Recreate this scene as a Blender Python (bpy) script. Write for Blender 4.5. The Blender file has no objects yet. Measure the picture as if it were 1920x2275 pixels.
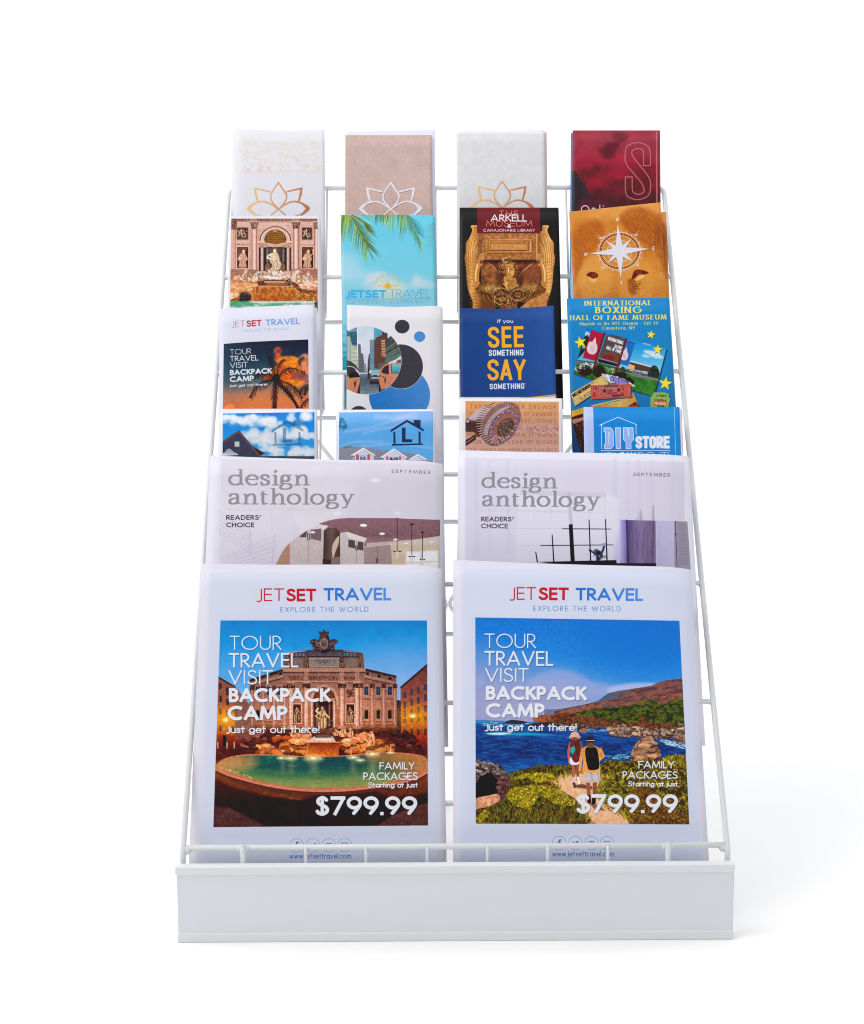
import bpy, math, random
import numpy as np
from mathutils import Matrix, Vector

# ---------------------------------------------------------------- camera, light, exposure
scene = bpy.context.scene
CAM = (-0.02746, -1.23853, 0.53971)                   # metres; the rack's header strip stands on the floor at y = 0
PITCH, YAW, ROLL = 0.12216, 0.00591, -0.00346
FOC = 3200.0                                          # focal length in pixels of the 1920 px wide photograph
_cp, _sp, _cy, _sy = math.cos(PITCH), math.sin(PITCH), math.cos(YAW), math.sin(YAW)
FWD = np.array([_sy*_cp, _cy*_cp, -_sp]); _R = np.array([_cy, -_sy, 0.0]); _U = np.cross(_R, FWD)
RGT = _R*math.cos(ROLL) + _U*math.sin(ROLL); UPV = _U*math.cos(ROLL) - _R*math.sin(ROLL)

cam_data = bpy.data.cameras.new('camera'); cam = bpy.data.objects.new('camera', cam_data)
scene.collection.objects.link(cam)
cam.matrix_world = Matrix(((RGT[0], UPV[0], -FWD[0], CAM[0]), (RGT[1], UPV[1], -FWD[1], CAM[1]),
                           (RGT[2], UPV[2], -FWD[2], CAM[2]), (0, 0, 0, 1)))
cam_data.sensor_fit = 'HORIZONTAL'; cam_data.sensor_width = 36.0; cam_data.lens = FOC/1920*36.0
cam_data.clip_start = .05; cam_data.clip_end = 60
scene.camera = cam
scene.render.resolution_x, scene.render.resolution_y = 864, 1024
scene.view_settings.view_transform = 'Standard'; scene.view_settings.look = 'None'
scene.view_settings.exposure = 0.0; scene.view_settings.gamma = 1.0

world = bpy.data.worlds.new('World'); scene.world = world; world.use_nodes = True
_bg = world.node_tree.nodes['Background']
_bg.inputs[0].default_value = (.985, .99, 1.0, 1); _bg.inputs[1].default_value = .51     # white studio all round
def softbox(name, loc, aim, sx, sy, power, col=(1, 1, 1)):
    l = bpy.data.lights.new(name, 'AREA'); l.shape = 'RECTANGLE'; l.size = sx; l.size_y = sy; l.energy = power; l.color = col
    o = bpy.data.objects.new(name, l); scene.collection.objects.link(o); o.location = loc
    o.rotation_euler = (Vector(aim)-Vector(loc)).to_track_quat('-Z', 'Y').to_euler()
    return o
softbox('softbox_overhead', (-.1, .25, 2.5), (0, .25, 0), 3.6, 3.0, 27)
softbox('softbox_left', (-1.55, -.6, 2.25), (0, .1, .2), 1.5, 1.5, 28, (1, .985, .97))
softbox('softbox_right', (1.7, -1.6, 1.1), (0, .1, .3), 1.0, 1.2, 2.5, (.95, .97, 1))
softbox('backdrop_light_left', (-3.6, .9, 1.9), (-2.2, 2.9, 1.1), 1.2, 2.4, 50)
softbox('backdrop_light_right', (3.6, .9, 1.9), (2.2, 2.9, 1.1), 1.2, 2.4, 50)
scene.cycles.pixel_filter_type = 'BLACKMAN_HARRIS'; scene.cycles.filter_width = 1.05
scene.cycles.max_bounces = 8; scene.cycles.diffuse_bounces = 5

# ---------------------------------------------------------------- where a point of the place falls in the photograph
def ray(px, py): return FWD + RGT*((px-960)/FOC) + UPV*((1137.5-py)/FOC)
def project(P):                                       # (..., 3) -> pixel x, y of the 1920 x 2275 photograph
    d = np.asarray(P) - np.array(CAM); z = d @ FWD
    return 960 + FOC*(d @ RGT)/z, 1137.5 - FOC*(d @ UPV)/z
def on_y(px, py, Y):
    d = ray(px, py); t = (Y-CAM[1])/d[1]; return np.array(CAM)+d*t
TOP = np.array([0, .41768, .70457]); STEP = np.array([0, .06636, .10174]); K6 = 6.113
def rail(k): return TOP - STEP*(K6 if k == 6 else k)   # centre of cross rail k (0 = top bar, 6 = the front rail)
LEAN = {1: 20.5, 2: 20.5, 3: 20, 4: 21, 5: 16, 6: 18}
YBOT = {1: 705, 2: 917, 3: 1148, 4: 1397, 5: 1663}
def pocket(k):
    """lean direction, outward normal and rear floor corner of pocket k (leans back against rail k-1)"""
    a = math.radians(LEAN[k]); u = np.array([0, math.sin(a), math.cos(a)]); n = np.array([0, -math.cos(a), math.sin(a)])
    r = rail(k-1)
    if k == 6: s = .152
    else:
        d = ray(1000, YBOT[k]); # intersect with the plane x = anything: solve r - s*u lies on the ray's y/z
        A = np.array([[d[1], u[1]], [d[2], u[2]]]); b = np.array([r[1]-CAM[1], r[2]-CAM[2]])
        s = np.linalg.solve(A, b)[1]
    return u, n, r - s*u
class Sheet:
    """a leaf standing in pocket k, its face `off` metres in front of the pocket's backrest wires"""
    def __init__(s, k, off, TL, TR, Lp, Rp, top=((0, 0), (1, 0)), curl=0, bow=0, curl_l=0, foot=.0015):
        s.k = k; s.u, s.n, s.B = pocket(k); s.off = off
        O = s.B + s.n*off
        def hit(p):
            d = ray(*p); t = ((O-np.array(CAM)) @ s.n)/(d @ s.n); q = np.array(CAM)+d*t-O
            return q[0], q @ s.u
        tl, tr, lp, rp = map(hit, (TL, TR, Lp, Rp))
        def bot(a, b): f = (foot-a[1])/(b[1]-a[1]); return (a[0]+(b[0]-a[0])*f, foot)
        s.c = (tl, tr, bot(tl, lp), bot(tr, rp)); s.O = O
        s.top = top; s.curl = curl; s.bow = bow; s.curl_l = curl_l
        s.W = math.hypot(tr[0]-tl[0], tr[1]-tl[1]); s.H = (tl[1]+tr[1])/2-foot
        s.ppm = (TR[0]-TL[0])/s.W
    def at(s, u, v, back=0):
        u = np.asarray(u, float); v = np.asarray(v, float)
        tl, tr, bl, br = s.c
        xt = tl[0]+(tr[0]-tl[0])*u; yt = tl[1]+(tr[1]-tl[1])*u
        ks = [q[0] for q in s.top]; ds = [q[1] for q in s.top]
        uu = np.clip(u, 0, 1)
        # smooth the measured outline of the top edge
        yt = yt - sum(np.interp(np.clip(uu+j*.03, 0, 1), ks, ds) for j in (-1, 0, 1))/3/s.ppm
        xb = bl[0]+(br[0]-bl[0])*u; yb = bl[1]+(br[1]-bl[1])*u
        x = xb+(xt-xb)*v; y = yb+(yt-yb)*v
        q = s.bow*np.sin(np.pi*uu)*v - s.curl*np.clip((uu-.86)/.14, 0, 1)**2*(.35+.65*v) - s.curl_l*np.clip((.12-uu)/.12, 0, 1)**2*(.35+.65*v) - back
        return s.O + x[..., None]*np.array([1., 0, 0]) + y[..., None]*s.u + q[..., None]*s.n
    def canvas_xy(s, wpx):
        hpx = int(wpx*s.H/s.W)
        u = (np.arange(wpx)+.5)/wpx; v = (np.arange(hpx)+.5)/hpx
        U, V = np.meshgrid(u, v); return project(s.at(U, V))

# front leaf of every stack: pocket, offset, photo position of the corners and of a lower point of each side
FRONT = {
 'lotus_floral': Sheet(1, .011, (517, 287), (721, 288.5), (515, 475), (722.5, 475), ((0, 0), (.5, 2.4), (1, 0)), curl_l=.003),
 'lotus_rose': Sheet(1, .010, (767.4, 300), (959.7, 300), (767, 477), (961.5, 477)),
 'lotus_grey': Sheet(1, .011, (1014.3, 290.5), (1209.6, 288), (1015, 460), (1211.5, 460), ((0, 0), (.5, 1.2), (1, 0))),
 'burgundy': Sheet(1, .010, (1272.5, 289.4), (1466.8, 289.4), (1271, 465), (1468, 449)),
 'fountain_card': Sheet(2, .011, (511.8, 479.5), (710.8, 479), (505, 690), (715, 690)),
 'palm_beach': Sheet(2, .010, (757, 477.3), (964.4, 477.3), (759.5, 690), (969, 690)),
 'museum': Sheet(2, .011, (1021.3, 461), (1241, 461), (1021.2, 690), (1252, 920)),
 'lion': Sheet(2, .014, (1264.7, 470.3), (1467.6, 449.3), (1275, 661), (1481, 661)),
 'tour_small': Sheet(3, .014, (486.5, 684.5), (698, 675.5), (486.5, 905), (698.5, 905), ((0, 0), (.15, 1), (1, 0)), curl=.002, curl_l=.002),
 'circles': Sheet(3, .012, (771, 677.5), (983, 677.7), (770, 900), (985.5, 1020), ((0, 0), (.15, .8), (.5, 4.5), (.8, 3), (1, 0)), curl=.005),
 'see_say': Sheet(3, .012, (1021.3, 684), (1230.8, 679), (1023, 884), (1236, 884), ((0, 0), (.4, 4.6), (.6, 4.2), (1, 0))),
 'boxing': Sheet(3, .013, (1259.4, 663), (1487, 661.6), (1272, 1005), (1501.6, 903)),
 'home_dark': Sheet(4, .012, (488, 909.5), (702.5, 909.5), (484, 1013), (705, 1013)),
 'home_blue': Sheet(4, .012, (746.8, 910.5), (965, 909), (746.8, 1020), (966.4, 1020)),
 'shower': Sheet(4, .012, (1021.3, 885.5), (1249.8, 885), (1020, 1003), (1251.5, 1003)),
 'diy': Sheet(4, .014, (1296.8, 904), (1510, 904), (1298.2, 1005), (1513.5, 1005)),
 'design_kitchen': Sheet(5, .014, (468, 1012), (984.5, 1027), (457, 1253), (996, 1665), ((0, 0), (.3, 1.6), (.6, 1), (.8, -2), (.92, -2.5), (1, 1.5)), curl=.006),
 'design_window': Sheet(5, .014, (1017, 1000), (1531, 1012), (1018, 1250), (1566, 1660), ((0, 0), (.3, .5), (.7, -1.4), (.9, -1.2), (1, 0)), curl=.004),
 'tour_fountain': Sheet(6, .016, (449, 1252), (981, 1259), (421, 1915), (991.4, 1900), ((0, 0), (.3, .5), (.7, -3), (.9, -3.5), (.96, -1), (1, 4)), curl=.006),
 'tour_coast': Sheet(6, .016, (1007, 1243.5), (1537, 1261), (1007, 1900), (1575, 1905), ((0, 0), (.3, 2), (.6, 1.5), (.85, 0), (.93, 0), (1, 2.5)), curl=.006),
}

# ---------------------------------------------------------------- print shop: a small procedural painter for the flat
# print on the covers (gradients, noise, polygons, strokes and a stroke alphabet), evaluated per texel with numpy
def lattice(seed, n=64):
    return np.random.RandomState(seed).rand(n, n).astype(np.float32)
LAT = {}
def vnoise(x, y, seed):
    if seed not in LAT: LAT[seed] = lattice(seed)
    L = LAT[seed]; n = 64
    xi = np.floor(x).astype(np.int32); yi = np.floor(y).astype(np.int32)
    fx = x - xi; fy = y - yi
    fx = fx*fx*(3-2*fx); fy = fy*fy*(3-2*fy)
    a = L[yi % n, xi % n]; b = L[yi % n, (xi+1) % n]; c = L[(yi+1) % n, xi % n]; d = L[(yi+1) % n, (xi+1) % n]
    return (a*(1-fx)+b*fx)*(1-fy) + (c*(1-fx)+d*fx)*fy
def fbm(x, y, scale, seed=1, octv=4, gain=.55):
    s = 0; a = 1; t = 0; f = 1.0/scale
    for o in range(octv):
        s = s + a*vnoise(x*f+17.3*o, y*f+9.1*o, seed+o*13); t += a; a *= gain; f *= 2.03
    return s/t
def sst(a, b, v):
    t = np.clip((v-a)/(b-a), 0, 1); return t*t*(3-2*t)
def stops(v, st):
    st = sorted(st, key=lambda q: q[0])
    k = [q[0] for q in st]; c = np.array([q[1] for q in st], float)
    return np.stack([np.interp(v, k, c[:, i]) for i in range(3)], -1)
def vg(*st): return lambda x, y: stops(y, st)
def hg(*st): return lambda x, y: stops(x, st)
def mixc(a, b, t):
    t = np.asarray(t)[..., None]; return np.asarray(a, float)*(1-t) + np.asarray(b, float)*t
def colf(c, x, y): return c(x, y) if callable(c) else np.asarray(c, float)
def tex(c, amp=18, scale=12, seed=3, octv=4, sx=1, sy=1):      # colour with print-like mottling
    def f(x, y):
        n = (fbm(x*sx, y*sy, scale, seed, octv)-.5)*2
        return colf(c, x, y) + (n*amp)[..., None]
    return f
def two(c1, c2, scale=12, seed=5, lo=.35, hi=.65, sx=1, sy=1, octv=4):   # two-tone noise
    def f(x, y):
        n = sst(lo, hi, fbm(x*sx, y*sy, scale, seed, octv))
        return mixc(np.broadcast_to(colf(c1, x, y), x.shape+(3,)), np.broadcast_to(colf(c2, x, y), x.shape+(3,)), n)
    return f

class Canvas:
    def __init__(s, X, Y, base=(226, 223, 232)):
        s.X = X.astype(np.float32); s.Y = Y.astype(np.float32)
        s.img = np.empty(X.shape+(3,), np.float32); s.img[:] = base
        s.px = float(np.median(np.hypot(np.diff(X, axis=1), np.diff(Y, axis=1))))
        s.cmin = s.X.min(0); s.cmax = s.X.max(0); s.rmin = s.Y.min(1); s.rmax = s.Y.max(1)
        s.clip = None; s.at(0, 0, 1)
    def at(s, ox, oy, k): s.ox, s.oy, s.k = ox, oy, k
    def box(s, x0, y0, x1, y1):
        c = np.nonzero((s.cmax >= x0) & (s.cmin <= x1))[0]; r = np.nonzero((s.rmax >= y0) & (s.rmin <= y1))[0]
        if len(c) == 0 or len(r) == 0: return None
        return slice(r[0], r[-1]+1), slice(c[0], c[-1]+1)
    def local(s, sl): return (s.X[sl]-s.ox)*s.k, (s.Y[sl]-s.oy)*s.k
    def lay(s, sl, al, col):
        if s.clip is not None: al = al*s.clip[sl]
        x, y = s.local(sl)
        c = colf(col, x, y)
        al = al[..., None]
        s.img[sl] = s.img[sl]*(1-al) + c*al
    def whole(s): return s.box(-1e9, -1e9, 1e9, 1e9)
    def pmask(s, pts, soft=0, full=False):
        P = np.array(pts, float)/s.k + [s.ox, s.oy]
        m = s.px*2 + soft/s.k
        sl = s.whole() if full else s.box(P[:, 0].min()-m, P[:, 1].min()-m, P[:, 0].max()+m, P[:, 1].max()+m)
        if sl is None: return None, None
        x = s.X[sl]; y = s.Y[sl]
        d = np.full(x.shape, 1e9, np.float32); ins = np.zeros(x.shape, bool)
        n = len(P)
        for i in range(n):
            ax, ay = P[i]; bx, by = P[(i+1) % n]
            ex, ey = bx-ax, by-ay; L = ex*ex+ey*ey+1e-9
            t = np.clip(((x-ax)*ex+(y-ay)*ey)/L, 0, 1)
            d = np.minimum(d, (x-ax-t*ex)**2+(y-ay-t*ey)**2)
            if abs(ey) > 1e-9:
                ins ^= ((ay > y) != (by > y)) & (x < ex*(y-ay)/ey+ax)
        d = np.sqrt(d); sd = np.where(ins, -d, d)
        w = max(s.px, soft/s.k)
        return sl, np.clip(.5-sd/w, 0, 1)
    def poly(s, pts, col, a=1, soft=0):
        sl, al = s.pmask(pts, soft)
        if sl is not None: s.lay(sl, al*a, col)
    def rect(s, x0, y0, x1, y1, col, a=1, soft=0): s.poly([(x0, y0), (x1, y0), (x1, y1), (x0, y1)], col, a, soft)
    def setclip(s, pts):
        if pts is None: s.clip = None; return
        sl, al = s.pmask(pts, 0, True); s.clip = al
    def ell(s, cx, cy, rx, ry=None, col=(0, 0, 0), a=1, soft=0, rot=0):
        ry = rx if ry is None else ry
        R = max(rx, ry)/s.k + s.px*2 + soft/s.k; X = s.ox+cx/s.k; Y = s.oy+cy/s.k
        sl = s.box(X-R, Y-R, X+R, Y+R)
        if sl is None: return
        x = (s.X[sl]-X)*s.k; y = (s.Y[sl]-Y)*s.k
        if rot:
            c, q = math.cos(math.radians(rot)), math.sin(math.radians(rot)); x, y = x*c+y*q, -x*q+y*c
        r = np.hypot(x/rx, y/ry); g = np.hypot(x/rx**2, y/ry**2)+1e-9
        sd = (r-1)*r/g
        w = max(s.px*s.k, soft)
        s.lay(sl, np.clip(.5-sd/w, 0, 1)*a, col)
    def segs(s, S, col, a=1, soft=0, band=None):
        # S: rows ax, ay, bx, by, wa, wb, butt_a, butt_b in photo pixels
        S = np.array(S, np.float32)
        m = S[:, 4:6].max() + s.px*2 + soft
        sl = s.box(min(S[:, 0].min(), S[:, 2].min())-m, min(S[:, 1].min(), S[:, 3].min())-m,
                   max(S[:, 0].max(), S[:, 2].max())+m, max(S[:, 1].max(), S[:, 3].max())+m)
        if sl is None: return
        x = s.X[sl]; y = s.Y[sl]; best = np.full(x.shape, 1e9, np.float32)
        for ax, ay, bx, by, wa, wb, ba, bb in S:
            ex, ey = bx-ax, by-ay; L = math.hypot(ex, ey)+1e-6
            q = ((x-ax)*ex+(y-ay)*ey)/L
            t = np.clip(q/L, 0, 1)
            d = np.hypot(x-ax-t*ex, y-ay-t*ey) - (wa+(wb-wa)*t)/2
            if ba: d = np.maximum(d, -q)
            if bb: d = np.maximum(d, q-L)
            best = np.minimum(best, d)
        if band is not None:                              # keep capitals between base line and cap line
            bx, by, ux, uy, h = band; q = (x-bx)*uy - (y-by)*ux
            best = np.maximum(best, np.maximum(-q, q-h))
        s.lay(sl, np.clip(.5-best/max(s.px, soft), 0, 1)*a, col)
    def line(s, pts, w, col, a=1, w1=None, butt=False, soft=0):
        n = len(pts)-1; w1 = w if w1 is None else w1; S = []
        for i in range(n):
            (ax, ay), (bx, by) = pts[i], pts[i+1]
            S.append((s.ox+ax/s.k, s.oy+ay/s.k, s.ox+bx/s.k, s.oy+by/s.k, (w+(w1-w)*i/n)/s.k, (w+(w1-w)*(i+1)/n)/s.k,
                      butt and i == 0, butt and i == n-1))
        s.segs(S, col, a, soft/s.k)
    def curve(s, pts, w, col, a=1, w1=None, n=8, soft=0, closed=False):
        s.line(spline(pts, n, closed), w, col, a, w1, soft=soft)
    def blob(s, pts, col, a=1, soft=0, n=6): s.poly(spline(pts, n, True), col, a, soft)
    def dabs(s, pts, n, ln, wd, cols, seed=1, ang=0, dang=20, a=.8, taper=1, soft=0):
        # short brush marks scattered inside a polygon
        r = random.Random(seed); xs = [p[0] for p in pts]; ys = [p[1] for p in pts]
        k = 0; tries = 0
        while k < n and tries < n*12:
            tries += 1
            x = r.uniform(min(xs), max(xs)); y = r.uniform(min(ys), max(ys))
            if not inside(pts, x, y): continue
            k += 1
            g = math.radians(ang + r.uniform(-dang, dang)); L = ln*r.uniform(.5, 1.3)/2; W = wd*r.uniform(.6, 1.3)
            c = cols[r.randrange(len(cols))]
            s.line([(x-L*math.cos(g), y-L*math.sin(g)), (x+L*math.cos(g), y+L*math.sin(g))], W, c, a*r.uniform(.5, 1), W*taper, soft=soft)
    def text(s, t, x0, y0, x1, y1, h, w, col, font='G', wh=None, track=None, serif=0, a=1, round_=False, space=.42, soft=0, skew=0):
        """one line of lettering from baseline point (x0,y0) to (x1,y1), cap height h, stem weight w (of h)"""
        F = FONTS[font]; wh = w if wh is None else wh
        if track is None: track = max(.03, .15-.5*w)
        adv = 0; lay = []
        for ch in t:
            if ch == ' ': adv += space; continue
            g = F[ch] if ch in F else G[ch]; lay.append((adv, g, ch)); adv += g[0] + w + track
        adv -= track
        L = math.hypot(x1-x0, y1-y0); ux, uy = (x1-x0)/L, (y1-y0)/L; sx = L/adv
        vx, vy = uy, -ux
        def M(px, py):
            X = px*sx + skew*py*h; Y = py*h
            return s.ox+(x0+X*ux+Y*vx)/s.k, s.oy+(y0+X*uy+Y*vy)/s.k
        for off, (gw, strokes), ch in lay:
            S = []
            for st in strokes:
                P = st['p']; n = len(P)-1; cl = st.get('c', False)
                for i in range(n):
                    (ax, ay), (bx, by) = P[i], P[i+1]
                    f = st.get('w', 1)
                    dx, dy = (bx-ax)*sx, (by-ay)*h
                    v = abs(dy)/(math.hypot(dx, dy)+1e-9)
                    ww = (wh+(w-wh)*v)*f*h/s.k
                    tr = lambda q, r: M(off+w/2+q, wh/2+r*(1-wh))
                    cap = w/2/max(sx, h)*.98 if font != 'S' and ch not in 'CSGJ$&369' else 0
                    ll = math.hypot(dx, dy)+1e-9; ex_, ey_ = dx/ll*ww_(w, wh, v)*h/2, dy/ll*ww_(w, wh, v)*h/2
                    if not cap: ex_ = ey_ = 0
                    A = tr(ax-(ex_/sx if i == 0 and not cl else 0), ay-(ey_/h if i == 0 and not cl else 0)); B = tr(bx+(ex_/sx if i == n-1 and not cl else 0), by+(ey_/h if i == n-1 and not cl else 0))
                    ea = not round_ and not cl and i == 0; eb = not round_ and not cl and i == n-1
                    S.append((A[0], A[1], B[0], B[1], ww, ww, ea, eb))
                    if serif and v > .6:
                        for q, yes in (((ax, ay), i == 0), ((bx, by), i == n-1)):
                            if yes and not cl and (q[1] < .02 or q[1] > .98 or abs(q[1]-.66) < .02):
                                sa = M(off+w/2+q[0]-(w/2+serif)*min(1, h/sx), wh/2+q[1]*(1-wh)); sb = M(off+w/2+q[0]+(w/2+serif)*min(1, h/sx), wh/2+q[1]*(1-wh))
                                S.append((sa[0], sa[1], sb[0], sb[1], wh*h/s.k, wh*h/s.k, True, True))
            bd = (s.ox+x0/s.k, s.oy+y0/s.k, ux, uy, h/s.k) if ch.isupper() and ch != 'J' and not skew else None
            if S: s.segs(S, col, a, soft/s.k, bd)
    def grain(s, pts, amp=.16, scale=9, seed=90, sx=1, sy=1):
        # fine tonal break-up of a printed photograph
        sl, m = s.pmask(pts, 0, False); x, y = s.local(sl)
        if s.clip is not None: m = m*s.clip[sl]
        n = (fbm(x*sx, y*sy, scale, seed, 3, .7)-.5)*2
        s.img[sl] = s.img[sl]*(1+(n*amp*m)[..., None])
    def tone(s, pts, contrast=1.2, mid=120, gain=None, soft=0, sat=1):
        # darkroom curve for one picture area: contrast about a mid tone, gain(x, y), saturation
        sl, m = s.pmask(pts, soft, False); x, y = s.local(sl)
        if s.clip is not None: m = m*s.clip[sl]
        v = s.img[sl]; g = v.mean(-1, keepdims=True)
        q = g+(v-g)*sat; q = (q-mid)*contrast+mid
        if gain is not None: q = q*gain(x, y)[..., None]
        s.img[sl] = np.clip(v+(q-v)*m[..., None], 0, 255)
    def rocks(s, pts, n, s0, s1, cols, seed=1, dark=(40, 24, 22), lift=1.0):
        r = random.Random(seed); xs = [p[0] for p in pts]; ys = [p[1] for p in pts]; L = []
        while len(L) < n:
            x = r.uniform(min(xs), max(xs)); y = r.uniform(min(ys), max(ys))
            if inside(pts, x, y): L.append((y, x))
        for y, x in sorted(L):
            R = r.uniform(s0, s1); k = r.randrange(6, 9); a0 = r.uniform(0, 6)
            P = [(x+R*(1.25 if r.random() < .5 else .9)*r.uniform(.7, 1.1)*math.cos(a0+6.283*i/k), y+R*.6*r.uniform(.6, 1.15)*math.sin(a0+6.283*i/k)) for i in range(k)]
            c = cols[r.randrange(len(cols))]; b = r.uniform(.75, 1.1)*lift
            s.poly([(a+R*.1, q+R*.22) for a, q in P], dark, .85, R*.15)
            s.poly(P, tuple(v*b for v in c), 1, R*.08)
            T = [(x+(a-x)*.8-R*.12, y+(q-y)*.62-R*.2) for a, q in P]
            s.poly(T, tuple(min(255, v*b*1.2) for v in c), .75, R*.35)
            s.line([(x-R*.3, y+R*.1), (x+R*r.uniform(-.1, .4), y+R*.45)], R*.14, tuple(v*.5 for v in c), .7)
    def rgb(s): return np.clip(s.img, 0, 255)

def ww_(w, wh, v): return wh+(w-wh)*v
def inside(pts, x, y):
    c = False; n = len(pts)
    for i in range(n):
        ax, ay = pts[i]; bx, by = pts[(i+1) % n]
        if (ay > y) != (by > y) and x < (bx-ax)*(y-ay)/(by-ay)+ax: c = not c
    return c
def spline(P, n=8, closed=False):
    P = [tuple(p) for p in P]; m = len(P); out = []
    rng = range(m if closed else m-1)
    for i in rng:
        if closed: a, b, c, d = P[(i-1) % m], P[i], P[(i+1) % m], P[(i+2) % m]
        else: a, b, c, d = P[max(i-1, 0)], P[i], P[i+1], P[min(i+2, m-1)]
        for k in range(n):
            t = k/n
            out.append(tuple(.5*((2*b[j])+(-a[j]+c[j])*t+(2*a[j]-5*b[j]+4*c[j]-d[j])*t*t+(-a[j]+3*b[j]-3*c[j]+d[j])*t**3) for j in (0, 1)))
    if not closed: out.append(P[-1])
    return out
def arc(cx, cy, rx, ry, a0, a1, n=14):
    return [(cx+rx*math.cos(math.radians(a0+(a1-a0)*i/n)), cy+ry*math.sin(math.radians(a0+(a1-a0)*i/n))) for i in range(n+1)]
def L_(*v): return {'p': [(v[i], v[i+1]) for i in range(0, len(v), 2)]}
def C_(pts, **k): return dict({'p': pts}, **k)
def O_(cx, cy, rx, ry): return {'p': arc(cx, cy, rx, ry, 0, 360, 22), 'c': True}
S_CAP = spline([(.5, .84), (.41, .96), (.27, 1), (.1, .93), (.05, .76), (.14, .61), (.3, .52), (.46, .42), (.53, .25), (.45, .07), (.26, 0), (.09, .05), (0, .19)], 3)
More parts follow.
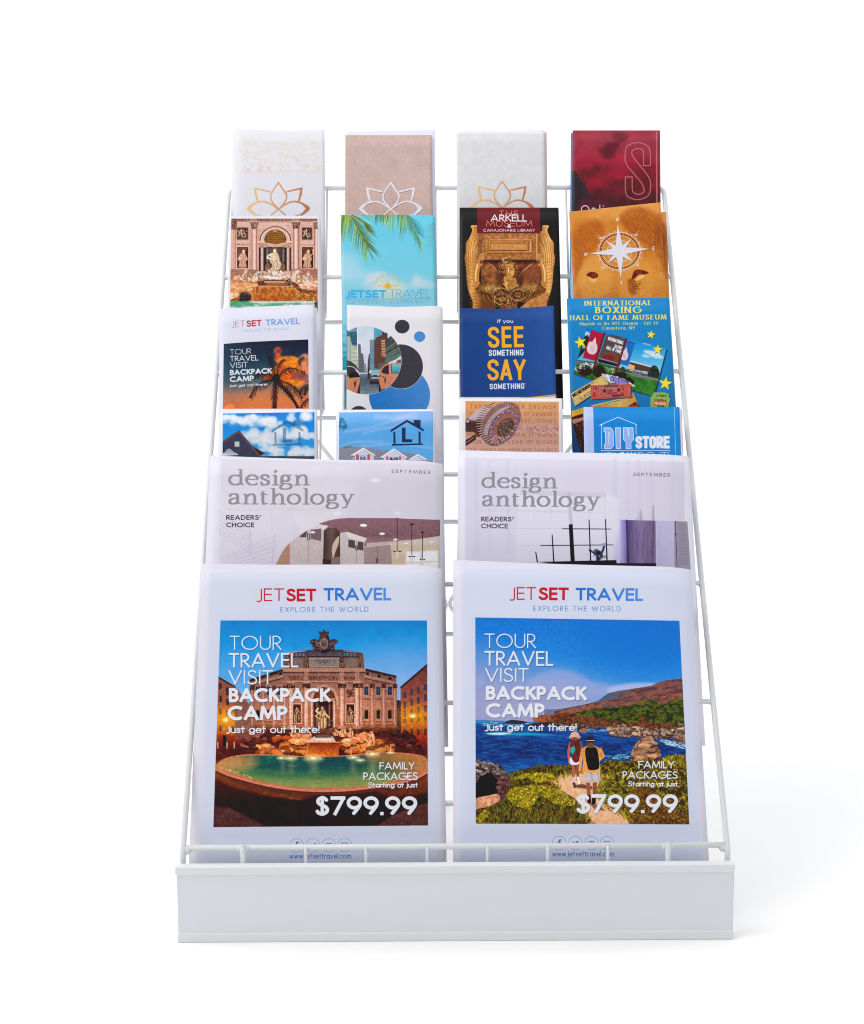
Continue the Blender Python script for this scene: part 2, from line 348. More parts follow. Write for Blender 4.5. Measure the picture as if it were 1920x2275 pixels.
G = {   # geometric sans capitals and lower case: width, strokes (cap height 1)
 'A': (.78, [L_(0, 0, .39, 1), L_(.39, 1, .78, 0), L_(.14, .3, .64, .3)]),
 'B': (.48, [L_(0, 0, 0, 1), C_([(0, 1)]+arc(.2, .77, .23, .23, 90, -90)+[(0, .54)]), C_([(0, .54)]+arc(.21, .27, .27, .27, 90, -90)+[(0, 0)])]),
 'C': (.8, [C_(arc(.5, .5, .5, .5, 48, 312, 22))]),
 'D': (.66, [L_(0, 0, 0, 1), C_([(0, 1)]+arc(.17, .5, .49, .5, 90, -90, 20)+[(0, 0)])]),
 'E': (.44, [L_(0, 0, 0, 1), L_(0, 1, .44, 1), L_(0, .52, .42, .52), L_(0, 0, .44, 0)]),
 'F': (.42, [L_(0, 0, 0, 1), L_(0, 1, .42, 1), L_(0, .52, .39, .52)]),
 'G': (.9, [C_(arc(.5, .5, .5, .5, 45, 360, 24)+[(.52, .5)])]),
 'H': (.62, [L_(0, 0, 0, 1), L_(.62, 0, .62, 1), L_(0, .53, .62, .53)]),
 'I': (0, [L_(0, 0, 0, 1)]),
 'J': (.22, [C_([(.22, 1), (.22, .1)]+spline([(.22, .1), (.17, -.04), (.03, -.08), (-.06, -.05)], 4))]),
 'K': (.52, [L_(0, 0, 0, 1), L_(.5, 1, .02, .47), L_(.14, .6, .54, 0)]),
 'L': (.38, [L_(0, 1, 0, 0), L_(0, 0, .38, 0)]),
 'M': (.9, [L_(0, 0, .11, 1), L_(.11, 1, .45, .12), L_(.45, .12, .79, 1), L_(.79, 1, .9, 0)]),
 'N': (.66, [L_(0, 0, 0, 1), L_(0, 1, .66, 0), L_(.66, 0, .66, 1)]),
 'O': (1, [O_(.5, .5, .5, .5)]),
 'P': (.46, [L_(0, 0, 0, 1), C_([(0, 1)]+arc(.19, .73, .27, .27, 90, -90)+[(0, .46)])]),
 'R': (.5, [L_(0, 0, 0, 1), C_([(0, 1)]+arc(.19, .73, .27, .27, 90, -90)+[(0, .46)]), L_(.16, .47, .5, 0)]),
 'S': (.53, [C_(S_CAP)]),
 'T': (.56, [L_(0, 1, .56, 1), L_(.28, 0, .28, 1)]),
 'U': (.62, [C_([(0, 1), (0, .31)]+arc(.31, .31, .31, .31, 180, 360)+[(.62, 1)])]),
 'V': (.74, [L_(0, 1, .37, 0), L_(.37, 0, .74, 1)]),
 'W': (1.08, [L_(0, 1, .27, 0), L_(.27, 0, .54, .92), L_(.54, .92, .81, 0), L_(.81, 0, 1.08, 1)]),
 'X': (.62, [L_(0, 0, .6, 1), L_(.62, 0, .02, 1)]),
 'Y': (.62, [L_(0, 1, .31, .45), L_(.62, 1, .31, .45), L_(.31, .45, .31, 0)]),
 'Z': (.5, [L_(0, 1, .5, 1), L_(.5, 1, 0, 0), L_(0, 0, .5, 0)]),
 '$': (.53, [C_(S_CAP), L_(.27, -.13, .27, 1.13)]),
 '7': (.56, [L_(0, 1, .56, 1), L_(.56, 1, .14, 0)]),
 '9': (.6, [O_(.3, .69, .3, .31), C_(spline([(.6, .69), (.56, .5), (.4, .22), (.25, 0)], 4))]),
 '6': (.5, [O_(.25, .3, .25, .3), C_(spline([(.02, .4), (.1, .7), (.3, 1)], 4))]),
 '3': (.48, [C_(arc(.21, .75, .22, .25, 150, -80)+arc(.2, .26, .27, .26, 80, -150))]),
 '4': (.55, [L_(.4, 0, .4, 1), L_(.4, 1, 0, .28), L_(0, .28, .55, .28)]),
 '.': (.0, [L_(0, .0, 0, .03)]), ',': (.04, [L_(.03, .08, -.02, -.12)]), "'": (.08, [L_(.08, 1, 0, .72)]), '-': (.25, [L_(0, .4, .25, .4)]),
 '!': (.02, [L_(0, .36, 0, 1), L_(0, .0, 0, .02)]),
 '&': (.6, [C_(spline([(.6, 0), (.2, .62), (.18, .85), (.32, 1), (.43, .85), (.38, .68), (.05, .38), (.03, .12), (.25, 0), (.5, .15), (.6, .42)], 4))]),
 'a': (.46, [O_(.24, .32, .24, .32), L_(.48, 0, .48, .66)]),
 'b': (.46, [O_(.24, .32, .24, .32), L_(0, 0, 0, 1.05)]),
 'c': (.42, [C_(arc(.28, .33, .28, .33, 50, 310, 16))]),
 'd': (.46, [O_(.22, .32, .23, .32), L_(.46, 0, .46, 1.05)]),
 'e': (.5, [C_([(.02, .36), (.5, .36)]+arc(.26, .33, .25, .33, 5, 320, 18))]),
 'f': (.26, [C_([(.1, 0), (.1, .85)]+arc(.24, .85, .14, .17, 180, 80, 6)), L_(-.02, .64, .26, .64)]),
 'g': (.46, [O_(.23, .34, .23, .31), C_([(.46, .66), (.46, -.02)]+arc(.23, -.04, .23, .22, 0, -160, 8))]),
 'h': (.4, [L_(0, 0, 0, 1.05), C_([(0, .4)]+arc(.2, .42, .2, .23, 180, 0, 8)+[(.4, 0)])]),
 'i': (0, [L_(0, 0, 0, .62), L_(0, .93, 0, .96)]),
 'j': (.06, [C_([(.05, .66), (.05, -.12)]+arc(-.07, -.12, .12, .12, 0, -90, 5)), L_(.05, .93, .05, .96)]),
 'l': (0, [L_(0, 0, 0, 1.05)]),
 'm': (.68, [L_(0, 0, 0, .66), C_([(0, .4)]+arc(.17, .45, .17, .2, 180, 0, 8)+[(.34, 0)]), C_([(.34, .4)]+arc(.51, .45, .17, .2, 180, 0, 8)+[(.68, 0)])]),
 'n': (.38, [L_(0, 0, 0, .66), C_([(0, .4)]+arc(.19, .43, .19, .22, 180, 0, 8)+[(.38, 0)])]),
 'o': (.52, [O_(.26, .33, .26, .33)]),
 'r': (.24, [L_(0, 0, 0, .66), C_(arc(.2, .42, .2, .22, 180, 70, 7))]),
 's': (.32, [C_(spline([(.3, .56), (.16, .66), (.03, .56), (.05, .42), (.16, .35), (.28, .26), (.29, .1), (.15, 0), (0, .1)], 3))]),
 't': (.26, [L_(.1, 0, .1, .92), L_(-.04, .64, .25, .64)]),
 'u': (.4, [C_([(0, .66), (0, .24)]+arc(.2, .22, .2, .22, 180, 360, 8)), L_(.4, 0, .4, .66)]),
 'v': (.44, [L_(0, .66, .22, 0), L_(.22, 0, .44, .66)]),
 'w': (.7, [L_(0, .66, .17, 0), L_(.17, 0, .35, .6), L_(.35, .6, .53, 0), L_(.53, 0, .7, .66)]),
 'y': (.44, [L_(0, .66, .23, .03), L_(.46, .66, .14, -.28)]),
 'k': (.4, [L_(0, 0, 0, 1.05), L_(.36, .66, .02, .3), L_(.1, .38, .4, 0)]),
 'x': (.4, [L_(0, 0, .4, .66), L_(.4, 0, 0, .66)]),
}
def K(w, *st): return (w, list(st))
def rr(x0, y0, x1, y1, r, a0, a1): return arc(x0, y0, r, r, a0, a1, 5)
K_ = {   # condensed squared-off capitals for the heavy headlines
 'A': (.42, [L_(0, 0, .21, 1), L_(.21, 1, .42, 0), L_(.08, .27, .34, .27)]),
 'B': (.36, [L_(0, 0, 0, 1), C_([(0, 1), (.2, 1)]+arc(.2, .84, .15, .16, 90, 0, 5)+[(.35, .7)]+arc(.2, .68, .15, .16, 0, -90, 5)+[(0, .52)]), C_([(.2, .52)]+arc(.2, .34, .17, .18, 90, 0, 5)+[(.37, .2)]+arc(.2, .18, .17, .18, 0, -90, 5)+[(0, 0)])]),
 'D': (.36, [L_(0, 0, 0, 1), C_([(0, 1), (.18, 1)]+arc(.18, .82, .18, .18, 90, 0, 5)+[(.36, .2)]+arc(.18, .18, .18, .18, 0, -90, 5)+[(0, 0)])]),
 'E': (.3, [L_(0, 0, 0, 1), L_(0, 1, .3, 1), L_(0, .52, .28, .52), L_(0, 0, .3, 0)]),
 'F': (.3, [L_(0, 0, 0, 1), L_(0, 1, .3, 1), L_(0, .52, .27, .52)]),
 'G': (.38, [C_([(.38, .72), (.38, .82)]+arc(.19, .81, .19, .19, 0, 180, 8)+arc(.19, .19, .19, .19, 180, 360, 8)+[(.38, .48), (.2, .48)])]),
 'H': (.38, [L_(0, 0, 0, 1), L_(.38, 0, .38, 1), L_(0, .52, .38, .52)]),
 'I': (0, [L_(0, 0, 0, 1)]), 'L': (.28, [L_(0, 1, 0, 0), L_(0, 0, .28, 0)]),
 'M': (.54, [L_(0, 0, 0, 1), L_(0, 1, .27, .15), L_(.27, .15, .54, 1), L_(.54, 1, .54, 0)]),
 'N': (.38, [L_(0, 0, 0, 1), L_(0, 1, .38, 0), L_(.38, 0, .38, 1)]),
 'O': (.38, [dict(p=arc(.19, .81, .19, .19, 0, 180, 8)+arc(.19, .19, .19, .19, 180, 360, 8)+[(.38, .81)], c=True)]),
 'R': (.37, [L_(0, 0, 0, 1), C_([(0, 1), (.19, 1)]+arc(.19, .82, .17, .18, 90, 0, 5)+[(.36, .66)]+arc(.19, .65, .17, .18, 0, -90, 5)+[(0, .47)]), L_(.2, .47, .37, 0)]),
 'S': (.37, [C_([(.37, .74), (.37, .82)]+arc(.185, .81, .185, .19, 0, 180, 8)+[(0, .7)]+spline([(0, .7), (.08, .57), (.28, .43), (.37, .3)], 4)+arc(.185, .19, .185, .19, 0, -180, 8)+[(0, .27)])]),
 'T': (.36, [L_(0, 1, .36, 1), L_(.18, 0, .18, 1)]),
 'U': (.38, [C_([(0, 1), (0, .19)]+arc(.19, .19, .19, .19, 180, 360, 8)+[(.38, 1)])]),
 'Y': (.42, [L_(0, 1, .21, .42), L_(.42, 1, .21, .42), L_(.21, .42, .21, 0)]),
}
def sv(p, w=1, c=False): return {'p': p, 'w': w, 'c': c}
SE = {   # masthead serif lower case
 'd': (.62, [sv(arc(.26, .32, .26, .31, 55, 305, 16)), sv([(.52, .03), (.52, 1.02)]), sv([(.38, 1.0), (.52, 1.0)], .9), sv([(.5, .05), (.66, .03)], .9), sv([(.26, .63), (.42, .62), (.52, .54)]), sv([(.26, .01), (.4, .03), (.52, .14)])]),
 'e': (.5, [sv([(.06, .36), (.5, .36)]), sv(arc(.27, .33, .25, .31, 5, 150, 8)), sv(arc(.29, .33, .29, .33, 150, 318, 12))]),
 's': (.38, [sv(spline([(.35, .5), (.3, .6), (.18, .65), (.05, .57), (.06, .43), (.2, .34), (.34, .24), (.33, .07), (.17, 0), (.06, .03), (.02, .16)], 3)), sv([(.35, .46), (.35, .62)], .45), sv([(.015, .04), (.015, .2)], .45)]),
 'i': (.2, [sv([(.14, .02), (.14, .64)]), sv([(.0, .61), (.14, .63)]), sv([(-.03, 0), (.31, 0)]), {'p': [(.12, .86), (.16, .9)], 'w': 1.25, 'c': True}]),
 'g': (.5, [{'p': arc(.23, .43, .17, .2, 0, 360, 16), 'c': True}, sv([(.32, .6), (.5, .64)], .9), sv(spline([(.1, .28), (.04, .18), (.14, .09), (.38, .07), (.5, -.05), (.42, -.22), (.2, -.28), (.02, -.2), (.04, -.05), (.14, .05)], 4))]),
 'n': (.62, [sv([(.13, .02), (.13, .62)]), sv([(0, .61), (.13, .62)]), sv([(-.03, 0), (.29, 0)]), sv(spline([(.14, .42), (.26, .58), (.4, .64), (.5, .56), (.53, .42)], 3)), sv([(.53, .44), (.53, .02)]), sv([(.38, 0), (.69, 0)])]),
 'a': (.5, [sv(spline([(.04, .5), (.1, .61), (.24, .65), (.37, .59), (.4, .46)], 3)), sv([(.4, .48), (.4, .03)]), sv([(.4, .04), (.54, .03)]), sv(spline([(.4, .39), (.2, .34), (.05, .24), (.06, .07), (.18, 0), (.32, .05), (.4, .15)], 3))]),
 't': (.34, [sv(spline([(.13, .82), (.13, .12), (.2, .01), (.34, .04)], 4)), sv([(0, .62), (.34, .62)])]),
 'h': (.62, [sv([(.13, .02), (.13, 1.02)]), sv([(0, 1), (.13, 1.0)], .9), sv([(-.03, 0), (.29, 0)]), sv(spline([(.14, .42), (.26, .58), (.4, .64), (.5, .56), (.53, .42)], 3)), sv([(.53, .44), (.53, .02)]), sv([(.38, 0), (.69, 0)])]),
 'o': (.56, [{'p': arc(.28, .32, .27, .32, 0, 360, 20), 'c': True}]),
 'l': (.2, [sv([(.13, .02), (.13, 1.02)]), sv([(0, 1), (.13, 1.0)], .9), sv([(-.03, 0), (.3, 0)])]),
 'y': (.56, [sv([(.08, .62), (.3, .04)]), sv([(.5, .62), (.22, -.2), (.04, -.26)], .7), sv([(-.04, .62), (.2, .62)]), sv([(.4, .62), (.62, .62)])]),
}
FONTS = {'G': G, 'K': K_, 'S': SE}

# ---------------------------------------------------------------- what is printed on each cover (traced in photograph pixels)
WHITE = (228, 229, 238)
def advert_text(c, x, small=False):
    """the stacked advert lettering; x holds baselines read off the photograph: (text, x0, y0, x1, y1, cap height, weight)"""
    for t, x0, y0, x1, y1, h, w in x:
        low = not t.isupper() and t[0] != '$'; tr = -.005 if low else None; w = w*1.12 if low else w; spc = .34 if low else .42
        c.text(t, x0+3, y0+5, x1+3, y1+5, h, w, (20, 25, 45), a=.5, soft=3, track=tr, space=spc)
        c.text(t, x0, y0, x1, y1, h, w, WHITE, track=tr, space=spc)
def house_windows(c, quads, cols, lit=None):
    for (x, y, w, h, sk) in quads:
        c.poly([(x, y), (x+w, y+sk*w), (x+w, y+h+sk*w), (x, y+h)], cols[0])
        c.poly([(x+w*.2, y+h*.12), (x+w*.8, y+h*.12+sk*w), (x+w*.8, y+h*.9+sk*w), (x+w*.2, y+h*.9)], cols[1])
def statue(c, x, y, h, col, dk, seed=1):
    r = random.Random(seed); w = h*.3; m = 1 if seed % 2 else -1
    P = [(x-w*.5, y), (x-w*.62, y-h*.3), (x-w*.4, y-h*.52), (x-w*.5, y-h*.7), (x-w*.2, y-h*.79), (x+w*.25, y-h*.78), (x+w*.5, y-h*.66), (x+w*.36, y-h*.5), (x+w*.6, y-h*.28), (x+w*.5, y)]
    q = tuple(v*.8 for v in col)
    c.blob([(a+h*.03, b+h*.01) for a, b in P], tuple(v*.45 for v in col), .8, h*.03); c.blob(P, two(q, tuple(v*.62 for v in q), h*.09, seed, sy=.6))
    c.line([(x-m*w*.45, y-h*.66), (x-m*w*.95, y-h*.5), (x-m*w*.35, y-h*.4)], h*.055, q); c.line([(x+m*w*.4, y-h*.68), (x+m*w*.7, y-h*.5), (x+m*w*.5, y-h*.36)], h*.05, tuple(v*.7 for v in col))
    for i in range(9):
        a = x+w*r.uniform(-.5, .45); c.line([(a, y-h*.02), (a+w*r.uniform(-.15, .15), y-h*r.uniform(.25, .45))], h*.022, dk if i % 2 else tuple(min(255, v*1.15) for v in col), .8)
    for i in range(5):
        a = x+w*r.uniform(-.35, .25); c.line([(a, y-h*.5), (a+w*r.uniform(.1, .3), y-h*r.uniform(.58, .74))], h*.025, dk if i % 2 else tuple(min(255, v*1.15) for v in col), .7)
    c.ell(x+m*h*.01, y-h*.87, h*.06, h*.08, col); c.ell(x+h*.03, y-h*.86, h*.035, h*.06, dk, .6, soft=h*.03); c.ell(x, y-h*.93, h*.06, h*.035, dk, .7)

def print_header(c, o, k, jet, st, tr, ex, h, eh):
    c.at(o[0], o[1], k)
    c.text('JET', jet[0], jet[1], jet[2], jet[3], h, .1, (196, 44, 58))
    c.text('SET', st[0], st[1], st[2], st[3], h, .2, (196, 34, 48))
    c.text('TRAVEL', tr[0], tr[1], tr[2], tr[3], h, .19, hg((tr[0], (44, 110, 200)), (tr[2], (84, 146, 224))))
    c.text('EXPLORE THE WORLD', ex[0], ex[1], ex[2], ex[3], eh, .11, (84, 132, 204), track=.3, space=.6)
def print_footer(c, o, k, cs, r, tx):
    c.at(o[0], o[1], k)
    for i, (x, y) in enumerate(cs):
        pts = arc(x, y, r, r, 0, 360, 40); c.line(pts, 2.6, (112, 144, 214))
        b = (60, 96, 180); q = r/42.0
        if i == 0: c.line([(x+10*q, y-20*q), (x, y-18*q), (x-2*q, y+20*q)], 8*q, b); c.line([(x-11*q, y-3*q), (x+9*q, y-3*q)], 6*q, b)
        if i == 1: c.blob([(x-20*q, y+12*q), (x-4*q, y+6*q), (x-20*q, y-12*q), (x, y-4*q), (x+12*q, y-14*q), (x+20*q, y-8*q), (x+8*q, y+12*q)], b)
        if i == 2: c.line([(x-15*q, y-12*q), (x+15*q, y-12*q), (x+15*q, y+14*q), (x-15*q, y+14*q), (x-15*q, y-12*q)], 4*q, b); c.line(arc(x, y, 7*q, 7*q, 0, 360), 3*q, b)
        if i == 3: c.line([(x-18*q, y-12*q), (x+18*q, y-12*q), (x+18*q, y+12*q), (x-18*q, y+12*q), (x-18*q, y-12*q)], 4*q, b); c.poly([(x-5*q, y-7*q), (x+8*q, y), (x-5*q, y+7*q)], b)
    c.text('www.jetsettravel.com', *tx, (56, 96, 180), track=.13)

def p_tour_fountain(c):
    c.img[:] = (221, 219, 232)
    c.at(420, 1250, 2.94)
    c.poly([(140, 62), (1612, 68), (1625, 2000), (88, 2000)], (211, 216, 234), soft=14)
    c.poly([(180, 330), (1590, 330), (1600, 1790), (150, 1790)], (208, 212, 234), .6, soft=30)
    print_header(c, (420, 1250), 2.94, (445, 252, 622, 252), (634, 254, 832, 254), (880, 250, 1322, 247), (597, 325, 1172, 322), 84, 35)
    c.at(470, 1370, 3.528)
    c.setclip([(70, 30), (1690, 30), (1697, 1637), (15, 1650)])
    c.rect(0, 0, 1764, 1693, tex(vg((30, (0, 128, 204)), (200, (22, 146, 222)), (400, (82, 168, 232)), (520, (128, 186, 236))), 9, 60, 4))
    c.rect(0, 1010, 1764, 1693, (96, 46, 32))
    c.ell(1500, 420, 420, 220, (140, 170, 232), .45, soft=300)
    c.ell(300, 480, 300, 150, (60, 150, 226), .5, soft=250)
    # side houses
    wall = tex(vg((380, (108, 52, 52)), (620, (150, 76, 62)), (780, (214, 116, 40)), (900, (176, 84, 36)), (1050, (92, 40, 30))), 16, 26, 7)
    c.poly([(1482, 552), (1692, 378), (1700, 1070), (1560, 1040), (1482, 1000)], wall)
    c.poly([(1478, 552), (1694, 366), (1694, 386), (1484, 566)], (52, 30, 34))
    c.poly([(1448, 650), (1484, 660), (1484, 990), (1448, 960)], (60, 36, 44))
    for r_, (y0, h, dy) in enumerate(((590, 46, -58), (670, 52, -60), (735, 50, -40), (800, 34, -20), (880, 50, 0))):
        for i, xx in enumerate((1505, 1560, 1612, 1668)):
            yy = y0+dy*(xx-1505)/160.0
            c.rect(xx, yy, xx+19, yy+h, (44, 34, 50)); c.rect(xx+3, yy+4, xx+15, yy+h-4, (66, 66, 92) if r_ < 3 else (110, 60, 30))
    c.ell(1575, 778, 120, 70, (255, 170, 30), .5, soft=110); c.ell(1576, 778, 24, 16, (255, 236, 150), 1, soft=16)
    wall2 = tex(vg((480, (130, 74, 62)), (700, (170, 88, 56)), (800, (226, 128, 34)), (930, (150, 78, 44)), (1040, (80, 38, 30))), 16, 26, 8)
    c.poly([(48, 470), (62, 472), (185, 548), (300, 690), (320, 1010), (30, 1050)], wall2)
    c.poly([(54, 468), (185, 545), (190, 560), (54, 484)], (52, 30, 34))
    for x, y, w, h in ((115, 555, 24, 60), (60, 520, 18, 50), (116, 645, 24, 50), (62, 620, 18, 50), (60, 720, 18, 50), (116, 735, 20, 44), (88, 930, 28, 90), (160, 860, 20, 46), (60, 850, 20, 50), (165, 700, 16, 40), (190, 730, 16, 40), (215, 870, 18, 46), (240, 940, 22, 60)):
        c.rect(x, y, x+w, y+h, (48, 38, 52))
    c.ell(112, 806, 110, 80, (255, 168, 24), .6, soft=110); c.ell(110, 808, 22, 18, (255, 240, 160), 1, soft=14)
    c.poly([(180, 690), (250, 670), (300, 700), (300, 960), (190, 960)], tex((128, 84, 82), 22, 22, 9), .8)
    # the palace front
    stone = tex(vg((250, (116, 96, 106)), (420, (150, 108, 100)), (640, (186, 132, 114)), (860, (176, 110, 82)), (960, (120, 62, 42))), 22, 16, 11)
    c.poly([(298, 500), (560, 412), (600, 404), (1195, 404), (1300, 425), (1448, 468), (1452, 870), (1452, 1000), (300, 1000)], stone)
    c.poly([(300, 492), (560, 410), (600, 418), (560, 436), (300, 512)], (92, 66, 66))
    c.poly([(1190, 404), (1450, 462), (1450, 480), (1190, 424)], (86, 62, 64))
    for x, y, s in ((345, 492, 1), (430, 462, 1), (530, 436, 1), (1212, 436, 1), (1302, 452, 1), (1388, 470, 1)):
        c.rect(x-4, y-4, x+30, y+32, (176, 136, 124)); c.rect(x, y, x+24, y+28, (50, 58, 84))
    c.poly([(300, 520), (560, 455), (560, 476), (300, 540)], (196, 148, 128)); c.poly([(1192, 452), (1452, 512), (1452, 532), (1192, 474)], (196, 148, 128))
    c.line([(300, 548), (560, 484)], 5, (82, 50, 50)); c.line([(1192, 482), (1452, 540)], 5, (82, 50, 50))
    # wings: pilasters and windows
    for x in (305, 392, 476, 560, 1160, 1245, 1336, 1424):
        t = 560 if x > 1100 else 575
        c.rect(x, t, x+30, 852, tex(hg((x, (150, 98, 84)), (x+10, (220, 168, 146)), (x+30, (160, 108, 92))), 10, 20, 3))
        c.rect(x-4, t-34, x+34, t, tex((112, 74, 66), 34, 7, 13)); c.rect(x-3, 852, x+33, 872, (188, 128, 104))
    for x in (348, 432, 516, 1198, 1292, 1382):
        c.rect(x-6, 540, x+38, 624, (198, 148, 128)); c.rect(x, 548, x+32, 616, (58, 76, 112)); c.line([(x+16, 548), (x+16, 616)], 2, (150, 130, 130)); c.line([(x, 582), (x+32, 582)], 2, (150, 130, 130))
        c.line([(x-10, 536), (x+42, 536)], 6, (208, 160, 138)); c.rect(x-8, 640, x+40, 652, (146, 100, 88))
        c.line([(x-10, 722), (x+16, 706), (x+42, 722)], 6, (206, 154, 128)); c.rect(x-4, 728, x+36, 806, (186, 132, 108)); c.rect(x+2, 734, x+30, 800, (48, 40, 50)); c.rect(x-8, 806, x+40, 816, (200, 146, 116))
    for x in (1198, 1292, 1382, 348, 432): c.rect(x, 890, x+32, 918, (58, 34, 30))
    c.line([(300, 838), (1452, 838)], 7, (206, 150, 122), .8); c.line([(300, 874), (1452, 874)], 6, (98, 56, 44), .8)
    # centre block
    c.poly([(566, 420), (1200, 420), (1196, 500), (1140, 540), (1140, 930), (600, 930), (600, 540), (570, 500)], stone)
    attic = tex(vg((255, (98, 84, 98)), (330, (138, 118, 120)), (420, (160, 124, 112))), 20, 14, 12)
    c.poly([(572, 300), (600, 276), (740, 262), (1010, 258), (1180, 276), (1196, 310), (1196, 410), (572, 410)], attic)
    c.poly([(640, 284), (740, 276), (740, 312), (640, 316)], (66, 88, 132)); c.poly([(1040, 276), (1140, 284), (1140, 316), (1040, 312)], (66, 88, 132))
    for x in list(range(644, 736, 11))+list(range(1044, 1136, 11)): c.line([(x, 284), (x, 312)], 5, (170, 152, 148))
    c.line([(600, 280), (742, 268)], 7, (184, 164, 158)); c.line([(1036, 268), (1180, 280)], 7, (184, 164, 158)); c.line([(600, 318), (742, 314), (1036, 314), (1180, 318)], 7, (72, 56, 66))
    c.rect(768, 322, 1000, 396, (184, 168, 158)); c.rect(776, 330, 992, 390, tex((160, 146, 140), 12, 16, 3))
    for y, a, b in ((344, 800, 970), (358, 830, 940)):
        c.dabs([(a, y-4), (b, y-4), (b, y+4), (a, y+4)], 26, 7, 5, [(90, 76, 80)], 5, 90, 30)
    c.rect(1060, 326, 1150, 390, (150, 130, 126)); c.rect(620, 326, 716, 390, (150, 130, 126))
    for x in (600, 742, 1020, 1172): statue(c, x, 400, 106, (190, 146, 120), (74, 48, 50), x)
    # coat of arms
    c.blob([(800, 262), (790, 230), (770, 196), (800, 176), (842, 180), (850, 140), (838, 118), (868, 122), (880, 96), (896, 122), (922, 116), (918, 150), (930, 180), (966, 176), (994, 196), (966, 224), (966, 262), (930, 270), (884, 284), (836, 270)], tex((62, 46, 58), 34, 12, 21))
    c.blob([(852, 190), (884, 168), (914, 190), (910, 236), (884, 258), (856, 236)], (142, 112, 104)); c.blob([(862, 198), (884, 184), (904, 198), (900, 228), (884, 242), (866, 228)], (96, 74, 80))
    c.dabs([(780, 190), (986, 190), (960, 260), (800, 260)], 90, 14, 5, [(150, 116, 104), (44, 32, 44), (186, 146, 122)], 22, 60, 80)
    c.dabs([(840, 110), (924, 110), (920, 180), (848, 180)], 40, 12, 5, [(140, 106, 98), (40, 30, 42)], 23, 60, 80)
    # entablature with inscription
    c.poly([(556, 404), (1210, 404), (1206, 432), (560, 432)], (198, 152, 132)); c.line([(560, 436), (1206, 436)], 6, (78, 50, 52))
    c.rect(572, 446, 1198, 506, tex((168, 122, 108), 14, 14, 5))
    c.text('PERFECIT BENEDICTVS XIV PON MAX', 606, 494, 1150, 494, 26, .16, (84, 54, 56), a=.8, track=.12)
    c.line([(566, 510), (1200, 510)], 8, (206, 156, 134)); c.line([(572, 519), (1196, 519)], 4, (80, 48, 48))
    for x in (600, 720, 1000, 1118):
        c.rect(x, 556, x+46, 860, tex(hg((x, (142, 92, 80)), (x+16, (232, 184, 160)), (x+34, (206, 152, 130)), (x+46, (136, 88, 78))), 8, 20, 4))
        c.rect(x-6, 504, x+52, 524, (206, 160, 138)); c.rect(x-8, 524, x+54, 560, (88, 58, 56)); c.dabs([(x-8, 524), (x+54, 524), (x+48, 560), (x-2, 560)], 26, 12, 5, [(206, 158, 134), (60, 38, 40), (170, 122, 104)], x, 80, 50)
        c.rect(x-6, 860, x+52, 884, (206, 148, 120))
        if x > 700: c.rect(x+6, 406, x+40, 500, (202, 156, 136), .7)
    # niche with the sea god
    c.blob([(786, 700), (786, 610), (820, 556), (884, 530), (950, 556), (986, 610), (986, 700)], (198, 150, 128), n=5)
    c.blob([(806, 700), (806, 615), (836, 574), (884, 552), (936, 574), (964, 615), (964, 700)], tex((120, 72, 48), 40, 10, 31), n=5)
    for i in range(7): c.line([(812+i*24, 640), (884+(812+i*24-884)*.3, 566)], 3, (172, 116, 78), .7)
    c.rect(806, 640, 966, 664, (190, 142, 118)); c.rect(776, 662, 800, 868, hg((776, (150, 100, 86)), (786, (236, 196, 176)), (800, (140, 94, 82)))); c.rect(950, 662, 976, 868, hg((950, (150, 100, 86)), (962, (236, 196, 176)), (976, (140, 94, 82))))
    c.rect(800, 664, 950, 880, tex((70, 46, 44), 26, 22, 32)); c.rect(820, 680, 834, 860, (128, 94, 84)); c.rect(918, 680, 930, 860, (128, 94, 84))
    statue(c, 868, 872, 180, (236, 190, 146), (120, 72, 56), 33); c.line([(850, 760), (820, 740), (836, 720)], 14, (230, 184, 144)); c.line([(890, 760), (920, 790)], 14, (220, 170, 130))
    for x in (636, 1054):
        c.rect(x-4, 680, x+72, 840, (214, 164, 140)); c.rect(x+4, 688, x+64, 832, tex((86, 54, 46), 20, 20, 34)); statue(c, x+34, 828, 128, (214, 166, 132), (98, 60, 50), x)
        c.rect(x, 560, x+68, 636, (190, 142, 122)); c.rect(x+6, 566, x+62, 630, tex((120, 80, 72), 60, 7, x)); c.dabs([(x+8, 568), (x+60, 568), (x+60, 628), (x+8, 628)], 30, 14, 5, [(206, 158, 134), (66, 42, 44)], x, 60, 80)
    # weathering and small carving all over the stone
    c.dabs([(300, 540), (570, 440), (1196, 440), (1448, 530), (1448, 900), (300, 900)], 900, 16, 3, [(232, 190, 166), (84, 52, 50), (214, 160, 136), (120, 78, 70)], 36, 90, 14, .45)
    c.dabs([(300, 540), (570, 440), (1196, 440), (1448, 530), (1448, 900), (300, 900)], 300, 22, 3, [(232, 190, 166), (74, 44, 44)], 37, 0, 10, .45)
    c.tone([(300, 496), (556, 408), (572, 300), (740, 264), (1010, 258), (1180, 278), (1196, 404), (1448, 466), (1456, 900), (300, 900)], 1.4, 140, lambda x, y: np.interp(y, [260, 420, 520, 640, 800, 900], [.72, .78, .82, .92, .98, .8])*np.interp(x, [300, 600, 1150, 1450], [.86, 1.06, 1.06, .9]), 0, .95)
    # ground storey and rocks
    c.poly([(30, 1040), (200, 1010), (330, 960), (430, 900), (700, 880), (1200, 880), (1460, 900), (1500, 960), (1697, 1060), (1697, 1110), (30, 1120)], tex((84, 44, 34), 34, 26, 41))
    r = random.Random(5)
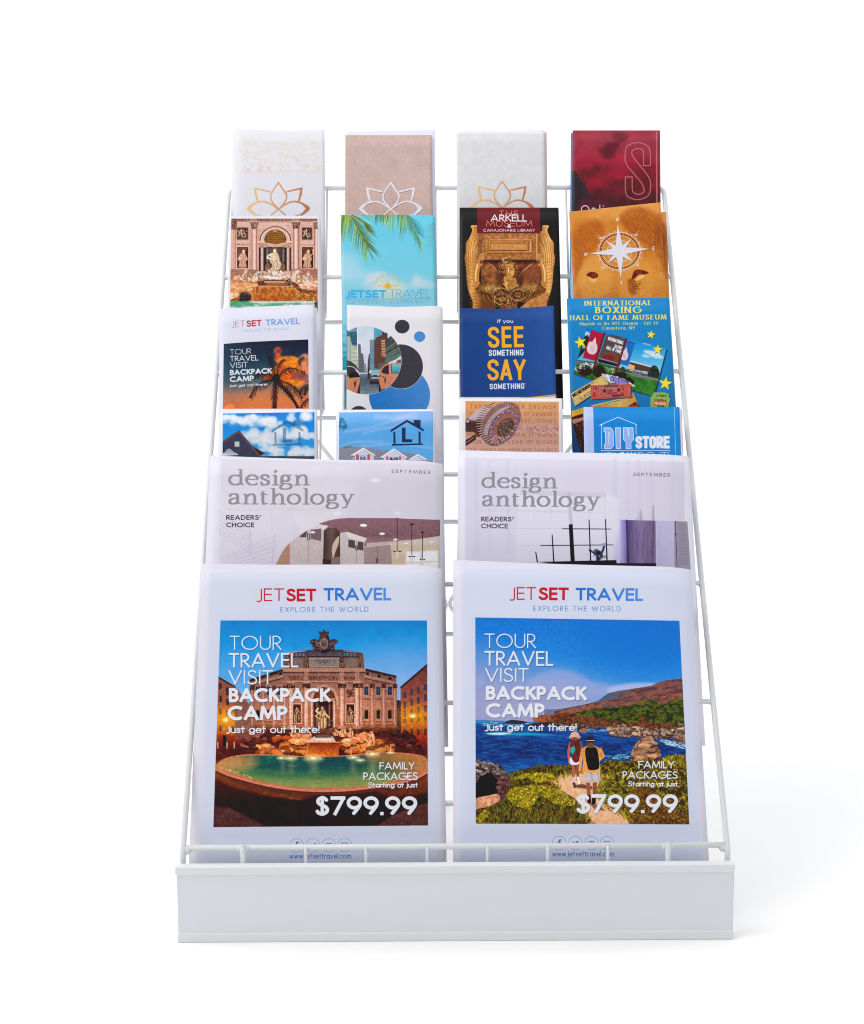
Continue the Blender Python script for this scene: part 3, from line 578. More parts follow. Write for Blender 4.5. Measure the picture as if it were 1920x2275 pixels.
    for i in range(0):
        x = r.uniform(320, 1440); t = abs(x-880)/560; y = r.uniform(930+30*t, 1080)
        s = r.uniform(14, 40); b = r.random()*.6+.4*(1-abs(y-1000)/120)
        if 720 < x < 1010 and y > 960: continue
        c.blob([(x-s, y+s*.3), (x-s*.6, y-s*.4), (x+s*.1, y-s*.55), (x+s*.8, y-s*.25), (x+s, y+s*.35), (x, y+s*.6)], tex((70+150*b, 34+92*b, 26+56*b), 20, 10, i), .9, 4, n=4)
        if b > .55: c.line([(x-s*.5, y-s*.3), (x+s*.4, y-s*.35)], s*.18, (250, 190, 140), .6, soft=4)
    warm = [(182, 104, 62), (150, 80, 46), (206, 128, 80), (124, 66, 40), (170, 106, 78), (214, 146, 100), (96, 50, 34)]
    c.rocks([(330, 1000), (470, 950), (600, 930), (760, 925), (740, 1080), (640, 1090), (480, 1085), (340, 1060)], 70, 16, 44, warm, 51)
    c.rocks([(1010, 930), (1180, 920), (1300, 900), (1330, 980), (1470, 1010), (1450, 1050), (1300, 1065), (1120, 1080), (1020, 1060)], 80, 16, 42, warm, 52)
    c.rocks([(600, 950), (760, 930), (770, 985), (640, 1000)], 14, 22, 44, [(240, 160, 120), (226, 140, 100)], 53)
    c.rocks([(1020, 960), (1200, 935), (1190, 990), (1060, 1000)], 14, 22, 44, [(236, 156, 120), (222, 136, 100)], 54)
    c.rocks([(210, 1030), (300, 920), (380, 900), (430, 960), (330, 1050)], 40, 12, 26, [(120, 76, 70), (150, 96, 84), (90, 56, 56)], 55)
    c.rocks([(1400, 900), (1460, 870), (1620, 960), (1680, 1040), (1480, 1040)], 46, 12, 30, [(84, 46, 46), (110, 60, 52), (60, 34, 38)], 56)
    # horses and tritons, pale against the rocks
    for x, y, h_, q in ((1030, 940, 90, 1), (1090, 945, 76, 2), (1250, 1010, 110, 3), (640, 940, 60, 4), (700, 945, 66, 5), (770, 950, 50, 6), (975, 935, 52, 7)):
        c.blob([(x-h_*.3, y), (x-h_*.34, y-h_*.4), (x-h_*.1, y-h_*.6), (x-h_*.2, y-h_*.85), (x+h_*.05, y-h_), (x+h_*.22, y-h_*.72), (x+h_*.3, y-h_*.3), (x+h_*.24, y)], two((238, 182, 142), (176, 112, 82), h_*.16, q), 1, 3, n=3)
        c.line([(x-h_*.25, y-h_*.3), (x-h_*.5, y-h_*.5)], h_*.12, (230, 170, 128)); c.line([(x+h_*.05, y-h_*.5), (x+h_*.12, y-h_*.1)], h_*.06, (110, 64, 50))
    c.poly([(800, 940), (950, 940), (975, 980), (740, 985)], (198, 178, 166)); c.poly([(820, 926), (930, 926), (940, 948), (810, 950)], (96, 76, 80)); c.rect(810, 956, 944, 974, (216, 206, 200), .8)
    c.poly([(738, 984), (1004, 980), (996, 1092), (734, 1096)], tex(vg((980, (118, 60, 34)), (1095, (204, 116, 52))), 22, 16, 44, sx=1.6)); c.rect(738, 980, 1004, 988, (232, 160, 110))
    c.tone([(30, 900), (1697, 900), (1697, 1110), (30, 1110)], 1.25, 130, None, 20, 1.15)
    c.ell(868, 840, 110, 120, (255, 200, 140), .16, soft=120); c.ell(1260, 1030, 160, 60, (255, 190, 100), .22, soft=100); c.ell(600, 1060, 200, 50, (255, 190, 110), .2, soft=80)
    # basin and water
    c.blob([(30, 1165), (120, 1105), (330, 1076), (700, 1092), (1000, 1090), (1350, 1062), (1640, 1085), (1697, 1150), (1690, 1225), (1560, 1290), (1250, 1350), (880, 1376), (500, 1345), (170, 1260), (40, 1205)], tex((204, 112, 74), 20, 20, 61))
    W = [(46, 1168), (140, 1112), (330, 1088), (700, 1100), (1000, 1098), (1350, 1074), (1620, 1095), (1680, 1150), (1664, 1212), (1540, 1262), (1240, 1322), (880, 1344), (520, 1318), (190, 1232), (60, 1196)]
    sl, m = c.pmask(spline(W, 6, True), 0, True); keep = c.clip; c.clip = m*keep
    c.rect(0, 1040, 1764, 1400, tex(hg((30, (206, 138, 70)), (250, (118, 112, 66)), (420, (34, 92, 84)), (760, (22, 82, 84)), (1100, (20, 74, 78)), (1300, (70, 92, 72)), (1500, (150, 110, 62)), (1680, (196, 120, 70))), 18, 30, 62, sx=1, sy=.4))
    c.ell(760, 1300, 800, 90, (176, 166, 84), .8, soft=90); c.ell(620, 1230, 420, 60, (56, 124, 70), .7, soft=80); c.ell(1150, 1230, 300, 60, (64, 120, 74), .5, soft=80); c.ell(760, 1180, 420, 60, (14, 64, 76), .6, soft=90); c.ell(1480, 1100, 260, 40, (196, 120, 56), .55, soft=60); c.ell(200, 1150, 150, 50, (226, 158, 96), .5, soft=70)
    c.dabs(W, 260, 60, 5, [(176, 176, 110), (20, 60, 70), (60, 122, 104), (120, 132, 86)], 63, 0, 8, .25, soft=5)
    c.dabs([(60, 1180), (180, 1240), (330, 1280), (300, 1250), (120, 1190)], 22, 10, 8, [(255, 220, 160)], 64, 0, 10, .8, soft=4)
    c.clip = keep
    for x, y, s in ((800, 1110, 40), (624, 1110, 26), (548, 1108, 20), (1110, 1104, 26), (1166, 1126, 20), (1262, 1078, 30), (1404, 1066, 16)): c.ell(x, y, s*1.8, s*.6, (255, 226, 150), .8, soft=s); c.ell(x, y, s*.5, s*.28, (255, 252, 220), 1, soft=6)
    c.line([(760, 990), (745, 1090)], 12, (240, 190, 140), .4, soft=8); c.line([(1090, 1040), (1096, 1100)], 14, (220, 190, 160), .5, soft=8); c.line([(1404, 1020), (1404, 1066)], 8, (255, 230, 170), .8, soft=6)
    for x, wd in ((560, 16), (624, 20), (800, 34), (1110, 20), (1262, 26)): c.rect(x-wd, 1112, x+wd, 1230, (210, 190, 120), .28, soft=40)
    # rim and dark pavement
    c.curve([(30, 1196), (170, 1254), (500, 1334), (880, 1366), (1250, 1340), (1560, 1282), (1694, 1220)], 16, (216, 128, 100), 1)
    c.curve([(30, 1210), (170, 1272), (500, 1352), (880, 1386), (1250, 1358), (1560, 1298), (1694, 1236)], 12, (86, 36, 32), 1)
    c.poly([(26, 1216)]+spline([(26, 1216), (170, 1284), (500, 1366), (880, 1400), (1250, 1372), (1560, 1312), (1697, 1244)], 6)+[(1700, 1660), (10, 1660)], tex(vg((1240, (110, 48, 24)), (1330, (66, 28, 18)), (1450, (34, 16, 16)), (1640, (38, 20, 22))), 12, 50, 65))
    c.poly([(26, 1216), (170, 1290), (500, 1372), (800, 1402), (700, 1440), (400, 1400), (150, 1330), (24, 1260)], tex((150, 70, 26), 30, 24, 66), .6, soft=30)
    c.poly([(1697, 1250), (1560, 1318), (1300, 1366), (1400, 1420), (1600, 1400), (1697, 1380)], tex((150, 66, 22), 30, 24, 67), .5, soft=30)
    for P in (((26, 1490), (140, 1496), (300, 1580), (420, 1645), (360, 1650), (14, 1650)), ((1697, 1460), (1560, 1500), (1420, 1560), (1300, 1640), (1700, 1650))): c.poly(list(P), tex((98, 52, 50), 24, 30, 68), .8, soft=12)
    for i in range(5): c.line([(24+i*60, 1520+i*20), (120+i*60, 1650)], 3, (50, 26, 28), .6); c.line([(1690-i*70, 1490+i*30), (1640-i*70, 1650)], 3, (120, 60, 40), .5)
    c.dabs([(400, 1380), (720, 1420), (720, 1440), (400, 1400)], 12, 40, 8, [(150, 74, 50)], 69, 4, 6, .7)
    # figures of passers-by at the left
    for x in (50, 122, 178): c.ell(x, 990, 5, 6, (240, 190, 140)); c.line([(x, 996), (x, 1030)], 10, (220, 150, 100))
    c.grain([(300, 500), (560, 412), (572, 300), (740, 264), (800, 262), (790, 190), (884, 100), (990, 190), (966, 262), (1180, 278), (1196, 404), (1448, 466), (1452, 600), (1482, 560), (1692, 384), (1697, 1100), (20, 1110), (50, 480), (190, 552), (300, 690)], .24, 9, 91); c.grain([(15, 1090), (1697, 1090), (1700, 1650), (15, 1650)], .12, 12, 92)
    advert_text(c, [('TOUR', 142, 262, 550, 262, 112, .085), ('TRAVEL', 136, 400, 682, 398, 114, .125), ('VISIT', 132, 532, 482, 532, 113, .105), ('BACKPACK', 136, 672, 933, 671, 112, .225), ('CAMP', 125, 814, 597, 814, 116, .225),
                    ('Just get out there!', 116, 915, 850, 913, 60, .15), ('FAMILY', 1316, 1200, 1594, 1199, 58, .15), ('PACKAGES', 1190, 1283, 1618, 1282, 62, .15), ('Starting at just', 1226, 1341, 1620, 1341, 42, .16), ('$799.99', 812, 1560, 1614, 1560, 152, .185)])
    c.setclip(None)
    print_footer(c, (380, 1800), 2.756, ((770, 216), (868, 216), (967, 216), (1063, 213)), 42, (725, 297, 1103, 297, 34, .1))

def p_tour_coast(c):
    c.img[:] = (221, 219, 233)
    c.at(980, 1230, 2.756)
    c.poly([(135, 92), (1540, 96), (1590, 2000), (100, 2000)], (211, 217, 236), soft=14)
    c.poly([(180, 380), (1530, 390), (1560, 1700), (170, 1700)], (207, 212, 235), .6, soft=30)
    print_header(c, (980, 1230), 2.756, (425, 283, 582, 284), (596, 285, 782, 287), (824, 288, 1238, 291), (565, 352, 1102, 354), 79, 33)
    c.at(1050, 1365, 3.528)
    c.setclip([(22, 24), (1622, 50), (1700, 1646), (26, 1640)])
    c.rect(0, 0, 1764, 900, tex(vg((20, (26, 118, 212)), (300, (36, 132, 220)), (560, (70, 152, 226)), (820, (150, 170, 210))), 10, 14, 4, 3))
    c.ell(1400, 200, 500, 300, (4, 108, 206), .55, soft=400)
    def haze(x, y):
        t = np.clip(1.15-(x/1200.0)-np.clip((560-y)/420.0, 0, 1)*1.1, 0, 1)*.85
        return t
    sl = c.whole(); x, y = c.local(sl); t = haze(x, y)*(y < 860); c.lay(sl, t, tex((160, 160, 206), 14, 60, 6))
    c.blob([(500, 480), (640, 430), (820, 460), (920, 520), (1000, 540), (1180, 560), (1400, 540), (1460, 560), (1300, 640), (700, 640), (450, 560)], (170, 172, 222), .6, 50)
    c.blob([(1060, 580), (1200, 545), (1330, 535), (1440, 550), (1380, 600), (1100, 620)], (190, 196, 232), .7, 24)
    c.ell(500, 700, 500, 120, (168, 162, 196), .5, soft=160)
    # far hills
    c.poly([(560, 745), (700, 738), (900, 700), (980, 680), (1060, 620), (1140, 600), (1240, 586), (1400, 560), (1480, 530), (1600, 512), (1650, 496), (1660, 900), (560, 830)], tex(hg((560, (110, 120, 150)), (1000, (80, 96, 120)), (1300, (112, 78, 84)), (1660, (120, 74, 70))), 20, 40, 11))
    c.poly([(980, 684), (1150, 660), (1260, 590), (1390, 566), (1480, 524), (1650, 498), (1656, 640), (1400, 680), (1150, 720)], two((136, 84, 76), (88, 60, 70), 26, 12, sx=.6, sy=1.4))
    c.poly([(640, 760), (860, 712), (980, 686), (1040, 712), (1300, 680), (1500, 640), (1660, 600), (1668, 870), (640, 850)], two((150, 92, 74), (92, 62, 56), 20, 13, sx=.6, sy=1.3))
    c.poly([(700, 800), (860, 756), (1000, 740), (1200, 720), (1400, 660), (1500, 700), (1660, 640), (1668, 880), (700, 850)], two((98, 108, 36), (40, 54, 34), 20, 14))
    c.poly([(860, 770), (1100, 735), (1300, 720), (1660, 690), (1668, 800), (1300, 800), (1000, 830)], two((88, 108, 34), (34, 46, 32), 18, 15), .8, 20)
    c.poly([(500, 792), (620, 790), (700, 770), (900, 800), (1040, 820), (1260, 856), (1340, 800), (1420, 850), (1668, 870), (1668, 910), (1240, 900), (900, 872), (500, 852)], two((146, 70, 46), (76, 50, 36), 14, 16))
    c.poly([(460, 790), (600, 784), (640, 840), (480, 852)], two((196, 100, 60), (120, 70, 60), 14, 17), .8)
    c.dabs([(560, 800), (1660, 720), (1660, 880), (560, 850)], 320, 26, 7, [(60, 66, 30), (150, 72, 44), (96, 104, 40), (60, 44, 34), (130, 108, 60)], 18, -10, 30, .6, soft=4)
    c.dabs([(980, 690), (1650, 510), (1650, 700), (1000, 740)], 160, 60, 6, [(160, 92, 70), (84, 56, 60), (180, 110, 80)], 19, -24, 14, .35, soft=5)
    # sea
    sea = two(vg((830, (24, 104, 178)), (960, (10, 82, 162)), (1100, (0, 66, 140)), (1230, (10, 110, 180))), vg((830, (10, 70, 140)), (960, (4, 52, 120)), (1100, (2, 40, 100)), (1230, (6, 86, 150))), 26, 21, sx=.5, sy=2)
    c.poly([(22, 828), (500, 846), (900, 872), (1240, 900), (1672, 910), (1676, 1160), (1000, 1190), (300, 1280), (24, 1300)], sea)
    c.poly([(24, 830), (300, 836), (500, 850), (300, 856), (24, 850)], (70, 150, 200), .7, 8)
    c.dabs([(24, 860), (700, 900), (1668, 940), (1668, 1150), (400, 1230), (24, 1180)], 700, 34, 3.2, [(60, 140, 206), (0, 34, 90), (30, 104, 184), (140, 190, 226), (0, 60, 130)], 22, 2, 12, .45)
    c.blob([(100, 934), (160, 922), (280, 930), (420, 928), (560, 936), (640, 948), (400, 950), (180, 948)], (46, 176, 206), .8, 16); c.blob([(110, 934), (240, 926), (300, 934), (200, 946)], (216, 236, 242), .9, 6)
    c.dabs([(80, 845), (600, 855), (560, 872), (100, 870)], 40, 40, 4, [(220, 232, 240)], 23, 2, 6, .8); c.dabs([(880, 895), (1060, 905), (1060, 925), (880, 915)], 16, 40, 4, [(210, 226, 240)], 24, 4, 8, .7)
    c.dabs([(1040, 1108), (1240, 1090), (1240, 1130), (1080, 1140)], 50, 36, 4, [(120, 196, 222), (200, 226, 236), (40, 140, 190)], 25, -4, 10, .8)
    c.dabs([(1440, 975), (1674, 1010), (1674, 1060), (1520, 1020)], 70, 38, 5, [(220, 232, 240), (130, 186, 216)], 26, 12, 14, .9)
    c.dabs([(30, 1150), (260, 1200), (330, 1250), (100, 1260)], 40, 40, 4, [(16, 140, 190), (60, 170, 206)], 27, 6, 14, .5)
    # rocks along the shore
    dk = [(44, 38, 44), (70, 52, 46), (30, 28, 36)]; lt = [(188, 156, 130), (150, 116, 92), (120, 92, 80), (206, 178, 150)]
    c.blob([(255, 848), (300, 828), (380, 834), (430, 846), (400, 858), (300, 858)], (44, 46, 60)); c.blob([(420, 870), (500, 852), (640, 846), (760, 856), (860, 866), (900, 880), (980, 890), (760, 900), (560, 880)], tex((44, 40, 46), 20, 12, 31))
    c.blob([(836, 906), (850, 874), (880, 872), (900, 905), (890, 930), (850, 928)], tex((150, 108, 86), 36, 9, 32))
    c.rocks([(600, 850), (860, 866), (1000, 884), (1000, 900), (760, 884), (560, 872)], 50, 8, 18, [(96, 76, 70), (60, 50, 54), (130, 104, 92)], 38)
    sh = [(1040, 880), (1120, 866), (1180, 862), (1260, 880), (1320, 896), (1400, 900), (1480, 890), (1560, 892), (1620, 856), (1668, 850), (1672, 1010), (1600, 1010), (1590, 975), (1450, 972), (1400, 960), (1330, 960), (1260, 962), (1200, 955), (1120, 960), (1060, 925)]
    c.poly(sh, tex((88, 66, 60), 40, 14, 33)); c.dabs(sh, 260, 26, 9, lt+dk, 34, 60, 60, .8, soft=3)
    c.rocks([(1060, 890), (1200, 880), (1400, 905), (1560, 900), (1668, 870), (1668, 960), (1560, 960), (1260, 950), (1100, 945)], 90, 14, 34, [(176, 144, 120), (130, 98, 84), (200, 168, 140), (96, 70, 64)], 39)
    c.blob([(1110, 940), (1140, 905), (1190, 880), (1230, 900), (1250, 950), (1180, 962)], two((176, 146, 124), (92, 66, 58), 14, 35)); c.blob([(1596, 1000), (1610, 940), (1650, 930), (1674, 960), (1674, 1012)], two((178, 138, 116), (90, 60, 54), 14, 36))
    c.blob([(1300, 900), (1350, 890), (1390, 930), (1350, 955), (1300, 950)], two((196, 160, 130), (90, 66, 58), 12, 37))
    for i, x in enumerate((1420, 1470, 1520, 1560)): c.blob([(x, 955), (x+10, 915), (x+36, 905), (x+44, 950)], two((190, 160, 134), (60, 46, 46), 12, 38+i))
    c.blob([(1242, 1140), (1250, 1070), (1290, 1000), (1340, 960), (1410, 958), (1430, 1000), (1470, 1060), (1476, 1110), (1440, 1150), (1300, 1150)], two((196, 146, 108), (104, 68, 56), 20, 45)); c.dabs([(1260, 1130), (1300, 1000), (1410, 965), (1460, 1080), (1440, 1140)], 90, 34, 7, [(214, 168, 128), (80, 50, 46), (150, 104, 80)], 46, 70, 30, .6, soft=3)
    c.rocks([(1262, 1130), (1300, 1010), (1400, 975), (1450, 1070), (1450, 1130)], 26, 24, 44, [(196, 146, 108), (176, 128, 94), (150, 104, 80)], 47)
    # left outcrop with cave
    c.poly([(20, 1300), (330, 1260), (800, 1200), (1000, 1170), (1700, 1130), (1710, 1660), (10, 1660)], (112, 84, 52), 1, 10)
    c.blob([(10, 1300), (24, 1150), (80, 1150), (200, 1176), (262, 1230), (260, 1290), (120, 1320)], two((150, 132, 122), (70, 60, 60), 22, 51)); c.dabs([(24, 1155), (200, 1180), (260, 1240), (240, 1300), (24, 1300)], 90, 24, 6, [(180, 160, 146), (50, 44, 48), (120, 104, 98)], 52, 20, 50, .7)
    c.blob([(180, 1290), (260, 1260), (330, 1290), (340, 1380), (280, 1440), (190, 1440)], two((120, 74, 78), (86, 54, 60), 16, 53))
    c.poly([(20, 1444), (20, 1330), (44, 1300), (60, 1268), (100, 1256), (112, 1240), (150, 1246), (180, 1276), (196, 1290), (206, 1350), (196, 1396), (160, 1416), (90, 1432), (60, 1428)], (16, 14, 20), 1, 3); c.rocks([(22, 1160), (190, 1180), (258, 1240), (240, 1290), (196, 1262), (120, 1216), (50, 1240), (24, 1250)], 46, 12, 26, [(136, 120, 112), (104, 92, 90), (160, 142, 130), (80, 70, 74)], 57); c.rocks([(200, 1300), (300, 1290), (330, 1380), (260, 1440), (200, 1400)], 30, 12, 24, [(110, 72, 74), (130, 86, 84), (84, 56, 62)], 58)
    c.blob([(20, 1530), (24, 1450), (120, 1420), (200, 1410), (210, 1460), (120, 1510), (60, 1530)], two((226, 168, 130), (190, 130, 96), 26, 54))
    # banks of succulents and flowers
    bank = [(285, 1240), (400, 1215), (500, 1186), (600, 1180), (780, 1178), (786, 1250), (680, 1300), (700, 1380), (800, 1460), (860, 1540), (940, 1600), (960, 1650), (20, 1650), (20, 1530), (160, 1500), (260, 1440), (300, 1330)]
    c.poly(bank, two((96, 92, 20), (62, 50, 26), 22, 61)); c.dabs(bank, 900, 22, 6, [(120, 118, 24), (70, 60, 24), (150, 140, 40), (90, 44, 34), (54, 50, 26), (170, 152, 60)], 62, 80, 35, .8)
    flow = [(184, 162, 22), (212, 188, 36), (156, 140, 22), (124, 116, 26), (222, 198, 62)]
    for P, n in (([(260, 1420), (300, 1360), (420, 1340), (560, 1345), (650, 1340), (760, 1420), (820, 1480), (760, 1500), (640, 1480), (540, 1420), (440, 1500), (330, 1500)], 520), ([(280, 1300), (400, 1250), (500, 1240), (640, 1250), (660, 1300), (500, 1320), (420, 1280)], 260), ([(30, 1600), (100, 1530), (140, 1560), (60, 1640)], 60), ([(330, 1500), (430, 1440), (500, 1450), (460, 1530)], 120)):
        c.poly(P, two((150, 132, 18), (110, 96, 20), 14, 63), .85, 14); c.dabs(P, n, 9, 8, flow+[(90, 84, 20)], n, 0, 90, .9)
    c.dabs([(60, 1530), (860, 1500), (940, 1640), (20, 1645)], 420, 34, 6, [(110, 106, 34), (150, 60, 40), (180, 160, 70), (60, 52, 26), (130, 128, 40)], 64, -75, 20, .8, taper=.4)
    c.dabs([(560, 1290), (640, 1300), (700, 1380), (600, 1380)], 70, 14, 6, [(120, 58, 40), (150, 92, 50)], 65, 60, 60, .7)
    rb = [(990, 1180), (1060, 1140), (1240, 1150), (1480, 1130), (1560, 1100), (1680, 1110), (1696, 1650), (1180, 1650), (1200, 1560), (1060, 1480), (980, 1400), (1000, 1290)]
    c.poly(rb, two((110, 104, 22), (70, 54, 26), 24, 71)); c.dabs(rb, 900, 14, 8, flow+flow+[(100, 92, 22), (80, 60, 26), (60, 66, 24)], 72, 20, 80, .8)
    c.poly([(1200, 1560), (1230, 1380), (1400, 1340), (1470, 1420), (1696, 1560), (1700, 1650), (1180, 1650)], two((92, 48, 36), (120, 84, 40), 18, 73), .75, 20); c.dabs([(1180, 1640), (1230, 1400), (1460, 1420), (1696, 1540), (1696, 1645)], 420, 14, 7, [(120, 52, 46), (86, 84, 30), (190, 166, 30), (60, 40, 30), (150, 110, 50)], 74, 30, 80, .8)
    c.dabs([(1450, 1150), (1570, 1090), (1680, 1100), (1680, 1180), (1480, 1180)], 120, 24, 4, [(196, 170, 40), (150, 140, 30)], 75, 80, 20, .8)
    # sandy path
    sand = tex((222, 170, 130), 16, 24, 81)
    c.poly([(630, 1312), (660, 1270), (780, 1244), (900, 1250), (985, 1262), (1005, 1285), (990, 1330), (960, 1400), (1040, 1500), (1200, 1570), (1230, 1650), (950, 1650), (900, 1560), (800, 1440), (700, 1380)], sand, 1, 6)
    c.dabs([(640, 1310), (780, 1250), (960, 1280), (940, 1400), (1180, 1600), (960, 1640), (800, 1430)], 120, 18, 4, [(190, 136, 104), (240, 196, 160), (206, 150, 116)], 82, 20, 60, .5)
    c.poly([(800, 1340), (860, 1330), (940, 1350), (940, 1372), (820, 1360)], (84, 56, 60), .8, 8); c.poly([(900, 1470), (1000, 1500), (1040, 1540), (960, 1530)], (90, 60, 60), .7, 10)
    for e, nn in (([(600, 1290), (660, 1285), (720, 1400), (830, 1480), (800, 1510), (660, 1400)], 130), ([(640, 1290), (670, 1250), (800, 1225), (900, 1235), (780, 1262), (680, 1290)], 90), ([(975, 1240), (1060, 1260), (1030, 1340), (985, 1420), (965, 1400), (1000, 1320)], 110), ([(950, 1400), (990, 1400), (1080, 1500), (1260, 1590), (1240, 1640), (1040, 1520)], 130), ([(820, 1470), (880, 1500), (960, 1640), (900, 1650), (850, 1560)], 90)):
        c.dabs(e, nn, 17, 8, [(110, 104, 26), (84, 64, 28), (156, 140, 40), (184, 162, 30), (206, 156, 116)], nn+int(e[0][0]), 70, 70, .85)
    # walkers, seen from behind
    sk = (170, 98, 76)
    c.line([(790, 1180), (792, 1300)], 30, sk, w1=18); c.line([(828, 1180), (824, 1300)], 28, (150, 84, 66), w1=17); c.line([(793, 1285), (797, 1345)], 20, (206, 186, 196)); c.line([(826, 1280), (836, 1322)], 18, (226, 214, 220)); c.line([(795, 1325), (803, 1352)], 20, (96, 60, 66))
    c.line([(768, 1010), (752, 1080), (762, 1160)], 22, (186, 100, 76)); c.line([(846, 1010), (856, 1080), (846, 1220)], 20, (160, 86, 66))
    c.blob([(764, 1170), (770, 1120), (834, 1120), (838, 1168), (800, 1180)], (214, 206, 226)); c.blob([(766, 1010), (800, 994), (846, 1008), (842, 1120), (828, 1156), (800, 1160), (776, 1120)], tex((120, 44, 46), 18, 12, 83))
    c.poly([(768, 1050), (800, 1030), (806, 1060), (786, 1096), (770, 1080)], (40, 178, 180)); c.blob([(790, 990), (812, 970), (838, 1000), (838, 1080), (820, 1110), (806, 1060)], (92, 42, 34))
    c.ell(802, 962, 47, 20, (196, 150, 122)); c.blob([(770, 958), (776, 930), (802, 918), (828, 930), (834, 958)], (224, 180, 150)); c.ell(800, 976, 26, 14, (130, 78, 62))
    c.line([(905, 1300), (915, 1450)], 34, (150, 88, 70), w1=24); c.line([(960, 1300), (955, 1450)], 34, (140, 80, 62), w1=24); c.line([(912, 1430), (915, 1470)], 30, (60, 40, 44)); c.line([(952, 1430), (950, 1475)], 32, (50, 34, 40))
    c.line([(890, 1070), (884, 1220)], 10, (176, 110, 52), .7, soft=6); c.line([(996, 1080), (988, 1220)], 12, (170, 104, 50), .7, soft=6); c.poly([(872, 1230), (1000, 1226), (1004, 1310), (945, 1322), (940, 1290), (932, 1322), (880, 1316)], tex((188, 172, 172), 12, 14, 84))
    c.line([(868, 1060), (850, 1130), (842, 1220)], 30, (222, 150, 96), w1=20); c.line([(1000, 1060), (1022, 1110), (1000, 1130)], 30, (230, 150, 70)); c.blob([(862, 1060), (900, 1032), (970, 1036), (1004, 1070), (1012, 1120), (996, 1160), (996, 1230), (870, 1236), (868, 1150)], tex((222, 150, 74), 14, 16, 85))
    c.blob([(884, 1060), (930, 1040), (976, 1056), (994, 1180), (980, 1214), (920, 1220), (900, 1190)], (22, 16, 20), n=5); c.line([(1002, 1090), (1016, 1120)], 8, (180, 110, 56), .8); c.line([(935, 1240), (938, 1300)], 5, (130, 116, 122)); c.line([(980, 1240), (992, 1300)], 8, (150, 134, 138), .8, soft=6); c.line([(900, 1070), (912, 1180)], 5, (60, 54, 60)); c.ell(940, 1120, 26, 40, (44, 38, 44), .8, soft=14); c.ell(924, 1026, 26, 22, (120, 70, 54)); c.ell(924, 998, 39, 10, (60, 52, 50)); c.blob([(892, 996), (896, 970), (926, 960), (952, 972), (956, 996)], (40, 34, 36)); c.line([(893, 990), (955, 988)], 6, (196, 190, 180))
    c.tone([(560, 745), (980, 684), (1650, 500), (1672, 900), (500, 850)], 1.15, 90, None, 10, .9); c.tone([(20, 1140), (1690, 1100), (1700, 1650), (20, 1650)], 1.22, 104, None, 30, .92)
    c.grain([(980, 684), (1150, 604), (1390, 566), (1650, 502), (1700, 1646), (26, 1640), (24, 840), (500, 800), (640, 758)], .15, 7, 93)
    advert_text(c, [('TOUR', 95, 264, 498, 266, 114, .085), ('TRAVEL', 94, 402, 634, 404, 116, .125), ('VISIT', 98, 531, 440, 533, 112, .105), ('BACKPACK', 104, 672, 895, 676, 112, .225), ('CAMP', 104, 810, 566, 812, 114, .225),
                    ('Just get out there!', 97, 914, 820, 915, 60, .15), ('FAMILY', 1300, 1208, 1582, 1208, 60, .15), ('PACKAGES', 1176, 1288, 1608, 1290, 60, .15), ('Starting at just', 1217, 1349, 1612, 1351, 42, .16), ('$799.99', 812, 1562, 1612, 1562, 152, .185)])
    c.setclip(None)
    print_footer(c, (980, 1800), 2.45, ((644, 180), (731, 180), (819, 180), (904, 180)), 37, (606, 252, 943, 252, 30, .1))

# crop helpers: every function below traces one cover
def lotus(c, P, w=9, petals=None):
    """lotus emblem outline; P = stroke colour function. coordinates in the row-1 crops, centre (470, 700)"""
    def leaf(pts): c.line(spline(pts, 8, False), w, P)
    def wide(a, b, pts, w0, w1):
        q = spline(pts, 8, False); c.line(q, w0, P, w1=w1)
    # centre petal, inner pair, outer pair
    for m in (1, -1):
        X = lambda x: 470+m*(x-470)
        c.line(spline([(470, 494), (435, 547), (413, 588), (422, 638), (475, 692)] if m == 1 else [(470, 494), (507, 547), (531, 588), (520, 638), (475, 692)], 6), 11, P, w1=8)
        c.line([(X(404), 562), (X(294), 537), (X(316), 634)], 12, P); c.line(spline([(X(520), 735), (X(466), 692), (X(405), 652), (X(350), 636), (X(290), 652), (X(240), 690), (X(300), 740)], 5), 10, P, w1=16)
    c.poly(spline([(470, 484), (430, 545), (408, 585), (416, 640), (472, 695)], 6)+spline([(478, 690), (428, 634), (418, 592), (440, 548), (471, 505)], 6), P)
    c.poly(spline([(470, 484), (512, 545), (538, 585), (526, 640), (474, 695)], 6)+spline([(470, 692), (516, 634), (526, 592), (500, 548), (471, 505)], 6), P)
    for m in (1, -1):
        X = lambda x: 469+m*(x-469)
        c.poly([(X(285), 528), (X(408), 557), (X(406), 568), (X(303), 545), (X(320), 632), (X(322), 640), (X(310), 642), (X(290), 580)], P)
        c.poly(spline([(X(322), 632), (X(360), 632), (X(410), 650), (X(470), 692), (X(524), 738)], 6)+spline([(X(515), 738), (X(462), 694), (X(400), 654), (X(350), 642), (X(300), 652), (X(262), 690)], 6)+spline([(X(262), 690), (X(290), 722), (X(318), 740)], 4)+[(X(292), 740)]+spline([(X(292), 740), (X(252), 712), (X(226), 690)], 4)+spline([(X(226), 690), (X(275), 650), (X(322), 632)], 5), P)
        c.line([(X(318), 738), (X(400), 770), (X(469), 790)], 12, P); c.line([(X(516), 735), (X(540), 760)], 7, P)
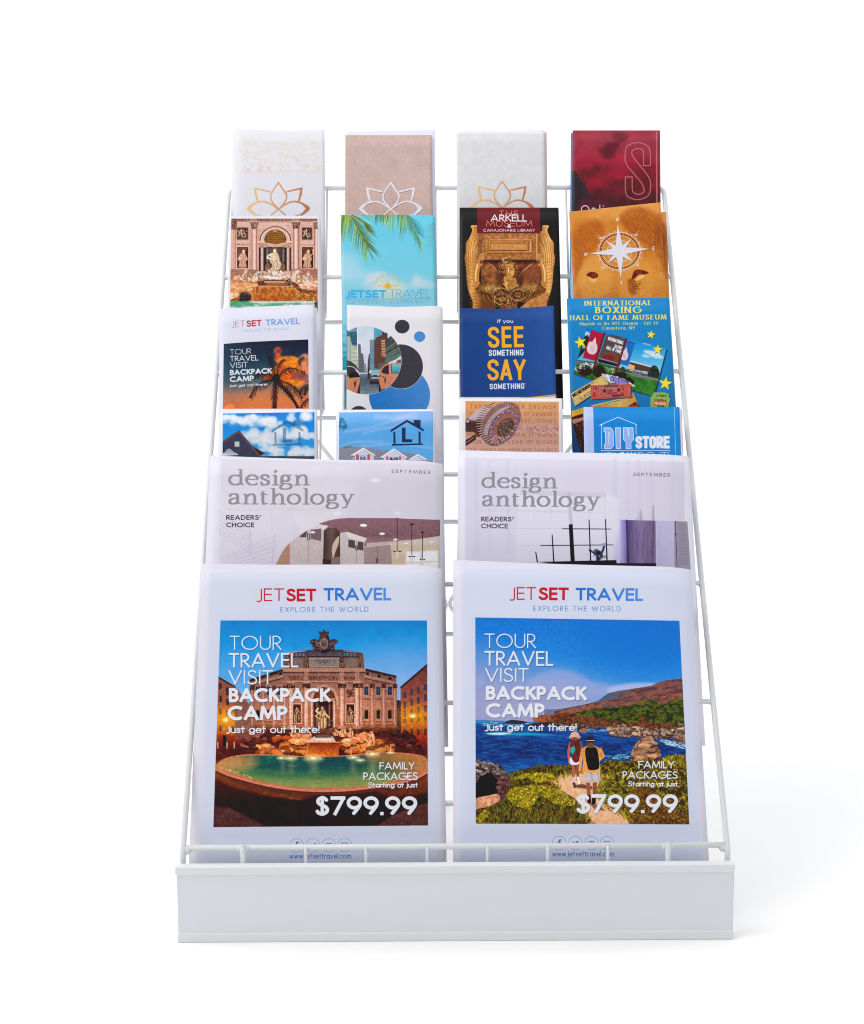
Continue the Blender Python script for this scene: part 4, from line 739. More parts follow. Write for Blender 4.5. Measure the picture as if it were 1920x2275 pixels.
def p_lotus_floral(c):
    c.img[:] = (228, 227, 235); c.at(480, 260, 3.392)
    c.rect(100, 60, 900, 128, (233, 232, 245), soft=4)
    c.rect(150, 124, 806, 418, tex((231, 230, 237), 3, 40, 2))
    sprig = vg((124, (236, 226, 206)), (300, (230, 212, 186)), (418, (226, 184, 160)))
    r = random.Random(3)
    for i in range(150):
        x, y = 168+(i % 15)*43+r.uniform(-16, 16), 140+(i//15)*28+r.uniform(-10, 10); g = r.uniform(0, 360)
        for j in range(4):
            t = math.radians(g+j*16); x2 = x+9*math.cos(t); y2 = y+9*math.sin(t); q = t+(.8 if j % 2 else -.8)
            if 158 < x2 < 796 and 132 < y2 < 410: c.line([(x2, y2), (x2+12*math.cos(q), y2+11*math.sin(q))], 4.5, sprig, .55, w1=7)
            x, y = x2, y2
    c.rect(150, 405, 806, 418, (236, 206, 192), .5, soft=10)
    lotus(c, hg((230, (240, 204, 152)), (420, (222, 172, 126)), (700, (188, 116, 84))))
def p_lotus_rose(c):
    def col(x, y):
        n = fbm(x*1.0, y*.6, 10, 5, 4)-.5; m = fbm(x, y, 120, 8, 2)-.5
        return np.array([205, 178, 171.]) + (n*22+m*14)[..., None]
    c.at(480, 260, 3.392); c.rect(900, 60, 1764, 1500, col)
    c.rect(960, 130, 1000, 1000, (190, 164, 160), .3, soft=20)
    c.at(480-850/3.392, 260, 3.392)
    for d, cc in (((.8, 1.2), (140, 104, 100)), ((0, 0), (233, 231, 242))):
        c.at(480+847/3.392+d[0], 260+d[1], 3.392); lotus(c, cc if d[0] == 0 else cc)
def p_lotus_grey(c):
    def col(x, y):
        n = fbm(x*1.0, y*.6, 22, 9, 5)-.5
        return np.array([220, 220, 225.]) + (n*16)[..., None]
    c.at(980, 260, 3.267); c.rect(0, 0, 1000, 2000, col); c.rect(90, 60, 800, 119, (236, 234, 246), soft=4)
    c.at(980-14/3.267, 260-16/3.392, 3.36); lotus(c, hg((230, (240, 204, 158)), (420, (222, 174, 130)), (700, (192, 124, 92))))
def p_burgundy(c):
    c.at(980, 260, 3.267)
    c.rect(900, 50, 1700, 2600, two(vg((95, (170, 52, 70)), (330, (158, 28, 52)), (560, (120, 28, 48)), (700, (84, 26, 40))), vg((95, (150, 44, 62)), (400, (112, 18, 36)), (700, (64, 22, 34))), 60, 4, .3, .75))
    c.rect(940, 90, 1600, 330, (176, 70, 84), .35, soft=120)
    r = random.Random(8)
    for x, y, s in ((1220, 280, 34), (1200, 250, 40), (1240, 215, 36), (1040, 400, 30), (1120, 380, 24), (1300, 140, 40), (1420, 600, 40), (1180, 560, 60)): c.ell(x, y, s*1.4, s*.8, (70, 16, 30), .5, soft=s)
    c.blob([(1180, 280), (1200, 210), (1300, 160), (1380, 130), (1300, 190), (1240, 290)], (96, 22, 40), .5, 20)
    for x, y, s in ((1150, 470, 50), (1280, 420, 40), (1080, 290, 50), (1340, 300, 60)): c.ell(x, y, s*1.6, s*.8, (206, 36, 66), .35, soft=s*1.2)
    c.poly([(940, 388), (978, 392), (1060, 520), (1120, 640), (1160, 700), (1300, 2600), (900, 2600)], tex((52, 40, 46), 8, 40, 3))
    c.poly([(990, 640), (1020, 590), (1080, 570), (1110, 620), (1150, 690), (980, 700)], (96, 28, 48), .8, 20)
    ln = (196, 116, 120)
    out = [(1520, 352), (1520, 270)]+spline([(1520, 270), (1505, 215), (1450, 188), (1400, 188), (1350, 215), (1336, 270), (1345, 340), (1400, 410), (1450, 470), (1474, 520), (1465, 550), (1430, 560), (1395, 545), (1388, 510)], 6)+[(1388, 434), (1338, 434), (1338, 520)]+spline([(1338, 520), (1350, 570), (1400, 596), (1450, 596), (1505, 570), (1520, 520), (1515, 450), (1460, 370), (1410, 310), (1386, 270), (1392, 240), (1425, 228), (1460, 236), (1470, 265)], 6)+[(1470, 352), (1520, 352)]
    c.line(out, 8, ln, .9)
    c.line([(1565, 110), (1567, 700)], 11, ln, .85)
    c.at(1260, 440, 7.67)
    c.line(arc(310, 200, 66, 72, 0, 360, 30), 15, (240, 236, 244)); c.line([(430, 260), (430, 168)], 14, (240, 236, 244)); c.line(arc(456, 200, 28, 32, 180, 360), 14, (240, 236, 244)); c.line([(484, 200), (484, 260)], 14, (240, 236, 244))
    c.line([(560, 260), (560, 115)], 14, (240, 236, 244)); c.line([(618, 260), (618, 170)], 14, (240, 236, 244)); c.ell(618, 132, 9, 9, (240, 236, 244))

def p_fountain_card(c):
    c.img[:] = (229, 229, 238); c.at(500, 470, 8.018)
    c.setclip([(112, 124), (1648, 124), (1652, 1800), (86, 1800)])
    st = tex(hg((100, (206, 166, 150)), (900, (212, 178, 166)), (1700, (204, 162, 150))), 14, 40, 3)
    c.rect(60, 100, 1764, 1300, st)
    # frieze with cut letters, cornice
    c.rect(100, 124, 1660, 166, tex((170, 128, 112), 16, 20, 4)); c.text('PERFECIT', 120, 160, 440, 160, 34, .26, (74, 44, 42), track=.16); c.text('BENEDICTVS XIV', 580, 160, 1190, 160, 34, .26, (74, 44, 42), track=.16); c.text('PON MAX', 1340, 160, 1640, 160, 34, .26, (74, 44, 42), track=.16)
    c.line([(100, 172), (1660, 172)], 8, (110, 74, 68)); c.line([(600, 196), (1190, 196)], 5, (160, 120, 108)); c.line([(600, 246), (1190, 246)], 6, (176, 138, 124))
    def col(x, w, top, bot, cap=True):
        c.rect(x-8, top, x+w+8, bot, (160, 114, 100)); c.rect(x, top, x+w, bot, tex(hg((x, (178, 130, 116)), (x+w*.35, (234, 206, 196)), (x+w*.7, (222, 188, 176)), (x+w, (160, 112, 100))), 6, 30, 5))
        if cap:
            c.poly([(x-34, top-118), (x+w+34, top-118), (x+w+10, top+6), (x-10, top+6)], tex((96, 66, 58), 34, 10, 6))
            c.dabs([(x-34, top-112), (x+w+34, top-112), (x+w+10, top), (x-10, top)], 70, 26, 7, [(196, 154, 134), (60, 40, 38), (150, 110, 92), (222, 184, 166)], x, 60, 60, .9)
            c.rect(x-40, top-128, x+w+40, top-112, (216, 178, 162))
    c.rect(100, 166, 210, 330, (120, 86, 78)); c.dabs([(112, 180), (210, 180), (200, 320), (112, 320)], 60, 24, 8, [(180, 138, 120), (70, 48, 44)], 7, 50, 60)
    c.rect(112, 320, 180, 1060, (206, 164, 148)); c.line([(184, 300), (184, 1040)], 5, (130, 86, 76)); c.line([(140, 320), (140, 1060)], 6, (230, 196, 182))
    col(482, 84, 300, 1040); col(1222, 90, 295, 1030); col(1600, 60, 300, 1030)
    for x in (430, 455, 590, 606, 1190, 1330, 1352): c.line([(x, 300), (x, 1030)], 5, (158, 112, 100), .8)
    # relief panels and statue niches
    for x0, x1, sd in ((216, 410, 11), (1374, 1552, 12)):
        c.rect(x0-10, 272, x1+10, 510, (192, 150, 134)); c.rect(x0, 284, x1, 498, (104, 76, 68)); c.rect(x0+12, 296, x1-12, 470, tex((64, 50, 52), 24, 18, sd))
        c.dabs([(x0+14, 330), (x1-14, 310), (x1-14, 466), (x0+14, 466)], 46, 46, 13, [(196, 158, 138), (170, 128, 110), (120, 88, 78), (40, 32, 36)], sd, 60, 60, .9)
        c.curve([(x0+30, 440), (x0+50, 350), (x0+80, 340), (x0+74, 400), (x0+100, 450)], 20, (206, 168, 148)); c.curve([(x1-60, 460), (x1-50, 400), (x1-80, 390)], 18, (200, 160, 140)); c.ell(x0+76, 322, 12, 15, (214, 178, 158))
        c.rect(x0-26, 520, x1+24, 590, (214, 176, 162)); c.line([(x0-26, 524), (x1+24, 524)], 6, (232, 200, 186)); c.line([(x0-26, 592), (x1+24, 592)], 6, (150, 108, 98))
    c.dabs([(195, 572), (428, 572), (428, 588), (195, 588)], 30, 10, 6, [(96, 64, 58)], 14, 80, 20)
    for x0, x1, sd in ((216, 414, 21), (1370, 1572, 22)):
        c.rect(x0-16, 612, x1+16, 1020, (222, 184, 168)); c.rect(x0, 632, x1, 1002, (92, 64, 54)); c.rect(x0+16, 650, x1-12, 1000, tex((116, 82, 62), 30, 40, sd)); c.poly([(x1-40, 720), (x1-10, 640), (x1-8, 1000), (x1-50, 1000)], (40, 28, 30), .8, 10); c.poly([(x0+6, 860), (x0+40, 900), (x0+60, 1000), (x0+6, 1000)], (40, 28, 30), .8, 10)
    for cx, dx in ((318, 0), (1470, 1)):
        b = (204, 158, 134); d = (120, 78, 66); h = (234, 196, 174)
        c.blob([(cx-70, 985), (cx-60, 900), (cx-74, 830), (cx-50, 770), (cx-20, 735), (cx+30, 735), (cx+62, 790), (cx+74, 860), (cx+50, 900), (cx+62, 985)], tex(b, 24, 22, cx)); c.ell(cx+14, 708, 24, 30, h)
        c.curve([(cx-44, 780), (cx-80, 850), (cx-20, 830)], 22, h); c.curve([(cx+50, 790), (cx+80 if not dx else cx+96, 740 if dx else 850), (cx+30 if not dx else cx+90, 840 if not dx else 680)], 20, b)
        for i in range(7): c.line([(cx-50+i*17, 980), (cx-30+i*10, 850)], 6, d if i % 2 else h, .7)
    # arch, coffered half dome and order of the great niche
    c.poly(arc(897, 520, 284, 262, 180, 360, 30)+[(1160, 520)]+arc(897, 520, 262, 240, 360, 180, 30)+[(635, 520)], tex((124, 92, 90), 40, 8, 31))
    c.poly(arc(897, 520, 262, 240, 180, 360, 30)+arc(897, 520, 196, 190, 360, 180, 30), tex((226, 192, 178), 8, 20, 32)); c.line(arc(897, 520, 225, 214, 180, 360, 30), 5, (170, 128, 116))
    dome = arc(897, 520, 200, 204, 180, 360, 30)+[(1090, 545), (897, 585), (700, 545)]
    c.poly(dome, tex((150, 106, 54), 20, 30, 33)); sl, m = c.pmask(dome, 0, True); kp = c.clip; c.clip = m*kp
    for j in range(7):
        y = 360+j*34
        for i in range(-8, 9):
            f = math.sqrt(max(0, 1-((545-y)/235.0)**2)); x = 897+(i+(j % 2)*.5)*36*(.35+.65*f)
            c.poly([(x, y-13), (x+9, y), (x, y+13), (x-9, y)], (84, 48, 26)); c.line([(x-9, y+2), (x, y+15), (x+9, y+2)], 3, (196, 152, 86), .8)
    c.ell(890, 345, 46, 12, (206, 170, 130)); c.rect(690, 330, 740, 560, (90, 58, 34), .5, soft=40); c.rect(1060, 330, 1110, 560, (90, 58, 34), .5, soft=40); c.clip = kp
    c.rect(575, 518, 712, 560, (224, 186, 168)); c.rect(1082, 518, 1216, 560, (224, 186, 168)); c.rect(590, 560, 700, 580, (180, 134, 118)); c.rect(1090, 560, 1200, 580, (180, 134, 118))
    c.line([(700, 560), (760, 600), (897, 618), (1040, 600), (1090, 560)], 34, (206, 166, 144)); c.line([(710, 586), (770, 628), (897, 644), (1030, 628), (1086, 586)], 10, (120, 80, 66))
    c.rect(604, 636, 1176, 1060, tex((64, 46, 46), 18, 40, 34)); c.rect(735, 650, 1050, 1050, tex(hg((735, (80, 66, 66)), (900, (120, 100, 98)), (1050, (70, 58, 60))), 14, 40, 35))
    for x in (736, 1024): c.rect(x, 660, x+34, 900, (150, 134, 134), .8, soft=6)
    for x in (634, 1098):
        c.rect(x, 636, x+54, 1056, tex(hg((x, (170, 124, 110)), (x+22, (232, 204, 194)), (x+54, (160, 114, 104))), 6, 30, 36)); c.poly([(x-26, 584), (x+80, 584), (x+58, 640), (x-2, 640)], tex((190, 148, 126), 30, 9, 37)); c.dabs([(x-20, 592), (x+74, 592), (x+54, 636), (x, 636)], 26, 18, 6, [(120, 80, 66), (230, 196, 176)], x, 60, 60)
    # standing god
    b = (214, 186, 158); h = (240, 218, 194); d = (134, 100, 82)
    c.blob([(800, 1040), (846, 960), (800, 890), (806, 840), (800, 790), (840, 740), (870, 722), (920, 730), (946, 780), (950, 840), (980, 920), (1010, 960), (975, 1000), (960, 1045), (900, 1056)], tex(b, 22, 24, 41)); c.blob([(860, 720), (862, 680), (890, 662), (912, 684), (908, 724)], h)
    c.curve([(840, 750), (780, 780), (756, 820), (800, 840)], 30, h); c.curve([(930, 750), (950, 800), (960, 860)], 26, b); c.curve([(950, 870), (990, 920), (970, 990), (1000, 1030)], 22, b)
    for P in (((830, 860), (870, 930), (880, 1040)), ((900, 850), (930, 920), (920, 1040)), ((850, 1000), (900, 880), (940, 860))): c.curve(list(P), 9, d, .6)
    for P in (((815, 840), (860, 860), (930, 850)), ((860, 900), (890, 960), (892, 1030)), ((870, 760), (880, 800), (870, 830))): c.curve(list(P), 10, (250, 232, 212), .8)
    for x in (760, 1030): c.blob([(x-44, 1060), (x-36, 960), (x, 915), (x+36, 960), (x+36, 1060)], tex((140, 106, 86), 40, 16, x))
    c.blob([(850, 1150), (840, 1080), (880, 1062), (930, 1080), (920, 1150)], (226, 214, 206))
    # ledges, sea horses, rocks
    c.poly([(90, 1020), (420, 1020), (600, 1040), (600, 1180), (90, 1240)], tex((178, 128, 104), 20, 26, 42)); c.poly([(1170, 1030), (1340, 1010), (1660, 1020), (1660, 1250), (1170, 1200)], tex((176, 126, 108), 20, 26, 43))
    for y in (1066, 1110, 1160): c.line([(90, y), (600, y-20)], 7, (120, 78, 66), .7); c.line([(1180, y), (1660, y-10)], 7, (120, 78, 66), .7)
    c.rect(80, 1180, 1700, 1764, tex((196, 134, 84), 30, 50, 44))
    sh = [(232, 214, 202), (206, 176, 158), (166, 124, 100), (110, 78, 66), (246, 234, 226)]
    for P, s in (([(140, 1210), (170, 1150), (260, 1140), (340, 1160), (420, 1170), (460, 1210), (430, 1250), (340, 1256), (260, 1200), (180, 1216)], 1), ([(300, 1150), (340, 1060), (390, 1010), (400, 1050), (370, 1120)], 2), ([(430, 1100), (500, 1120), (590, 1060), (590, 1160), (560, 1240), (470, 1230)], 3),
                 ([(1180, 1240), (1196, 1100), (1220, 1040), (1300, 1030), (1380, 1080), (1340, 1130), (1340, 1260), (1260, 1290)], 4), ([(1390, 1260), (1380, 1150), (1430, 1110), (1480, 1050), (1510, 1090), (1490, 1180), (1480, 1260)], 5), ([(1480, 1180), (1560, 1130), (1580, 1200), (1520, 1250)], 6),
                 ([(590, 1140), (640, 1060), (700, 1110), (690, 1180), (620, 1200)], 7), ([(720, 1130), (770, 1040), (830, 1080), (840, 1150)], 8), ([(940, 1150), (960, 1070), (1010, 1050), (1050, 1130), (1140, 1110), (1160, 1190), (1040, 1200)], 9)):
        c.blob(P, two((236, 216, 202), (176, 134, 110), 40, s), 1, 4); c.dabs(P, 14, 70, 9, sh, s, 60, 70, .6, soft=6)
    c.dabs([(580, 1070), (690, 1070), (660, 1180), (580, 1180)], 40, 30, 9, [(60, 48, 50), (236, 228, 226), (120, 100, 96)], 51, 50, 60, .8)
    c.poly([(640, 1160), (880, 1130), (1150, 1160), (1180, 1200), (1060, 1230), (740, 1230)], two((226, 200, 182), (184, 126, 88), 30, 52)); c.blob([(660, 1160), (780, 1140), (860, 1170), (960, 1165), (1100, 1150), (1060, 1180), (900, 1200), (740, 1190)], (240, 232, 228), .9, 8)
    c.poly([(570, 1250), (720, 1220), (1060, 1220), (1100, 1330), (600, 1330)], tex((110, 66, 50), 30, 26, 53)); c.poly([(700, 1244), (1060, 1244), (1090, 1262), (700, 1262)], (226, 212, 196)); c.poly([(740, 1268), (1080, 1268), (1090, 1312), (730, 1312)], tex((176, 104, 58), 20, 20, 54)); c.line([(600, 1324), (1240, 1330)], 12, (214, 176, 140))
    c.blob([(1080, 1260), (1110, 1200), (1150, 1200), (1190, 1280), (1160, 1320), (1090, 1310)], two((50, 34, 30), (170, 130, 110), 18, 55))
    for P, c1, c2, s in (([(100, 1330), (130, 1270), (280, 1262), (570, 1290), (560, 1340), (500, 1400), (300, 1420), (120, 1400)], (240, 188, 142), (206, 140, 92), 1), ([(86, 1440), (230, 1430), (240, 1500), (150, 1560), (86, 1600)], (240, 208, 186), (220, 160, 110), 2), ([(1280, 1310), (1420, 1270), (1660, 1230), (1660, 1350), (1500, 1400), (1340, 1370)], (240, 206, 188), (206, 140, 104), 3), ([(1240, 1420), (1400, 1400), (1660, 1440), (1660, 1620), (1500, 1600), (1260, 1560)], (214, 150, 82), (150, 92, 50), 4), ([(1200, 1250), (1300, 1300), (1340, 1360), (1560, 1420), (1420, 1450), (1240, 1360)], (150, 96, 66), (110, 66, 50), 5)):
        c.blob(P, two(c1, c2, 40, 60+s, sy=2), 1, 6)
    c.blob([(240, 1590), (260, 1500), (310, 1440), (420, 1440), (462, 1500), (460, 1570), (380, 1596)], two((34, 26, 28), (90, 68, 56), 18, 65)); c.dabs([(300, 1400), (400, 1380), (460, 1440), (440, 1490), (330, 1500)], 50, 20, 8, [(206, 170, 136), (90, 66, 56)], 66, 40, 80); c.blob([(90, 1590), (160, 1540), (250, 1520), (240, 1590), (120, 1606)], two((200, 130, 60), (120, 76, 40), 18, 67))
    c.poly([(490, 1345), (640, 1335), (1250, 1335), (1290, 1400), (1210, 1560), (1100, 1612), (530, 1608), (500, 1440)], two(vg((1340, (222, 150, 86)), (1600, (200, 116, 48))), (156, 86, 38), 46, 68, sx=1.2, lo=.3, hi=.7))
    c.dabs([(500, 1400), (1240, 1390), (1200, 1600), (540, 1604)], 160, 90, 6, [(240, 190, 130), (140, 76, 34), (226, 160, 100)], 69, 90, 6, .45, soft=5)
    c.dabs([(1230, 1440), (1640, 1460), (1640, 1590), (1240, 1580)], 40, 60, 8, [(240, 214, 176), (120, 86, 50), (226, 190, 130)], 70, 90, 10, .5, soft=5); c.dabs([(1290, 1380), (1640, 1390), (1640, 1480), (1400, 1450)], 40, 30, 12, [(60, 40, 32), (170, 110, 60)], 71, 10, 50, .8)
    c.rect(60, 1600, 1700, 2600, two((214, 222, 220), (96, 176, 140), 70, 72, .35, .62, sx=.6, sy=1.8)); c.blob([(90, 1640), (200, 1600), (420, 1600), (540, 1640), (460, 1672), (250, 1690), (90, 1660)], (60, 150, 104), .7, 30); c.rect(480, 1596, 1620, 1624, (236, 232, 224), .8, soft=20)
    c.blob([(1590, 1640), (1620, 1600), (1660, 1640), (1660, 1740), (1630, 1720)], two((70, 50, 40), (120, 130, 80), 14, 73))
    c.grain([(110, 124), (1648, 124), (1652, 1800), (86, 1800)], .13, 14, 94); c.tone([(112, 124), (1648, 124), (1652, 1620), (86, 1620)], 1.22, 150, None, 0, 1.0)
    c.setclip(None)

def frond(c, stem, n, L, ang0, ang1, cols, w=8, seed=1, a=.9, side=0):
    r = random.Random(seed); q = spline(stem, max(2, n//(len(stem)-1)))
    m = len(q)
    for i, (x, y) in enumerate(q):
        t = i/m
        for sd in ((1, -1) if side == 0 else (side,)):
            g = math.radians((ang0 if sd < 0 else ang1)+r.uniform(-5, 5)); l = L*(1-.35*t)*r.uniform(.7, 1.1)
            c.line([(x, y), (x+l*.5*math.cos(g), y+l*.5*math.sin(g)), (x+l*math.cos(g), y+l*math.sin(g))], w, cols[r.randrange(len(cols))], a*r.uniform(.6, 1), w1=1.5)
def p_palm_beach(c):
    c.at(750, 470, 7.67)
    c.rect(0, 0, 1764, 1764, tex(vg((60, (104, 208, 238)), (500, (112, 210, 236)), (1000, (124, 212, 234)), (1300, (138, 214, 236)), (1700, (150, 216, 238))), 3, 200, 2))
    c.rect(0, 1764, 1764, 4200, two(vg((1760, (150, 218, 240)), (2400, (130, 206, 232)), (2600, (40, 176, 190)), (3000, (20, 160, 170)), (3400, (90, 186, 170))), vg((1760, (140, 212, 236)), (2600, (30, 160, 176)), (3400, (70, 176, 160))), 40, 3, sx=.4))
    c.ell(120, 900, 260, 200, (190, 222, 244), .6, soft=200); c.ell(300, 1100, 400, 120, (196, 226, 244), .5, soft=180)
    g1 = [(96, 140, 40), (140, 176, 58), (64, 112, 34), (170, 196, 70), (196, 204, 96), (80, 128, 60)]; g2 = [(44, 120, 130), (60, 140, 130), (96, 160, 110), (30, 100, 110)]
    frond(c, [(60, 40), (64, 200)], 16, 520, 85, 95, g1, 16, 1, .9, 1); frond(c, [(90, 50), (200, 60)], 14, 640, 92, 96, g1, 20, 2, .9, 1)
    frond(c, [(210, 60), (330, 290), (440, 460), (520, 640)], 56, 420, 84, 96, g1+g2, 13, 3, .85, 1); frond(c, [(220, 60), (350, 300), (440, 470), (560, 720)], 48, 330, 62, 74, g1[:3]+g2, 8, 31, .85, -1)
    frond(c, [(210, 55), (330, 270), (430, 440), (520, 600)], 60, 430, 40, 40, [(80, 120, 30), (120, 150, 40), (30, 90, 80), (30, 110, 130), (150, 150, 40)], 11, 4, .9, 1)
    frond(c, [(250, 60), (420, 150), (520, 330)], 30, 300, 30, 36, [(110, 130, 30), (70, 96, 24), (160, 150, 40)], 20, 5, .9, 1)
    frond(c, [(400, 55), (560, 60)], 12, 340, 34, 30, [(120, 160, 80), (90, 150, 120), (170, 160, 90)], 8, 6, .8, 1)
    c.curve([(205, 55), (300, 230), (400, 400), (470, 540), (540, 720), (640, 940)], 13, (170, 186, 160), .9, w1=2)
    for x0, x1, L, cc in ((650, 760, 200, g2), (760, 860, 240, g1), (870, 1100, 330, g1), (1080, 1200, 470, g1+g2)): frond(c, [(x0, 45), (x1, 60)], 16, L, 88, 94, cc, 15, x0, .9, 1)
    frond(c, [(1190, 60), (1260, 180), (1370, 420), (1420, 520)], 46, 300, 74, 88, g1+g2, 11, 7, .9, 1); frond(c, [(1190, 55), (1280, 200), (1360, 360)], 44, 260, 30, 34, [(30, 110, 130), (40, 130, 140), (70, 150, 140)], 7, 8, .9, 1)
    c.curve([(1185, 55), (1260, 180), (1350, 380), (1460, 590)], 9, (150, 170, 140), .8, w1=2)
    frond(c, [(1640, 180), (1630, 400), (1610, 560)], 30, 150, 140, 150, [(150, 196, 160), (80, 150, 150), (60, 130, 140)], 6, 9, .8, 1); c.dabs([(1540, 230), (1640, 230), (1640, 320), (1560, 300)], 10, 60, 4, [(196, 176, 120)], 10, -30, 14, .7)
    for x, y, rx, ry in ((560, 1150, 90, 80), (640, 1100, 110, 80), (740, 1090, 110, 74), (620, 1240, 200, 110), (820, 1180, 160, 110), (900, 1290, 300, 90), (1340, 1130, 70, 70), (1420, 1200, 130, 80), (1330, 1240, 120, 80), (1560, 1250, 120, 60)): c.ell(x, y, rx, ry, (222, 226, 232), .42, soft=ry*.9)
    c.ell(880, 1330, 260, 180, (226, 232, 200), .55, soft=200)
    gold = (222, 180, 90)
    for i in range(19):
        t = math.radians(188+i*9.1); x, y = 850+190*math.cos(t), 1225+125*math.sin(t)
        c.poly([(x-9*math.sin(t), y+9*math.cos(t)), (x+9*math.sin(t), y-9*math.cos(t)), (x+36*math.cos(t), y+36*math.sin(t))], gold, .9)
    c.line(arc(850, 1225, 182, 116, 190, 350, 24), 4, (226, 196, 130), .8)
    su = (250, 182, 44)
    for i in range(20):
        t = i*math.pi/10; R = 62
        c.poly([(855-18*math.sin(t), 1270+18*math.cos(t)), (855+18*math.sin(t), 1270-18*math.cos(t)), (855+R*math.cos(t), 1270+R*math.sin(t))], su)
    c.ell(855, 1270, 44, 42, su); c.poly([(850, 1180), (856, 1180), (862, 1240), (846, 1240)], su); c.poly([(800, 1262), (690, 1250), (690, 1256), (810, 1288)], su, .8); c.poly([(905, 1262), (1040, 1252), (1040, 1258), (900, 1286)], su, .8)
    c.text('JETSET', 146, 1474, 832, 1474, 138, .235, (66, 186, 236)); c.text('TRAVEL', 890, 1466, 1578, 1460, 136, .045, (92, 128, 148), track=.12)
    c.line([(138, 1496), (1592, 1484)], 6, (88, 138, 160)); c.text('MAKE YOUR DREAM VACATION A REALITY', 138, 1576, 1584, 1556, 56, .08, (110, 160, 184), track=.2, space=.42)

